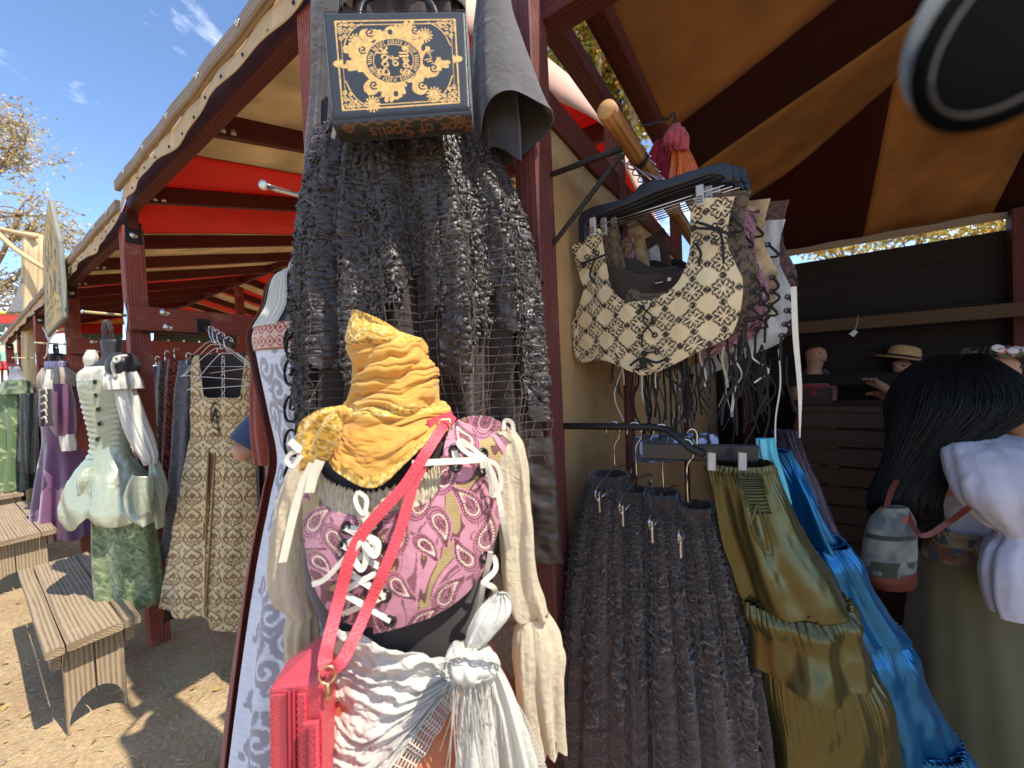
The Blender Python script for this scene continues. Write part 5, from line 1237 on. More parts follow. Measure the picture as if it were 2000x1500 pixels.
tube('lacing_cord', [P(563, 650, zw - .14), P(560, 690, zw - .14), P(574, 725, zw - .14), P(566, 800, zw - .14)], .0035, M_black_cord, gw, 6, 20)
ct = thing('rust_coat', P(520, 1500, zw + .1), 'rust red open coat hanging round the white brocade gown', 'coat')
h = np.linspace(zW(552), zW(1640), 120)[:, None]; t = np.linspace(math.pi * .25, math.pi * 1.10, 90)[None]
kfl = np.clip((zW(700) - h) / 1.0, 0, 1); surf('coat_body', gown.pt(t + 0 * h, h + 0 * t, .022 + .02 * kfl + .012 * kfl * np.sin(t * 12 + h)), M_rust, ct, th=.003)
surf('left_sleeve', loft([(528, 560, 566, zw + .08), (512, 552, 620, zw + .07), (498, 545, 720, zw + .06), (496, 546, 820, zw + .06), (504, 552, 905, zw + .06)], 80, 70, 4, (.003, .006), 4, .8, .004), M_rust, ct, True)
for y in (640, 700): ribbon('coat_tape', [P(520, y - 40, zw - .04), P(516, y + 10, zw - .05)], .006, M_black_cord, ct, 5)
surf('coat_shoulder', gown.grid(zW(540), zW(610), 20, 40, .016, math.pi * .5, math.pi * 1.18, False), cloth('charcoal coat shoulder', srgb(74, 62, 54), .9), ct, th=.002)

# ================================================================== garments of the timber stall
def ptn(n, m, fn):
    t = Tile(n, m); fn(t); return t
def damask_tile(t):
    for sgn, x0 in ((1, .0),):
        t.line([(.5, .02), (.30, .18), (.14, .34), (.20, .52), (.36, .50), (.34, .38)], [.03, .045, .04, .05, .03, .02], 1, 120)
        t.line([(.14, .36), (.06, .55), (.18, .78), (.40, .86), (.5, .98)], [.03, .045, .03, .045, .03], 1, 120)
        t.spiral((.30, .68), .10, 2.0, 1.2, .022); t.spiral((.16, .12), .09, 0, 1.2, .022, 1, -1)
        t.line([(.5, .28), (.42, .42), (.48, .6)], [.02, .05, .01], 1, 60); t.line([(.5, .62), (.40, .72), (.46, .82)], [.01, .035, .01], 1, 50)
    t.blob((.5, .46), .03, .12); t.blob((.5, .75), .02, .07); t.mirror(); t.blob((0, .95), .05, .08); t.blob((0, .7), .02, .06)
TDM = ptn(160, 160, damask_tile)
def dam(u, v, p=None, s=.115): return mixc(srgb(214, 192, 146), srgb(138, 100, 52), TDM.get(u / s, v / s) * .95)
zd = 2.18
dd = thing('damask_dress', P(420, 1200, zd), 'cream dress with golden brown damask scrolls hanging on wire hangers', 'dress')
bodyD = Body([(372, 498, 690, zd, .34), (374, 498, 740, zd, .36), (372, 497, 800, zd, .4), (374, 492, 860, zd, .4), (360, 500, 930, zd, .45), (345, 508, 1040, zd, .48), (328, 520, 1140, zd, .5), (314, 532, 1230, zd, .5), (310, 540, 1280, zd, .5)])
def dp(top, bot, nr, nc, name, off=.0, pl=0, sd=0):
    p, q = patch(bodyD, top, bot, nr, nc, off); k = np.linspace(0, 1, nr)[:, None]; u = np.linspace(0, 1, nc)[None]
    p = p + np.array([0, -1, 0]) * (pl * k * np.sin(u * 11 + sd + 1.5 * k) + pl * .4 * k * np.sin(u * 19 + sd) + .004 * fbm(u * 8, k * 8, 0 * u + sd))[..., None]
    return surf(name, p, M_vc, dd, False, lambda a, b, _: dam(q[..., 0] * zd / F, q[..., 1] * zd / F), th=.002)
dp([(372, 718), (376, 700), (388, 694), (392, 722), (398, 772), (434, 776), (470, 772), (476, 722), (480, 694), (493, 700), (497, 718)], [(372, 860), (378, 868), (392, 872), (404, 876), (418, 890), (432, 898), (446, 888), (458, 876), (472, 870), (484, 866), (494, 858)], 150, 190, 'bodice_front', .004)
dp([(370, 858), (386, 866), (408, 874)], [(312, 1186), (350, 1206), (406, 1204)], 230, 130, 'left_skirt_panel', .0, .010, 1)
dp([(418, 884), (462, 870), (496, 858)], [(396, 1206), (430, 1232), (520, 1240)], 230, 150, 'right_skirt_panel', .004, .010, 2)
p, q = patch(bodyD, [(404, 876), (430, 880), (450, 878)], [(396, 1050), (404, 1080), (410, 1060)], 60, 30, -.006); surf('brown_underpanel', p, cloth('brown velvet', srgb(120, 82, 54), .9, .1, 10, 900., .2, .6), dd)
bk_ = bodyD.grid(hz(430, 690, zd), hz(430, 1215, zd), 70, 80, -.004, .0, math.pi, False); surf('back', bk_, M_lining, dd)
for sx_ in (-1, 1):
    tube('skirt_braid', [Vector(bodyD.hit(x, y, .008)) for x, y in (((408, 876), (404, 960), (402, 1060), (400, 1200)) if sx_ < 0 else ((420, 884), (416, 960), (410, 1060), (401, 1190)))], .0045, cloth('gold braid', srgb(150, 116, 66), .8), dd, 6, 24)
for i in range(6): tube('bodice_lace', [Vector(bodyD.hit(414 + 4 * (i % 2), 786 + i * 12, .01)), Vector(bodyD.hit(430 - 4 * (i % 2), 792 + i * 12, .012))], .003, M_black_cord, dd, 5, 4)
tube('bodice_lace', [Vector(bodyD.hit(x, y, .014)) for x, y in ((420, 784), (412, 800), (414, 826), (420, 800), (428, 850))], .003, M_black_cord, dd, 5, 20)
inn = np.array([[list(Vector(bodyD.pt(np.array(a), hz(430, y, zd), -.005))) for a in np.linspace(.4, math.pi - .4, 20)] for y in np.linspace(716, 800, 10)]); surf('neck_lining', inn, M_lining, dd)
# wire hangers on the arm
fa_ = P(398, 638, 2.30); fb_ = P(456, 676, 1.95)
arm = thing('faceout_arm', fa_, 'dark steel arm bolted to the cross board, carrying wire hangers', 'rod')
tube('arm', [fa_, fb_], .011, M_black_steel, arm, 8); beam('mounting_plate', fa_ - UP * .035, fa_ + UP * .045, .07, .008, M_black_steel, arm, up=D, n=2)
for i in range(7): lathe('stud', fa_.lerp(fb_, .2 + .12 * i) + UP * .010, [(.003, 0), (.003, .012), (.001, .014)], M_chrome, arm, UP, 6)
def wire_hanger(c, axis, wdt, drop, label, tilt=0.0, r=.0022, mat=M_chrome):
    t = thing('wire_hanger', c, label, 'hanger', 'wire hangers'); ax = Vector(axis).normalized(); c = Vector(c)
    hook = [c + ax * (.022 * math.cos(a)) + UP * (.022 * math.sin(a) - .020) for a in np.linspace(-.5, 3.6, 14)]; hook = hook[::-1]
    nk_ = c - UP * .085
    tube('hook', [c + ax * .02 - UP * .035] + [c + ax * (.02 * math.cos(a)) - UP * (.02 - .02 * math.sin(a)) for a in np.linspace(0, 3.14, 9)] + [c - ax * .015 - UP * .05, nk_], r, mat, t, 6, 40)
    a_, b_ = nk_ + ax * wdt / 2 - UP * (drop + tilt), nk_ - ax * wdt / 2 - UP * (drop - tilt)
    tube('frame', [nk_, nk_ + ax * .05 - UP * .012, a_, a_ - UP * .012 - ax * .01, b_ - UP * .012 + ax * .01, b_, nk_ - ax * .05 - UP * .012, nk_], r, mat, t, 6, 90)
    return t
for i, (k, tl_) in enumerate(((.30, .01), (.45, -.015), (.62, .02), (.85, -.005))):
    wire_hanger(fa_.lerp(fb_, k) + UP * .03, RIGHT + AWAY * .15 * (i - 1), .40 - .02 * i, .13 + .01 * i, ('wire hanger farthest along the steel arm, nearest the board', 'second wire hanger from the cross board', 'third wire hanger from the cross board', 'wire hanger at the near end of the steel arm, with a chain')[i], tl_)
lk = [P(436, 700 + 12 * i, 2.02) for i in range(7)]
chn = thing('chain', lk[0], 'short steel chain hanging in front of the damask dress', 'chain')
for i, c in enumerate(lk):
    a_ = (RIGHT if i % 2 else AWAY); tube('link', [c + UP * .018 * math.sin(q) + a_ * .008 * math.cos(q) for q in np.linspace(0, 6.283, 16)], .0022, M_chrome, chn, 5)
# dark gowns packed to its left
M_silver = cloth('crushed silver satin', srgb(92, 88, 92), .35, .35, 30, 500., .2, .4, 0, .8, .6, 0, 60.)
def dia(u, v, p=None): k = ((np.abs(((u / .022) % 1) - .5) + np.abs(((v / .03) % 1) - .5)) % .5 < .14).astype(float); return mixc(srgb(36, 30, 32), srgb(150, 132, 112), k * .8)
def redb(u, v, p=None): return mixc(srgb(60, 26, 24), srgb(166, 76, 60), TDM.get(u / .08, v / .08))
def pack(name, keys, mat, colf, label, seed, cat='gown', pl=6, amp=(.004, .02)):
    o = thing(name, P((keys[-1][0] + keys[-1][1]) / 2, keys[-1][2], keys[-1][3]), label, cat, 'garments packed on the inner rail')
    surf('body', loft(keys, 100, 120, pl, amp, seed, .8, .003), mat, o, True, colf, cap=True); wc = P((keys[0][0] + keys[0][1]) / 2, keys[0][2], keys[0][3])
    tube('hanger_hook', [wc - UP * .01, wc + UP * .05, wc + UP * .07 + RIGHT * .015, wc + UP * .055 + RIGHT * .03], .003, M_chrome, o, 6, 12); return o
pack('silver_gown', [(352, 378, 712, 2.25), (346, 380, 760, 2.25), (342, 376, 840, 2.25), (338, 372, 930, 2.25), (332, 366, 1010, 2.25), (320, 360, 1085, 2.25)], M_silver, None, 'crushed silver grey gown sleeve beside the damask dress', 3)
pack('black_shoulder_gown', [(350, 500, 702, 2.32, .3), (352, 502, 722, 2.32, .3), (358, 504, 800, 2.32, .3), (350, 505, 950, 2.32, .4), (345, 512, 1100, 2.32, .4)], M_black, None, 'black gown on a hanger directly behind the damask dress', 8)
pack('red_brocade_gown', [(330, 352, 700, 2.5), (326, 352, 760, 2.5), (322, 350, 850, 2.5), (316, 345, 960, 2.5), (312, 340, 1060, 2.5)], M_vc, redb, 'rusty red brocade gown between black and silver ones', 4)
pack('diamond_gown', [(312, 334, 705, 2.6), (308, 336, 760, 2.6), (308, 332, 860, 2.6), (306, 330, 960, 2.6), (304, 330, 1050, 2.6)], M_vc, dia, 'black gown with small white diamond lattice pattern', 5)
pack('navy_gown', [(296, 314, 715, 2.7), (292, 316, 760, 2.7), (294, 318, 850, 2.7), (300, 320, 950, 2.7), (300, 322, 1040, 2.7)], cloth('navy purple velvet', srgb(52, 44, 92), .8, .15, 12, 900., .2, .8), None, 'navy and purple velvet gown next to the post', 6)
rr = np.random.default_rng(21)
dk = [srgb(60, 44, 40), srgb(84, 60, 44), srgb(50, 50, 58), srgb(96, 40, 40), srgb(46, 62, 46), srgb(120, 90, 60)]
dl = ['brown', 'tan brown', 'slate', 'wine red', 'dark green', 'camel']
for i in range(6):
    x = 500 - i * 18; pack('robe', [(x - 14, x + 12, 706, 2.9 + .1 * i), (x - 16, x + 14, 780, 2.9 + .1 * i), (x - 18, x + 14, 900, 2.9 + .1 * i), (x - 22, x + 18, 1040, 2.9 + .1 * i)], cloth('robe cloth', dk[i], .85, .2, 12), None, dl[i] + ' robe on the rail deep inside the timber stall', 30 + i, 'robe')

# ---- mint green satin gown on a black form, hanging from the first post
M_mint = satin('mint satin', srgb(166, 172, 148), .32, .08, .35, .7, 12.); M_mint.node_tree.nodes['Principled BSDF'].inputs['Metallic'].default_value = .2
zg = 2.12
gy = Body([(197, 240, 664, zg, .8), (198, 238, 700, zg, .8), (176, 262, 716, zg, .6), (166, 258, 745, zg, .7), (172, 252, 790, zg, .7), (184, 246, 850, zg, .7), (182, 248, 885, zg, .7), (160, 270, 930, zg, .75), (150, 292, 975, zg, .75), (156, 300, 1010, zg, .75), (185, 302, 1060, zg, .7), (196, 306, 1130, zg, .7), (205, 312, 1190, zg, .7)])
zG = lambda py: hz(220, py, zg)
fg = thing('dress_form', P(220, 900, zg), 'black dress form with bare shoulder stump wearing the mint satin gown', 'dress form', 'dress forms')
surf('torso', gy.grid(zG(664), zG(960), 60, 48, -.010), plain('black vinyl form', srgb(52, 52, 54), .5, 0, .4), fg, True, cap=True)
lathe('shoulder_stump', P(240, 716, zg - .09), [(.01, -.075), (.045, -.06), (.066, -.02), (.068, .02), (.05, .06), (.02, .075)], plain('black vinyl stump', srgb(46, 46, 48), .45), fg, (RIGHT * .5 - AWAY * .3 + UP * .8), 20)
tube('hanging_strap', [P(206, 668, zg), P(203, 640, zg), P(208, 627, zg + .02), P(216, 640, zg), P(218, 668, zg)], [.011, .011], M_black_cord, fg, 6, 16)
mg = thing('mint_satin_gown', P(230, 1190, zg), 'mint green satin gown with bustled overskirt hanging at the first post', 'gown')
h = np.linspace(zG(722), zG(890), 110)[:, None]; t = np.linspace(0, 2 * np.pi, 150, endpoint=False)[None]
pg = gy.pt(t + 0 * h, h + 0 * t, .006 + .0035 * np.sin(h * 210 + 1.5 * np.sin(t * 3)) * np.clip((zG(770) - h) / .06, 0, 1) * (.5 + .5 * np.sin(t * 2 + 1)))
surf('ruched_bodice', pg, M_mint, mg, True)
h = np.linspace(zG(885), zG(992), 100)[:, None]
kk = np.clip((zG(885) - h) / (zG(885) - zG(992)), 0, 1); sw = .5 + .5 * np.sin(t * 5 + .4)
pg = gy.pt(t + 0 * h, h + 0 * t - .07 * kk * np.abs(np.sin(t * 2.5 + .6)), .006 + .020 * np.sin(kk * 3.1) * sw + .007 * kk * np.sin(t * 11 + h * 9) + .006 * np.sin(h * 40 + t * 5 + 2 * np.sin(t * 3)) * kk)
surf('bustled_overskirt', crumple(pg, .010, 15., .22, 5, True), M_mint, mg, True, th=.002)
p = tail([(266, 930, zg - .20), (258, 975, zg - .20), (262, 1010, zg - .20), (280, 1030, zg - .19)], [.05, .075, .06, .02], .04, 60, 50, .03, 2.); surf('looped_drape', p, M_mint, mg, False, th=.002)
p = tail([(292, 900, zg - .10), (298, 960, zg - .1), (300, 1000, zg - .1), (306, 1034, zg - .1)], [.02, .05, .035, .012], .03, 60, 40, .02, 1.); surf('looped_drape', p, M_mint, mg, False, th=.002)
p = tail([(164, 915, zg - .12), (156, 940, zg - .14), (152, 968, zg - .14)], [.02, .03, .012], .02, 40, 30, .012, 1.); surf('looped_drape', p, M_mint, mg, False, th=.002)
TL = Tile(160, 200)
for x, y, a in ((.2, .2, .5), (.7, .45, 2.2), (.3, .8, 1.0), (.8, 1.0, .2), (.55, .1, 1.5)):
    for k in range(6): TL.line([(x + .03 * k, y + .04 * k), (x + .03 * k + .16 * math.cos(a + k * .4), y + .04 * k + .16 * math.sin(a + k * .4))], [.03, .008], 1, 24)
def leaf(u, v, p=None): return mixc(mixc(srgb(84, 100, 68), srgb(112, 126, 88), np.clip(.5 + fbm(u * 30, v * 30), 0, 1)), srgb(148, 160, 116), np.maximum(TL.get(u / .11, v / .11), TDM.get(u / .13, v / .13) * .5))
surf('brocade_underskirt', loft([(188, 290, 965, zg), (190, 298, 1040, zg), (196, 306, 1110, zg), (206, 312, 1178, zg)], 200, 120, 6, (.004, .022), 6, .6), M_vc, mg, True, leaf, th=.002)
for x, y in ((181, 746), (183, 772), (187, 800), (190, 828), (186, 858)): ring('bodice_clasp', Vector(gy.hit(x + 4, y, .012)), (-.3, -1, .1), .010, .004, M_grommet, mg, 8, 5)
gs_ = thing('white_chemise', P(260, 900, zg), 'white off shoulder chemise with long gathered sleeve on the mint gown', 'chemise')
surf('long_sleeve', loft([(222, 256, 742, zg - .08), (226, 266, 770, zg - .1), (240, 284, 820, zg - .1), (256, 300, 860, zg - .1), (272, 308, 890, zg - .1), (282, 304, 908, zg - .1)], 120, 90, 8, (.006, .010), 3, .7, .003, stretch=.2, sharp=True), M_white, gs_, True)
surf('shoulder_frill', loft([(216, 262, 726, zg - .09), (214, 270, 744, zg - .1), (218, 274, 760, zg - .1)], 140, 24, 12, (.006, .014), 4, .8), M_white, gs_, True, th=.001)
surf('neck_frill', loft([(178, 256, 716, zg, .7), (166, 260, 728, zg, .7), (164, 258, 744, zg, .7)], 180, 24, 20, (.004, .012), 5, .7), M_white, gs_, True, th=.001)
tube('tie', [P(226, 738, zg - .16), P(220, 712, zg - .17), P(230, 698, zg - .17), P(250, 694, zg - .15)], .008, M_white, gs_, 6, 16); ring('tie_loop', P(228, 702, zg - .18), (0, -1, .2), .014, .006, M_white, gs_, 14, 6)
lp_ = loft([(170, 186, 684, zg - .02), (164, 190, 700, zg - .02), (168, 186, 716, zg - .02)], 40, 20, 4, (.004, .006), 8, .8); surf('shoulder_bow', lp_, M_white, gs_, True, cap=True)

# ---- purple coat on the second form
zp = 3.5
M_purple = cloth('plum velvet', srgb(98, 54, 86), .75, .15, 10, 900., .2, 1.0, 0, .3, .3, 0, 20.)
fp_ = thing('dress_form', P(112, 800, zp), 'dark dress form wearing the plum purple coat', 'dress form', 'dress forms')
pc = Body([(98, 122, 690, zp, .9), (96, 124, 712, zp, .9), (88, 150, 745, zp, .6), (86, 152, 800, zp, .6), (92, 150, 860, zp, .6), (88, 166, 930, zp, .65), (84, 186, 1046, zp, .7)])
zPp = lambda py: hz(115, py, zp)
surf('torso', pc.grid(zPp(690), zPp(900), 40, 40, -.01), M_form, fp_, True, cap=True)
tube('hanging_strap', [P(108, 694, zp), P(106, 676, zp), P(112, 676, zp), P(112, 694, zp)], .012, M_black_cord, fp_, 6, 10)
co = thing('plum_coat', P(130, 1040, zp), 'long plum purple coat with ruffled grey collar and white cuff', 'coat')
h = np.linspace(zPp(745), zPp(1046), 110)[:, None]; t = np.linspace(0, 2 * np.pi, 120, endpoint=False)[None]; kk = np.clip((zPp(850) - h) / (zPp(850) - zPp(1046)), 0, 1)
surf('coat_body', gown.pt(t, h, 0) * 0 + pc.pt(t + 0 * h, h + 0 * t, .008 + .045 * kk * np.sin(t * 7 + .5)), M_purple, co, True, th=.003)
surf('sleeve', loft([(98, 132, 750, zp - .2), (96, 140, 790, zp - .2), (104, 142, 830, zp - .2), (114, 142, 850, zp - .2)], 60, 50, 3, (.003, .01), 3, .8, .004), M_purple, co, True)
surf('white_cuff', loft([(118, 142, 848, zp - .2), (122, 146, 868, zp - .2), (126, 146, 880, zp - .2)], 60, 20, 6, (.004, .010), 3, .7), M_white, co, True, cap=True)
surf('grey_ruffle_collar', loft([(92, 128, 718, zp - .05), (88, 146, 736, zp - .06), (92, 150, 756, zp - .06)], 160, 30, 12, (.008, .022), 4, .8), cloth('grey taupe ruffle', srgb(150, 136, 122), .6, .15, 12, 900., .2, .4), co, True, th=.002)
surf('lavender_neck_frill', loft([(94, 128, 706, zp - .05), (94, 124, 720, zp - .05)], 100, 12, 18, (.006, .010), 4, .8), cloth('lavender frill', srgb(176, 170, 204), .8), co, True, th=.002)
surf('white_jabot', loft([(92, 104, 722, zp - .25), (88, 100, 745, zp - .27), (84, 98, 762, zp - .27)], 50, 20, 5, (.005, .012), 4, .6), M_white, co, True, th=.002)
cs = thing('black_corset', P(90, 820, zp), 'small black laced corset hanging in front of the plum coat', 'corset')
surf('body', loft([(78, 98, 760, zp - .35), (80, 98, 800, zp - .35), (82, 100, 832, zp - .35)], 60, 40, 6, (.004, .008), 5, .7, .004), M_black, cs, True, cap=True)
for i in range(5): ribbon('lace', [P(80, 762 + i * 14, zp - .42), P(88, 758 + i * 14, zp - .44), P(92, 770 + i * 14, zp - .43)], .012, M_white, cs, 8, twist=1)

# ---- green jacket on the third form
zj = 4.6
fj = thing('dress_form', P(30, 800, zj), 'grey necked dress form wearing the mossy green jacket', 'dress form', 'dress forms')
jk = Body([(20, 42, 716, zj, .9), (20, 42, 735, zj, .9), (6, 60, 762, zj, .6), (2, 66, 820, zj, .6), (8, 62, 880, zj, .6), (4, 66, 950, zj, .7)])
zJ = lambda py: hz(30, py, zj)
surf('torso', jk.grid(zJ(716), zJ(900), 30, 36, -.01), M_form_grey, fj, True, cap=True); tube('stand_pole', [Vector((jk.cx.mean(), jk.cy.mean(), zJ(900))), Vector((jk.cx.mean(), jk.cy.mean(), 0))], .02, M_black_steel, fj, 8)
gj = thing('green_jacket', P(30, 950, zj), 'mossy green and black jacket at the left edge above the far bench', 'jacket')
h = np.linspace(zJ(745), zJ(955), 90)[:, None]; kk = np.clip((zJ(800) - h) / .6, 0, 1)
surf('jacket_body', jk.pt(t + 0 * h, h + 0 * t, .015 + .05 * kk * np.sin(t * 9)), M_vc, gj, True, lambda u, v, p: mixc(mixc(srgb(92, 112, 74), srgb(150, 164, 120), TL.get(u / .3, v / .3)), srgb(44, 44, 42), (np.sin(u * 9 + 1) > .2).astype(float) * .8), th=.003)
surf('dark_sleeve', loft([(44, 66, 768, zj - .2), (46, 68, 830, zj - .22), (48, 66, 890, zj - .22), (50, 64, 925, zj - .22)], 50, 40, 4, (.004, .02), 5, .8, .006), cloth('black leather sleeve', srgb(40, 42, 40), .45, .2, 14, 600., .2, .2, 0, .5), gj, True, cap=True)
surf('collar', loft([(14, 46, 742, zj - .05), (4, 58, 770, zj - .08)], 60, 14, 4, (.005, .02), 6, .7), M_vc, gj, True, lambda u, v, p: mixc(srgb(106, 122, 88), srgb(60, 64, 52), np.clip(.5 + vn(u * 30, v * 30), 0, 1)), th=.003)

# ---- shopper hidden behind the gown, only an elbow and navy sleeve show
M_navy = cloth('navy jersey', srgb(62, 72, 98), .85, .1, 12)
b_ = P(600, 900, 1.78); b_ = Vector((b_.x, b_.y, 0))
# (body is built with the people of the tent, further down)
# ================================================================== bodices on the wooden rod, right
R0 = P(1184, 214, .80)
rod = thing('hanging_pole', R0, 'thick round wooden pole with pale sawn end carrying the bodices', 'pole')
tube('pole', [R0, R0 + N * .3, R0 + N * 1.15], .0205, M_dowel, rod, 16, 10)
lathe('sawn_end', R0, [(.0195, -.001), (.0185, .002), (.001, .0025)], M_dowel_end, rod, -N, 20)
lathe('steel_collar', R0 + N * .23, [(.0212, -.012), (.0225, -.012), (.0225, .012), (.0212, .012)], M_black_steel, rod, N, 20)
brk = thing('wall_bracket', P(1066, 420, .985), 'black iron bracket with slanting brace bolted to the maroon post', 'bracket')
b1, b2, b3 = P(1064, 346, .975), P(1214, 290, .868), P(1072, 488, .975)
beam('arm', b1, b2, .012, .012, M_black_steel, brk, n=3); beam('brace', b3, b2 - UP * .012, .011, .011, M_black_steel, brk, n=4); beam('back_plate', b1 + UP * .006, P(1074, 512, .975), .016, .006, M_black_steel, brk, up=N, n=3)
bolt(P(1066, 372, .968), -N, .007, brk); bolt(P(1071, 480, .968), -N, .006, brk)
def plate(name, outline, q, nrm, th, mat, parent, bev=.002, shift=Vector((0, 0, 0))):
    pts = [onplane(x, y, q, nrm) + shift for x, y in outline]; k = len(pts); nrm = Vector(nrm).normalized()
    V = [list(p - nrm * th / 2) for p in pts] + [list(p + nrm * th / 2) for p in pts]
    o = mk(name, V, [tuple(range(k)), tuple(range(2 * k - 1, k - 1, -1))] + [(i, i + k, (i + 1) % k + k, (i + 1) % k) for i in range(k)], mat, parent, [(0, 0)] * (2 * k), smooth=False)
    if bev: b = o.modifiers.new('bevel', 'BEVEL'); b.width = bev; b.segments = 2; b.limit_method = 'ANGLE'
    return o
M_hanger = plain('black plastic hanger', srgb(34, 34, 38), .3, 0, .5, .1, 30)
M_clip = plain('clear grey clip', srgb(176, 172, 164), .25, 0, .6)
HG = [(1130, 432), (1136, 415), (1160, 404), (1220, 390), (1238, 378), (1250, 362), (1275, 352), (1300, 352), (1340, 338), (1395, 322), (1418, 318), (1430, 328), (1432, 352), (1424, 358), (1412, 345), (1390, 342), (1330, 362), (1280, 378), (1230, 400), (1165, 424), (1148, 440), (1146, 470), (1132, 475)]
C1 = R0 + N * .19
hang_lab = ['frontmost black plastic hanger holding the cream damask bodice', 'second black plastic hanger on the wooden pole', 'third black plastic hanger on the wooden pole', 'fourth black plastic hanger on the wooden pole', 'fifth black plastic hanger on the wooden pole', 'sixth black plastic hanger on the wooden pole']
for i in range(6):
    sh_ = N * (.048 * i) + UP * (.012 * i) - D * (.012 * (i % 3))
    hg = thing('clip_hanger', C1 + sh_, hang_lab[i], 'hanger', 'black hangers on the wooden pole')
    plate('shoulders', HG, C1, N, .014, M_hanger, hg, .004, sh_)
    tube('steel_bar', [onplane(1150, 446, C1, N) + sh_, onplane(1415, 362, C1, N) + sh_], .0017, M_chrome, hg, 6)
    hc = onplane(1272, 352, C1, N) + sh_; top = R0 + N * (.19 + .048 * i) + UP * .022
    tube('hook', [hc, hc.lerp(top, .4) + D * .02, top + D * .032 - UP * .03, top + UP * .004, top - D * .030 - UP * .026], .002, M_chrome, hg, 6, 30)
    if i < 3:
        for x, y in ((1160, 446), (1368, 386)):
            c_ = onplane(x, y, C1, N) + sh_ - N * .006; cl = beam('clip', c_ + UP * .024, c_ - UP * .022, .016, .012, M_clip, hg, up=N, n=3, ch=.002)
            for k in range(3): beam('clip_rib', c_ - UP * (.002 + .006 * k) - N * .0072 - D * .006, c_ - UP * (.002 + .006 * k) - N * .0072 + D * .006, .001, .002, M_hanger, cl, n=2, ch=.0002)
# patterns
def cream_tile(t):
    for a in np.linspace(0, 2 * np.pi, 4, endpoint=False) + .785:
        t.blob((.5 + .17 * math.cos(a), .5 + .17 * math.sin(a)), .088, .042, a, 1, .5)
    for a in np.linspace(0, 2 * np.pi, 4, endpoint=False):
        c, s_ = math.cos(a), math.sin(a)
        def q(x, y): return (.5 + x * c - y * s_, .5 + x * s_ + y * c)
        t.line([q(.16, .0), q(.30, .06), q(.34, .16), q(.26, .19)], .030, 1, 60); t.line([q(.16, .0), q(.30, -.06), q(.34, -.16), q(.26, -.19)], .030, 1, 60); t.dots([q(.26, .19), q(.26, -.19)], .045)
        t.line([q(.38, 0), q(.5, 0)], .03, 1, 20)
        for e in (-.55, -.25, 0, .25, .55): t.line([q(.36, 0), q(.43, .10 * e), q(.485, .22 * e)], [.016, .026, .018], 1, 20)
TCR = ptn(150, 150, cream_tile)
def cream(u, v, p=None):
    a, b = u / .060 + .15, v / .060
    g = ((np.abs(((a + b) % 1) - .5) < .03) | (np.abs(((a - b) % 1) - .5) < .03)).astype(float); c = mixc(srgb(222, 196, 150), srgb(196, 170, 126), g * .6)
    return mixc(c, srgb(38, 24, 18), TCR.get(a, b) * .97)
def brownb(u, v, p=None): return mixc(srgb(112, 90, 66), srgb(44, 34, 28), TCR.get(u / .03, v / .03) * .9)
def tanl(u, v, p=None): return mixc(srgb(196, 164, 116), srgb(120, 88, 58), np.clip(.3 + .6 * fbm(u * 40, v * 40), 0, 1))
def silv(u, v, p=None): return mixc(srgb(204, 200, 194), srgb(156, 152, 148), np.clip(.4 + .5 * fbm(u * 70, v * 20), 0, 1))
def darkb(u, v, p=None): return mixc(srgb(74, 52, 44), srgb(120, 84, 66), TDM.get(u / .05, v / .05) * .6)
def wine(u, v, p=None): return mixc(srgb(88, 30, 36), srgb(60, 24, 26), TDM.get(u / .06, v / .06))
def aquaf(u, v, p=None): return mixc(srgb(70, 160, 190), srgb(36, 90, 120), TDM.get(u / .06, v / .06))
BT_ = [(1117, 482), (1135, 470), (1158, 455), (1172, 448), (1179, 485), (1186, 520), (1198, 562), (1222, 588), (1248, 592), (1290, 584), (1322, 562), (1343, 520), (1349, 470), (1348, 420), (1348, 390), (1370, 388), (1400, 386), (1435, 383)]
BB_ = [(1122, 505), (1132, 535), (1143, 580), (1130, 608), (1119, 630), (1120, 670), (1130, 706), (1185, 704), (1235, 724), (1270, 732), (1320, 712), (1370, 686), (1410, 668), (1432, 650), (1448, 600), (1450, 545), (1430, 530), (1416, 450)]
cxp = onplane(1285, 560, C1, N)
def plane_uv(P_): d_ = P_ - np.array(cxp); return d_ @ -np.array(D), -d_[..., 2]
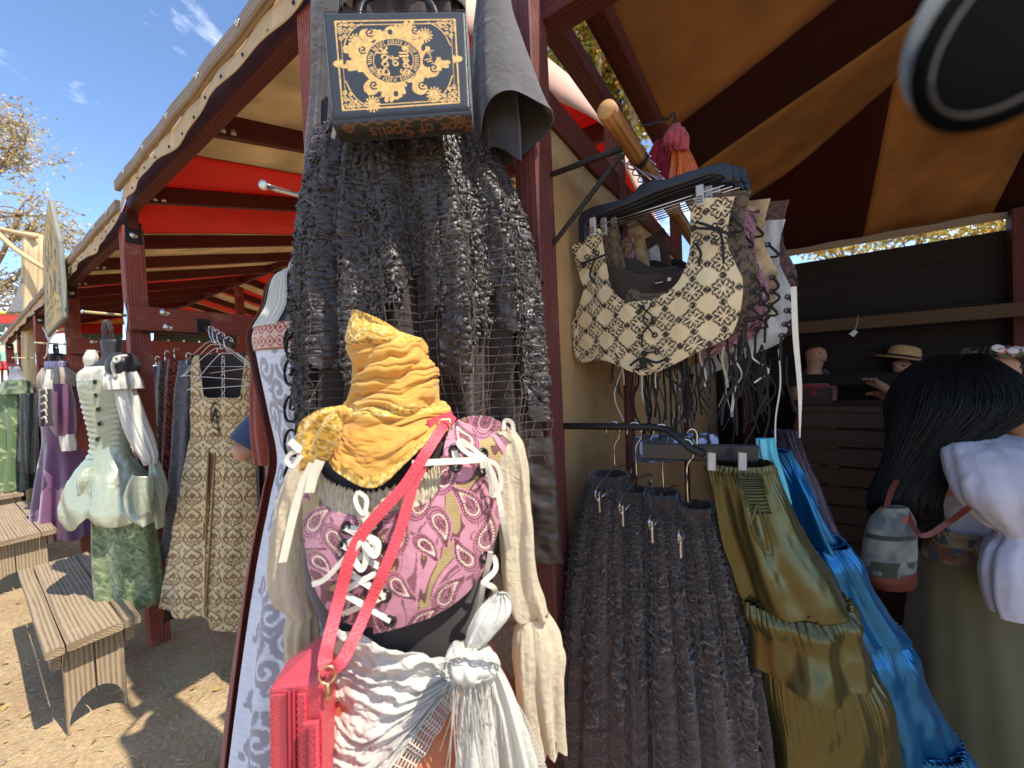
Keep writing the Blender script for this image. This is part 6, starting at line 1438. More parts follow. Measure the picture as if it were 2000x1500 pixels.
def bodice(i, colf, label, off, front=True, nr=150, nc=230, lc=0, lw=0):
    t = thing('hanging_bodice', cxp + off, label, 'bodice', 'bodices on the wooden pole')
    a, b = pix2(BT_, nc), pix2(BB_, nc); k = np.linspace(0, 1, nr)[:, None, None]; q = a[None] * (1 - k) + b[None] * k
    r_ = np.stack([(q[..., 0] - CX) / F, -(q[..., 1] - CY) / F, -np.ones_like(q[..., 0])], -1) @ np.array(RM).T
    tt_ = ((np.array(C1) - np.array(EYEV)) @ np.array(N)) / (r_ @ np.array(N)); base = np.array(EYEV) + r_ * tt_[..., None]
    u, v = plane_uv(base)
    bul = .030 * np.clip(1 - (u / .21) ** 2, 0, 1) * np.clip((v + .10) / .12, 0, 1) + .004 * fbm(u * 18 + i, v * 18, 0 * u) + .006 * np.exp(-((np.abs(u) - .085) / .05) ** 2 - ((v - .05) / .06) ** 2)
    p = base - np.array(N) * bul[..., None] + np.array(off)
    surf('front_panel', p, M_vc, t, False, lambda *_: colf(u, v), th=.002)
    # back panel with its own lower neckline, and side wedge
    uu, vv_ = np.meshgrid(np.linspace(-.145, .13, 60), np.linspace(0, 1, 40)); neck = -.085 + .045 * np.exp(-(uu / .09) ** 4) + .010 * (uu > 0)
    hv = neck + (.14 - neck) * vv_
    pb = np.array(cxp + off) - np.array(D) * uu[..., None] + np.array([0, 0, -1]) * hv[..., None] + np.array(N) * (.016 + .012 * np.cos(uu * 7))[..., None]
    surf('back_panel', pb, cloth('bodice lining', (srgb(64, 48, 40), srgb(60, 50, 46), srgb(108, 40, 48), srgb(58, 46, 40), srgb(50, 40, 36), srgb(58, 46, 40), srgb(40, 34, 32))[i], .85, .1, 12), t, th=.002)
    lbq = cxp + off + UP * .012 + N * .012; lb = beam('neck_label', lbq - D * .012, lbq + D * .012, .0016, .014, M_black_cord, t, n=2, ch=.0002); beam('label_print', lbq - D * .009 - N * .001, lbq + D * .009 - N * .001, .0012, .0018, M_white, lb, n=2, ch=.0002); beam('size_tag', lbq - D * .020 + UP * .004, lbq - D * .028 + UP * .004, .0014, .008, M_white, lb, n=2, ch=.0002)
    r = np.random.default_rng(50 + i)
    for j in range(lc + lw):
        x = r.uniform(1150, 1440); y = 700 + r.uniform(-30, 5); s0 = onplane(x, y, C1, N) + Vector(off) - N * .006; ln = r.uniform(.08, .27)
        pts = [s0, s0 - UP * ln * .35 + RIGHT * r.normal(0, .008), s0 - UP * ln * .7 + RIGHT * r.normal(0, .012), s0 - UP * ln + RIGHT * r.normal(0, .014)]
        ribbon('lace', pts, r.uniform(.003, .0065), M_black_cord if j < lc else M_ribbon, t, 12, twist=r.normal(0, 1.2))
    return t, p
def at_front(x, y, d=.035): return onplane(x, y, C1, N) - N * d
cb_, cp_ = bodice(0, cream, 'cream bodice with black damask flowers, frontmost on the wooden pole', Vector((0, 0, 0)), lc=12, lw=2)
u_, v_ = plane_uv(cp_)
for x, y in ((1152, 505), (1172, 498), (1146, 522), (1358, 450), (1398, 446), (1362, 478), (1396, 476), (1282, 598), (1284, 626), (1286, 656), (1290, 688), (1262, 604), (1266, 690)): ring('grommet', at_front(x, y, .020 if y < 560 else .036), N, .0052, .0020, M_grommet, cb_, 12, 6)
for pts in ([(1282, 598), (1264, 626), (1286, 656)], [(1262, 604), (1284, 626), (1264, 652)], [(1264, 652), (1262, 680)], [(1290, 688), (1264, 690)]): ribbon('lace', [at_front(x, y, .040) for x, y in pts], .004, M_black_cord, cb_, 8)
for pts in ([(1140, 520), (1168, 510), (1190, 502)], [(1170, 508), (1160, 540), (1172, 560)], [(1358, 452), (1400, 455), (1412, 470), (1416, 520)], [(1362, 440), (1388, 448), (1440, 470)], [(1362, 480), (1372, 500), (1368, 520)], [(1240, 714), (1262, 700), (1290, 708), (1310, 700)], [(1262, 700), (1270, 715), (1250, 722)], [(1258, 716), (1272, 706), (1284, 716)]):
    ribbon('lace', [at_front(x, y, .026 if y < 600 else .042) for x, y in pts], .006, M_black_cord, cb_, 14, twist=.7)
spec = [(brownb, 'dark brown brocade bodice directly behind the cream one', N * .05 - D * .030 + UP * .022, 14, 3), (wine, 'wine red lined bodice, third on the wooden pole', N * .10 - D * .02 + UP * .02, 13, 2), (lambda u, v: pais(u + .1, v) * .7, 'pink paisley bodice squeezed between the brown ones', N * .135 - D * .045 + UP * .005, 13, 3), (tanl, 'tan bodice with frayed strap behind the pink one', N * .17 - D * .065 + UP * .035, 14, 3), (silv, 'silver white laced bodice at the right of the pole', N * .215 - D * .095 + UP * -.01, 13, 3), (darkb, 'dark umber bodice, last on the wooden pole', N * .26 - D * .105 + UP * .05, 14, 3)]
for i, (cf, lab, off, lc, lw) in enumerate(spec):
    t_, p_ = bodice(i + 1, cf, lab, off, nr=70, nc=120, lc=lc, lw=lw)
    ba = off
    for x, y in ((1398, 446), (1396, 476), (1440, 560), (1438, 590), (1434, 620), (1428, 645)): ring('grommet', at_front(x, y, .026) + ba, N, .0052, .002, M_grommet, t_, 10, 5)
    for pts in ([(1398, 446), (1420, 470), (1396, 476)], [(1440, 560), (1452, 580), (1438, 592)], [(1438, 590), (1454, 604), (1434, 622)], [(1434, 620), (1450, 640), (1428, 648), (1424, 700)]): ribbon('lace', [at_front(x, y, .032) + ba for x, y in pts], .006, M_black_cord, t_, 10, twist=.6)
    if i == 4: ribbon('long_ribbon', [P(1550, 560, .80), P(1554, 660, .80), P(1562, 760, .80), P(1562, 855, .80)], [.010, .010, .008, .002], M_ribbon, t_, 24, twist=.4)
# bright scarves bundled on a hook beside the beam
hk = thing('scarf_bundle', P(1315, 340, 1.25), 'bundle of pink, crimson and orange scarves on a hook under the roof beam', 'scarf')
surf('pink_scarf', loft([(1312, 1324, 244, 1.25), (1298, 1338, 262, 1.24), (1292, 1344, 282, 1.24), (1296, 1342, 300, 1.25)], 80, 50, 7, (.004, .012), 4, .8, .010, 26., .4, True), cloth('rose pink cotton', srgb(206, 92, 104), .8, .12, 14, 1200., .2, .3, .2), hk, True, cap=True)
surf('crimson_scarf', loft([(1280, 1310, 276, 1.26), (1262, 1318, 310, 1.26), (1258, 1318, 350, 1.26), (1264, 1310, 400, 1.26)], 80, 50, 7, (.006, .016), 5, .7, .006, 20., .2, True), cloth('crimson gauze', srgb(160, 30, 56), .8, .12, 14, 1200., .2, .3, .35), hk, True, cap=True)
surf('orange_scarf', loft([(1312, 1344, 286, 1.25), (1304, 1358, 315, 1.25), (1300, 1364, 350, 1.25), (1310, 1350, 390, 1.25)], 80, 50, 7, (.006, .016), 6, .7, .006, 20., .2, True), satin('orange organza', srgb(206, 100, 36), .35, .15, .5), hk, True, cap=True)
tube('iron_hook', [P(1256, 245, 1.2), P(1290, 235, 1.23), P(1306, 232, 1.25), P(1312, 222, 1.25), P(1318, 224, 1.25), P(1316, 246, 1.25)], .004, M_black_steel, hk, 6, 20)

# ================================================================== skirt rack
ra = thing('waterfall_rack', P(1097, 850, 1.0), 'black waterfall arm on the wall carrying skirt hangers', 'rod')
tube('arm', [P(1095, 832, 1.0), P(1190, 833, .93), P(1286, 836, .865), P(1318, 850, .835), P(1345, 872, .81), P(1376, 888, .79)], .0085, M_black_steel, ra, 8, 30); beam('mounting_plate', P(1095, 826, 1.0), P(1097, 900, 1.0), .018, .006, M_black_steel, ra, up=N, n=3)
for y in (860, 890): bolt(P(1096, y, .995), -N, .004, ra)
def skirt_hanger(px, py, z, drop, label, ln=.24):
    c = P(px, py, z); t = thing('skirt_hanger', c, label, 'hanger', 'metal skirt hangers'); b_ = c - UP * drop
    tube('hook', [c + D * .02 - UP * .02, c + D * .012 + UP * .006, c - D * .008 + UP * .008, c - D * .015 - UP * .02, c - UP * .05, b_], .002, M_chrome, t, 6, 26)
    e0, e1 = b_ - N * ln / 2, b_ + N * ln / 2
    tube('frame', [b_, e0 - UP * .02, e0 - UP * .045], .002, M_chrome, t, 6, 12); tube('frame', [b_, e1 - UP * .02, e1 - UP * .045], .002, M_chrome, t, 6, 12)
    tube('cross_bar', [e0 - UP * .045, e1 - UP * .045], .0022, M_chrome, t, 6)
    for k in (.08, .92):
        q_ = (e0 - UP * .045).lerp(e1 - UP * .045, k); beam('clip', q_ + UP * .014, q_ - UP * .030, .004, .016, M_steel, t, up=N, n=3, ch=.001)
    return b_ - UP * .045
skirt_hanger(1198, 832, .925, .10, 'metal skirt hanger nearest the burlap wall'); skirt_hanger(1240, 834, .895, .12, 'second metal skirt hanger from the burlap wall'); skirt_hanger(1292, 838, .86, .14, 'third metal skirt hanger from the burlap wall'); skirt_hanger(1340, 868, .815, .13, 'metal skirt hanger at the low end of the arm', .2)
M_lace = cloth('sheer black lace', srgb(76, 59, 48), .75, .35, 26, 260., .7, .5, .15, .5, .3, 0, 90.)
def nskirt(keys, seed, label, npl=11, mat=M_lace, lat=None):
    t = thing('black_lace_skirt', P((keys[-1][0] + keys[-1][1]) / 2, keys[-1][2], keys[-1][3]), label, 'skirt', 'black skirts on the waterfall arm')
    p = loft(keys, 240, 200, npl, (.003, .022), seed, .9); q = p
    d = .0016 * np.abs(fbm(p[..., 0] * 60, p[..., 1] * 60, p[..., 2] * 60, 3)) + .0018 * np.abs(fbm(p[..., 0] * 24 + 3, p[..., 1] * 24, p[..., 2] * 40, 3)); p = p - gnormals(p, True) * d[..., None] * np.clip(np.linspace(0, 6, 200), 0, 1)[:, None, None]
    surf('ruffled_cloth', p, mat, t, True)
    rs_ = np.random.default_rng(seed + 40); nnr = -gnormals(q, True)
    for i in range(17):
        j0 = 112 + i * 7.4 + rs_.normal(0, 1.2); r0, r1 = int(rs_.integers(8, 22)), int(rs_.integers(105, 160)); rows = np.linspace(r0, r1, 170); cw = np.linspace(-1, 1, 5)[None]
        colm = (j0 + 2.2 * vn(rows * .05, 0 * rows + i * 3)[:, None] + cw * (3.4 + 1.2 * vn(rows * .2, 0 * rows + i)[:, None])) % 240
        ri = np.broadcast_to(rows.astype(int)[:, None], colm.shape); ci = colm.astype(int); fr_ = (colm - ci)[..., None]
        base_ = q[ri, ci] * (1 - fr_) + q[ri, (ci + 1) % 240] * fr_; ph_ = rows[:, None] * (1.5 + .4 * rs_.uniform()) + 3 * vn(rows * .3, 0 * rows + i)[:, None]
        surf('ruffle_strip', base_ + nnr[ri, ci] * (.004 + .0055 * np.abs(cw) * np.sin(ph_ + 1.5 * np.sign(cw)) + .003 * vn(rows[:, None] * .9, cw * 2 + i))[..., None], M_lace, t, th=.0005)
    wb_ = p[:6] + 0; surf('waistband', wb_ - gnormals(wb_, True) * .003, M_black, t, True, th=.002)
    if lat:
        a0, a1, r0 = lat; sub = q[r0:, a0:a1] ; nn = gnormals(q, True)[r0:, a0:a1]; lattice(sub - nn * .005, 6, 5, .0007, M_black_net, 'net_layer', t)
    return t
nskirt([(1158, 1222, 925, .97), (1140, 1232, 980, .96), (1122, 1240, 1080, .95), (1108, 1250, 1250, .94), (1095, 1262, 1500, .93), (1090, 1270, 1700, .93)], 3, 'black lace skirt nearest the burlap wall', 9, lat=(120, 235, 120))
nskirt([(1212, 1268, 955, .93), (1204, 1282, 1010, .92), (1198, 1296, 1100, .91), (1190, 1318, 1280, .90), (1184, 1340, 1500, .89), (1180, 1350, 1700, .89)], 4, 'second black lace skirt with square netting near its hem', 9, lat=(120, 235, 105))
nskirt([(1262, 1322, 960, .89), (1262, 1344, 1030, .88), (1262, 1366, 1130, .87), (1258, 1400, 1300, .86), (1256, 1426, 1500, .85), (1256, 1440, 1700, .85)], 5, 'third black lace skirt, deeply pleated, on the waterfall arm', 9, lat=(120, 235, 110))
nskirt([(1330, 1392, 985, .84), (1336, 1412, 1050, .835), (1342, 1440, 1150, .83), (1352, 1484, 1300, .82), (1366, 1512, 1500, .81), (1370, 1530, 1700, .81)], 6, 'black lace skirt hanging right beside the olive satin skirt', 9)
# satin skirts with gathered tiers
def tiers(name, specs, mat, label, seed, cat='skirt'):
    t = thing(name, P((specs[-1][-1][0] + specs[-1][-1][1]) / 2, specs[-1][-1][2], specs[-1][-1][3]), label, cat)
    for i, ks in enumerate(specs):
        p = loft(ks, 260, 150, 5, (.006, .022), seed + i, .8, .015, 7., .5)
        tt_ = np.linspace(0, 2 * np.pi, 260, endpoint=False)[None]; k = np.linspace(0, 1, 150)[:, None]
        g = .0042 * np.exp(-k * 7) * (np.sin(tt_ * 52 + 2 * np.sin(tt_ * 5)) + .6 * np.sin(tt_ * 83 + seed)) + .004 * np.sin(tt_ * 11 + k * 3 + seed) * k * (1 - .5 * k)
        p = p - gnormals(p, True) * (g + .010 * np.exp(-((k - .22) / .16) ** 2) * (i > 0))[..., None]
        surf('tier', p, mat, t, True, th=.001)
        if i > 0:
            fr_ = loft([ks[0], (ks[0][0], ks[0][1], ks[0][2] - 5, ks[0][3])], 260, 6, 40, (.002, .006), seed + 9, .8); surf('gathered_frill', fr_ - gnormals(fr_, True) * .006, mat, t, True, th=.0008)
    return t
M_olive = satin('olive satin', srgb(86, 80, 44), .29, .10, .22, .8, 8.)
M_blue = satin('cerulean satin', srgb(10, 98, 150), .28, .10, .22, .8, 8.)
for m_ in (M_olive, M_blue): m_.node_tree.nodes['Principled BSDF'].inputs['Metallic'].default_value = .6
ol = tiers('olive_satin_skirt', [[(1388, 1500, 912, .79), (1394, 1520, 960, .785), (1412, 1560, 1050, .78), (1452, 1642, 1170, .77)], [(1462, 1644, 1168, .77), (1472, 1666, 1230, .762), (1470, 1690, 1298, .758)], [(1480, 1658, 1262, .78), (1490, 1688, 1380, .78), (1500, 1716, 1500, .78), (1510, 1740, 1650, .78)]], M_olive, 'olive green satin skirt with gathered tiers on a black hanger', 4)
wz = loft([(1390, 1502, 902, .79), (1388, 1504, 914, .79)], 260, 10, 40, (.002, .004), 3, .8); surf('elastic_waist', wz, M_olive, ol, True, th=.001)
sg_ = loft([(1440, 1488, 930, .70), (1452, 1494, 960, .695), (1468, 1506, 1005, .695)], 60, 60, 0, (0, 0), 3, .3); sg_ = sg_ + np.array([0, -1, 0]) * (.004 * np.sin(np.linspace(0, 80, 60)))[:, None, None]; surf('ruched_channel', sg_, M_olive, ol, True)
for pts in ([(1478, 985), (1468, 1030), (1490, 1075), (1508, 1085), (1506, 1060), (1492, 1000)], [(1480, 985), (1494, 1040), (1500, 1075)]): tube('drawstring', [P(x, y, .685) for x, y in pts], .0022, M_olive, ol, 6, 26)
hs_ = thing('skirt_hanger_black', P(1400, 880, .80), 'black plastic skirt hanger with clear clip above the olive skirt', 'hanger')
beam('bar', P(1255, 880, .84), P(1480, 886, .78), .012, .035, M_hanger, hs_, n=4, ch=.003); tube('hook', [P(1362, 872, .80), P(1360, 845, .80), P(1350, 838, .80), P(1340, 846, .81)], .002, M_chrome, hs_, 6, 14)
for x in (1450, 1390): beam('clip', P(x, 884, .745), P(x, 918, .745), .014, .010, M_clip, hs_, up=N, n=3, ch=.002)
bl_ = tiers('blue_satin_skirt', [[(1478, 1540, 880, .95), (1492, 1578, 950, .945), (1524, 1630, 1060, .94)], [(1534, 1640, 1056, .94), (1570, 1690, 1140, .93), (1600, 1742, 1226, .93)], [(1606, 1748, 1222, .93), (1640, 1800, 1330, .92), (1670, 1844, 1430, .92)], [(1676, 1850, 1424, .92), (1690, 1890, 1520, .92), (1700, 1950, 1680, .92)]], M_blue, 'bright blue satin tiered skirt flaring behind the olive one', 8)
surf('aqua_waist_frill', loft([(1478, 1512, 856, .88), (1482, 1518, 890, .88), (1502, 1534, 940, .88), (1526, 1546, 985, .88)], 80, 50, 7, (.003, .006), 4, .6), satin('aqua satin', srgb(96, 190, 204), .3), bl_, True, cap=True)
tiers('violet_skirt', [[(1510, 1552, 840, 1.04), (1530, 1590, 930, 1.04), (1560, 1630, 1040, 1.04), (1600, 1700, 1200, 1.04), (1640, 1780, 1500, 1.04)]], satin('dark violet satin', srgb(44, 32, 60), .4), 'dark violet skirt behind the blue satin one', 5)
fls = thing('floral_blouse', P(1300, 900, .96), 'folded blue and white floral cloth on the rack behind the hangers', 'cloth')
surf('cloth', loft([(1240, 1400, 850, .98, .2), (1236, 1404, 870, .98, .2), (1240, 1400, 898, .98, .2)], 120, 20, 10, (.003, .006), 4), M_vc, fls, True, lambda u, v, p: mixc(srgb(66, 66, 74), srgb(170, 180, 214), (vn(u * 60, v * 60) > .25).astype(float)))

# ================================================================== counter and people inside the tent
zc = 2.35
q0, q1 = P(1560, 795, zc), P(1800, 780, zc - .35)
cn_ = thing('sales_counter', Vector((q0.x, q0.y, 0)), 'brown slatted sales counter inside the striped tent', 'counter')
topz = P(1650, 794, zc).z; ca, cb2 = Vector((q0.x, q0.y, 0)), Vector((q0.x, q0.y, 0)) - D * 1.3
for k in range(11):
    z_ = topz - .06 - k * .112; beam('slat', ca + UP * z_ + N * (.012 * math.sin(k * 1.3)), cb2 + UP * z_ + N * (.012 * math.sin(k * 1.3)), .03, .106, M_counter, cn_, n=4, ch=.008)
beam('counter_top', ca + UP * topz + N * .2 + D * .03, cb2 + UP * topz + N * .2, .46, .035, M_counter, cn_, n=3)
bx = thing('display_box', P(1592, 792, zc - .05), 'small wooden box topped with crimson cloth on the counter', 'box')
cbx = P(1592, 792, zc + .1); cbx.z = topz + .018; beam('box', cbx - D * .0 + UP * .0, cbx + UP * .10, .16, .14, M_counter, bx, up=N, n=2); surf('crimson_cloth', loft([(1570, 1614, 750, zc + .1), (1566, 1622, 762, zc + .1), (1564, 1622, 772, zc + .1)], 60, 16, 8, (.004, .010), 4, .8), cloth('crimson brocade', srgb(140, 44, 52), .8, .3, 60), bx, True, cap=True)
ht = thing('price_tag', P(1667, 650, 2.5), 'small white paper tag hanging from the inner beam', 'tag'); plate('card', [(1658, 652), (1668, 644), (1676, 648), (1667, 658)], P(1667, 650, 2.5), (0, 1, 0), .002, M_white, ht, 0); tube('string', [P(1670, 646, 2.5), P(1674, 630, 2.52), P(1676, 615, 2.55)], .0015, M_white, ht, 4, 5)
M_skin = cloth('skin', srgb(196, 142, 112), .55, .05, 12, 300., .05, .1, 0, 0, .4)
def skin_body(name, V, E, parent, root, lvl=2):
    names = list(V); idx = {n: i for i, n in enumerate(names)}; o0 = ORIG[parent.name]
    me = bpy.data.meshes.new(name); me.from_pydata([tuple(Vector(V[n][0]) - o0) for n in names], [(idx[a], idx[b]) for a, b in E], []); me.update()
    me.materials.append(M_skin); o = bpy.data.objects.new(name, me); reg(o, parent, o0)
    m = o.modifiers.new('skin', 'SKIN'); m.use_smooth_shade = True
    sv = me.skin_vertices[0].data
    for n in names: r_ = V[n][1]; sv[idx[n]].radius = (r_, r_) if not isinstance(r_, tuple) else r_; sv[idx[n]].use_root = (n == root)
    s_ = o.modifiers.new('smooth', 'SUBSURF'); s_.levels = lvl; s_.render_levels = lvl
    return o
def human(base, fwd, hgt, label, arms, lean=0.0, cat='person', headdrop=0.0):
    """arms: dict side -> (elbow, wrist) positions; fwd = facing direction (horizontal)"""
    fwd = Vector(fwd).normalized(); lf = UP.cross(fwd); k = hgt / 1.65; base = Vector(base)
    t = thing('person', base, label, cat, 'people in the tent')
    def q(f, l, u): return base + fwd * (f + lean * max(0, u - .9)) * k + lf * l * k + UP * (u - headdrop * max(0, u - 1.2)) * k
    V = {'pelvis': (q(0, 0, .92), (.15 * k, .11 * k)), 'waist': (q(.0, 0, 1.05), (.12 * k, .09 * k)), 'chest': (q(.0, 0, 1.24), (.15 * k, .105 * k)), 'neckb': (q(0, 0, 1.37), .062 * k), 'neck': (q(.01, 0, 1.44), .048 * k), 'jaw': (q(.025, 0, 1.51), .062 * k), 'head': (q(.02, 0, 1.57), .082 * k), 'crown': (q(.01, 0, 1.62), .062 * k), 'nose': (q(.100, 0, 1.548), .009 * k)}
    E = [('pelvis', 'waist'), ('waist', 'chest'), ('chest', 'neckb'), ('neckb', 'neck'), ('neck', 'jaw'), ('jaw', 'head'), ('head', 'crown'), ('head', 'nose')]
    for s_, nm in ((1, 'l'), (-1, 'r')):
        el, wr = arms[nm]; el, wr = Vector(el), Vector(wr); hd = (wr - el).normalized()
        V['sh' + nm] = (q(0, .17 * s_, 1.33), .058 * k); V['el' + nm] = (el, .042 * k); V['wr' + nm] = (wr, .028 * k); V['pm' + nm] = (wr + hd * .055 * k, (.034 * k, .018 * k))
        E += [('chest', 'sh' + nm), ('sh' + nm, 'el' + nm), ('el' + nm, 'wr' + nm), ('wr' + nm, 'pm' + nm)]
        sd = hd.cross(UP).normalized()
        for f_ in range(4):
            a_ = V['pm' + nm][0] + hd * .03 * k + sd * (.022 * (f_ - 1.5)) * k; V['f%d%s' % (f_, nm)] = (a_ + hd * .018 * k, .0085 * k); V['g%d%s' % (f_, nm)] = (a_ + hd * (.055 - .008 * abs(f_ - 1.3)) * k - UP * .018 * k, .0075 * k)
            E += [('pm' + nm, 'f%d%s' % (f_, nm)), ('f%d%s' % (f_, nm), 'g%d%s' % (f_, nm))]
        V['t' + nm] = (wr + hd * .05 * k + sd * .045 * k * s_ - UP * .012, .0095 * k); E.append(('wr' + nm, 't' + nm))
        V['hip' + nm] = (q(0, .09 * s_, .86), .10 * k); V['kn' + nm] = (q(.03, .10 * s_, .48), .062 * k); V['an' + nm] = (q(0, .10 * s_, .08), .042 * k); V['to' + nm] = (q(.14, .11 * s_, .03), .035 * k)
        E += [('pelvis', 'hip' + nm), ('hip' + nm, 'kn' + nm), ('kn' + nm, 'an' + nm), ('an' + nm, 'to' + nm)]
    skin_body('body', V, E, t, 'pelvis')
    hd_ = V['head'][0]
    for s_ in (1, -1):
        lathe('eye', hd_ + fwd * .074 * k + lf * .032 * s_ * k - UP * .005 * k, [(.001, -.010), (.006, -.006), (.007, 0), (.004, .003)], plain('eye', (.03, .02, .015), .25), t, fwd, 8)
    tube('mouth', [hd_ + fwd * .083 * k + lf * .022 * k - UP * .062 * k, hd_ + fwd * .092 * k - UP * .064 * k, hd_ + fwd * .083 * k - lf * .022 * k - UP * .062 * k], .0045, plain('lips', srgb(150, 70, 64), .5), t, 6, 8)
    return t, hd_, q, k
# ---- customer with long black hair, seen from behind
zh = 1.20
M_hair = plain('black hair', srgb(14, 12, 13), .5, 0, .25, .25, 60)
M_hair2 = plain('dark brown hair', srgb(40, 28, 24), .45, 0, .5, .25, 60)
bw_ = P(1910, 1000, zh); bw_ = Vector((bw_.x, bw_.y, 0))
w1, hd1, q1_, k1 = human(bw_, (-.25, 1, 0), 1.52, 'woman from behind with long black hair, white blouse and olive skirt', {'l': (P(1850, 960, zh + .25), P(1800, 930, zh + .4)), 'r': (P(2010, 990, zh - .02), P(2000, 1120, zh + .1))}, .05)
hairk = [(1846, 1898, 692, zh - .02, .9), (1796, 1934, 720, zh - .03, .9), (1764, 1972, 785, zh - .04, .85), (1752, 1930, 840, zh - .05, .7), (1738, 1864, 895, zh - .05, .6), (1714, 1838, 945, zh - .05, .5), (1702, 1826, 985, zh - .05, .45), (1716, 1830, 1010, zh - .05, .4), (1734, 1800, 1030, zh - .05, .4)]
hp = loft(hairk, 420, 150, 46, (.0003, .0032), 3, .8, .004, 10., .12); surf('hair', hp, M_hair, w1, True, cap=True)
parts = []; rs = np.random.default_rng(8); ctr = hp.mean(1)
for i in range(2600):
    j = int(rs.integers(0, 420)); r0, r1 = int(rs.integers(0, 14)), int(rs.integers(80, 149)); rows = np.linspace(r0, r1, 9).astype(int)
    if i % 3 == 0: r0 = int(rs.integers(30, 90)); rows = np.linspace(r0, 149, 9).astype(int)
    dj = np.cumsum(rs.normal(0, 3.2, 9)).astype(int); o_ = 1 + rs.uniform(.0, .05) + .05 * rs.uniform() * np.linspace(0, 1, 9) ** 2
    pts = [ctr[r_] + (hp[r_, (j + d_) % 420] - ctr[r_]) * k_ for r_, d_, k_ in zip(rows, dj, o_)]
    if rows[-1] > 120: pts.append(pts[-1] + np.array([rs.normal(0, .02), rs.normal(0, .01), -rs.uniform(.01, .06)]))
    rr1 = rs.choice([.0004, .0007, .0010, .0017]); parts.append(tube_geo(pts, [rr1 * .7, rr1, rr1, rr1 * .3], 4, 18))
v, f, uv = cat_parts(parts); tag(mk('loose_strands', v, f, M_hair, w1, uv), None, None, None, 'stuff')
M_wblouse = cloth('white muslin', srgb(212, 206, 216), .85, .05, 16, 1500., .2, .3, .25, .45, .2, 0, 10.)
surf('blouse', loft([(1862, 1990, 858, zh), (1838, 2040, 890, zh), (1828, 2050, 940, zh), (1816, 2020, 990, zh), (1812, 1990, 1034, zh)], 120, 70, 7, (.003, .010), 4, .6, .004), M_wblouse, w1, True, cap=True)
surf('sleeve', loft([(1856, 1950, 846, zh - .06), (1860, 2040, 876, zh - .15), (1878, 2088, 950, zh - .20), (1906, 2090, 1000, zh - .20), (1942, 2072, 1030, zh - .2), (1958, 2064, 1044, zh - .2), (1942, 2082, 1066, zh - .205), (1932, 2104, 1110, zh - .21), (1938, 2112, 1160, zh - .21), (1950, 2120, 1196, zh - .21)], 220, 170, 8, (.006, .016), 5, .6, .008, 14., .18), M_wblouse, w1, True, th=.001)
TT = lambda u, v: np.clip(.5 + .8 * fbm(u * 26, v * 26, 0 * u + 3), 0, 1)
surf('tapestry_corset', loft([(1812, 1990, 1024, zh - .015), (1816, 1980, 1050, zh - .015), (1818, 1985, 1088, zh - .015)], 200, 60, 0, (0, 0), 3, .66), M_vc, w1, True, lambda u, v, p: mixc(mixc(srgb(158, 138, 112), srgb(104, 66, 44), TT(u, v)), srgb(70, 78, 84), (vn(u * 55, v * 55 + 4) > .45).astype(float)))
surf('olive_skirt', loft([(1818, 1990, 1084, zh), (1806, 2030, 1180, zh), (1800, 2070, 1300, zh), (1796, 2100, 1420, zh), (1790, 2140, 1600, zh), (1786, 2160, 1660, zh)], 200, 120, 9, (.004, .024), 6, .8), cloth('olive crepe', srgb(98, 90, 62), .85, .1, 10, 1200., .2, .3), w1, True)
tb2 = thing('tapestry_bag', P(1735, 1140, zh - .14), 'small tapestry bag with red brown leather base hanging behind the black haired woman', 'bag')
def tap(u, v, p):
    k = v / v.max(); c = mixc(srgb(150, 150, 132), srgb(96, 104, 110), np.clip(.5 + fbm(u * 30, v * 30) * .9, 0, 1)); c = mixc(c, srgb(50, 54, 54), ((k > .40) & (k < .47)).astype(float)); c = mixc(c, srgb(166, 90, 60), ((vn(u * 22, v * 30 + 8) > .35) & (k < .36)).astype(float)); c = mixc(c, srgb(52, 62, 48), ((vn(u * 40, v * 40) > .2) & (k > .78)).astype(float)); return c * .6
surf('tapestry_body', loft([(1722, 1772, 990, zh - .14, .4), (1700, 1784, 1020, zh - .14, .5), (1688, 1786, 1070, zh - .14, .5), (1684, 1784, 1116, zh - .14, .5)], 160, 110, 0, (0, 0), 4, .5, .003), M_vc, tb2, True, tap)
surf('leather_base', loft([(1686, 1785, 1112, zh - .14, .52), (1692, 1786, 1130, zh - .14, .52), (1706, 1782, 1146, zh - .14, .5)], 80, 20, 0, (0, 0), 4, .5), plain('red brown leather', srgb(88, 36, 28), .45), tb2, True, cap=True)
ribbon('strap', [P(1770, 1000, zh - .15), P(1800, 1046, zh - .2), P(1850, 1022, zh - .21), P(1894, 990, zh - .26)], .012, plain('strap leather', srgb(112, 54, 40), .5), tb2, 24, .0015)
ribbon('strap', [P(1730, 994, zh - .14), P(1745, 950, zh - .1), P(1780, 900, zh - .02)], .012, plain('strap leather', srgb(112, 54, 40), .5), tb2, 14, .0015)
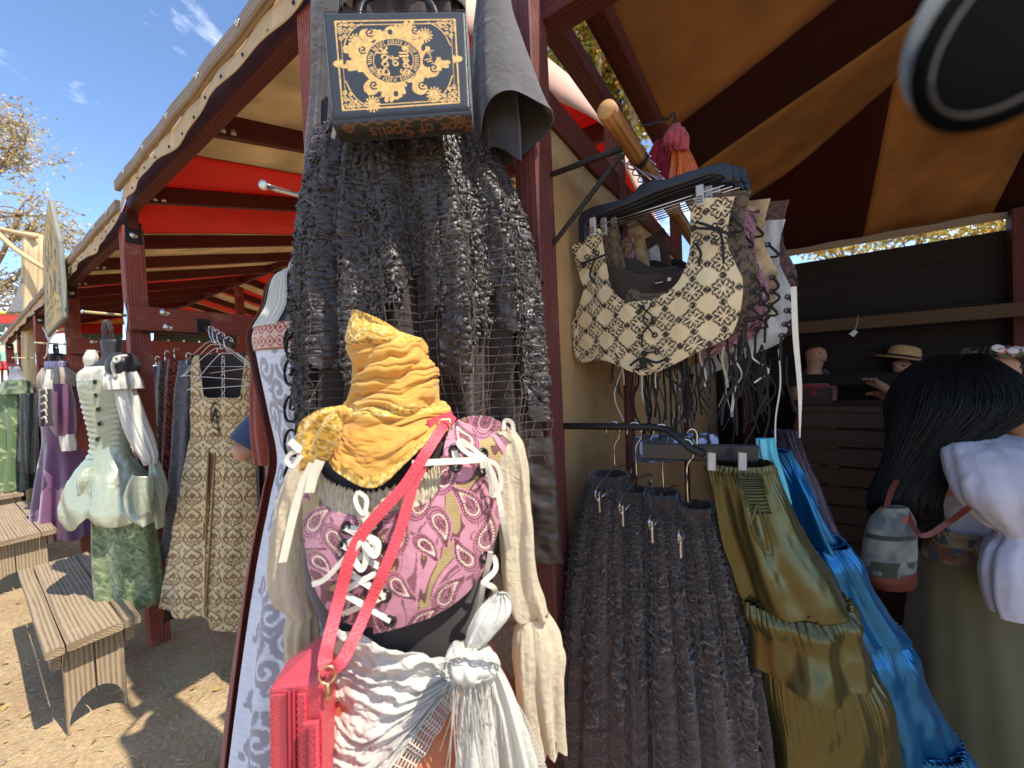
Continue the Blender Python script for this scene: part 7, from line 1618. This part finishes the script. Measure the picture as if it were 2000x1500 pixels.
# ---- woman with a flower crown, facing us
zf_ = 1.75
b_ = P(1940, 1000, zf_); b_ = Vector((b_.x, b_.y, 0)); hz_ = P(1930, 716, zf_).z
w2, hd2, q2_, k2 = human(b_, (-.15, -1, 0), hz_ / 1.57 * 1.65, 'woman wearing a flower crown, face half hidden by black hair', {'l': (P(2010, 900, zf_), P(1990, 830, zf_ - .15)), 'r': (P(1880, 930, zf_), P(1900, 1000, zf_ - .1))})
surf('hair', loft([(1908, 1958, 676, zf_ + .03, 1.0), (1890, 1984, 700, zf_ + .06, .8), (1888, 1996, 750, zf_ + .08, .6), (1880, 2004, 840, zf_ + .08, .5)], 120, 60, 20, (.002, .010), 4, .8, .003), M_hair2, w2, True, cap=True)
surf('dark_dress', loft([(1880, 1990, 800, zf_ + .02), (1866, 2010, 880, zf_), (1880, 2000, 1000, zf_), (1850, 2040, 1200, zf_), (1830, 2060, 1420, zf_)], 100, 60, 7, (.004, .02), 5, .6), M_black, w2, True, cap=True)
crn = thing('flower_crown', hd2 + UP * .05, 'crown of pink and white flowers on the woman at the right edge', 'crown')
rs = np.random.default_rng(5); parts_c = {0: [], 1: [], 2: []}
for i in range(46):
    a_ = rs.uniform(0, 6.283); c_ = hd2 + UP * (.055 * k2 + rs.normal(0, .012)) + Vector((math.cos(a_), math.sin(a_), 0)) * (.098 * k2)
    nrm = Vector((math.cos(a_), math.sin(a_), .5)) + Vector(rs.normal(0, .3, 3)); rr0 = rs.uniform(.012, .022)
    parts_c[i % 3].append(lathe_geo(c_, [(.002, -.004), (rr0 * .6, .0), (rr0, .008), (rr0 * .9, .010), (rr0 * .3, .005)], nrm, 7))
for k_, (nm, cl) in enumerate((('pink_flowers', srgb(206, 130, 120)), ('white_flowers', srgb(226, 214, 206)), ('green_leaves', srgb(84, 92, 58)))):
    v, f, uv = cat_parts(parts_c[k_]); mk(nm, v, f, cloth(nm, cl, .7, .15, 60), crn, uv)
# ---- clerk in a straw hat
zs = 3.0
b_ = P(1775, 800, zs); b_ = Vector((b_.x, b_.y, 0)); hz_ = P(1772, 712, zs).z
w3, hd3, q3_, k3 = human(b_, (-1, -.5, 0), hz_ / 1.57 * 1.65, 'person in a straw hat and pale shirt reaching over the counter', {'l': (P(1742, 768, zs - .2), P(1712, 748, zs - .3)), 'r': (P(1752, 778, zs + .1), P(1715, 770, zs - .1))}, .12)
surf('shirt', loft([(1752, 1796, 738, zs), (1742, 1800, 762, zs), (1746, 1798, 800, zs), (1748, 1798, 850, zs)], 70, 40, 5, (.003, .008), 4, .6), M_wblouse, w3, True, cap=True)
surf('dark_trousers', loft([(1748, 1798, 850, zs), (1746, 1800, 950, zs), (1748, 1798, 1130, zs)], 60, 30, 3, (.004, .01), 4, .6), M_black, w3, True, cap=True)
ht_ = thing('straw_hat', hd3 + UP * .04, 'straw coloured round hat with turned brim inside the tent', 'hat')
hx = (UP + Vector((.22, -.12, 0))).normalized(); hc_ = hd3 + UP * .045
lathe('brim', hc_, [(.09, .0), (.155, -.006), (.165, .004), (.155, .006), (.09, .008)], cloth('straw weave', srgb(206, 164, 110), .8, .1, 30, 400., .4), ht_, hx, 40); lathe('crown', hc_, [(.098, .004), (.095, .05), (.082, .088), (.05, .102), (.001, .104)], cloth('straw crown', srgb(206, 164, 110), .8, .1, 30, 400., .4), ht_, hx, 32); lathe('band', hc_, [(.0985, .008), (.100, .010), (.099, .026), (.097, .028)], M_lining, ht_, hx, 32)
# ---- dim shopper by the counter
b_ = P(1592, 900, 3.25); b_ = Vector((b_.x, b_.y, 0)); hz_ = P(1588, 690, 3.25).z
w4, hd4, q4_, k4 = human(b_, (.2, -1, 0), hz_ / 1.57 * 1.65, 'dim figure in dark clothes standing behind the box on the counter', {'l': (P(1622, 790, 3.2), P(1614, 800, 3.0)), 'r': (P(1562, 790, 3.2), P(1570, 800, 3.0))})
surf('dark_coat', loft([(1572, 1612, 722, 3.25), (1562, 1622, 750, 3.25), (1566, 1618, 850, 3.25), (1564, 1620, 1060, 3.25)], 60, 40, 5, (.004, .012), 4, .6), M_black, w4, True, cap=True); surf('hair', loft([(1578, 1600, 672, 3.28), (1572, 1606, 690, 3.28), (1572, 1606, 715, 3.30)], 50, 20, 8, (.002, .006), 4, .9), M_hair2, w4, True, cap=True)
b_ = P(610, 900, 1.80); b_ = Vector((b_.x, b_.y, 0))
w5, hd5, q5_, k5 = human(b_, (.3, 1, 0), 1.62, 'shopper in a navy shirt behind the white gown, only an elbow showing', {'l': (P(458, 888, 1.58), P(560, 842, 1.75)), 'r': (P(740, 900, 1.7), P(700, 860, 1.95))})
surf('navy_shirt', loft([(540, 680, 640, 1.8), (520, 700, 720, 1.8), (540, 690, 860, 1.8), (540, 690, 1000, 1.8)], 70, 40, 5, (.003, .01), 4, .6), M_navy, w5, True, cap=True)
surf('dark_trousers', loft([(540, 690, 1000, 1.8), (545, 690, 1120, 1.8), (550, 690, 1360, 1.8)], 60, 30, 3, (.004, .01), 4, .6), M_black, w5, True, cap=True)
a_, b2_ = np.array(P(560, 800, 1.72)), np.array(P(478, 872, 1.60)); v, f, uv = tube_geo([a_, (a_ + b2_) / 2 + [-.01, -.02, 0], b2_], [.075, .074, .070], 16, 14); mk('short_sleeve', v, f, M_navy, w5, uv)
rr = np.random.default_rng(3)
for i, (x, cl, nm) in enumerate(((1640, srgb(150, 84, 60), 'rust'), (1660, srgb(70, 40, 36), 'maroon'), (1690, srgb(50, 42, 40), 'charcoal'), (1850, srgb(60, 44, 36), 'umber'))):
    pack('hung_robe', [(x - 8, x + 8, 660, 3.3), (x - 14, x + 14, 690, 3.3), (x - 15, x + 15, 800, 3.3), (x - 18, x + 18, 960, 3.3)], cloth('hung robe cloth', cl, .85, .15, 12), None, nm + ' robe hanging at the back wall of the tent', 60 + i, 'robe')['group'] = 'robes at the back of the tent'
# ================================================================== blurred hat brim right in front of the lens
hb0 = thing('hat_brim', P(1960, 90, .135), 'out of focus black hat brim with grey felt edge at the top right', 'hat')
zb = .135
def lens(c, ax, ay, th, name, mat):
    nu_, nv_ = 60, 14; V = []
    for i in range(nv_):
        e = -math.pi / 2 + math.pi * i / (nv_ - 1)
        for j in range(nu_):
            a = 6.28319 * j / nu_; V.append(c + ax * (math.cos(a) * max(0.0, math.cos(e)) ** .6) + ay * (math.sin(a) * max(0.0, math.cos(e)) ** .6) + (RM @ Vector((0, 0, -1))) * (th * math.sin(e)))
    return mk(name, [list(q) for q in V], gf(nv_, nu_, True), mat, hb0)
cl_ = P(2030, 20, zb); ex = P(1800, 235, zb) - cl_; ey = P(1928, -90, zb) - cl_
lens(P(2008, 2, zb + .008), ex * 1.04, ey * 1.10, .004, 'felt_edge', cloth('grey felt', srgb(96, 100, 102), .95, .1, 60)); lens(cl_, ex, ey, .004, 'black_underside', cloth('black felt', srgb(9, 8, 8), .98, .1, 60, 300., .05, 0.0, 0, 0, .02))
c_ = P(2032, 22, zb - .0045); tube('stitching', [c_ + ex * .84 * math.cos(a) + ey * .74 * math.sin(a) for a in np.linspace(-1.2, 2.2, 30)], .0005, cloth('brown thread', srgb(40, 28, 20), .9), hb0, 6)
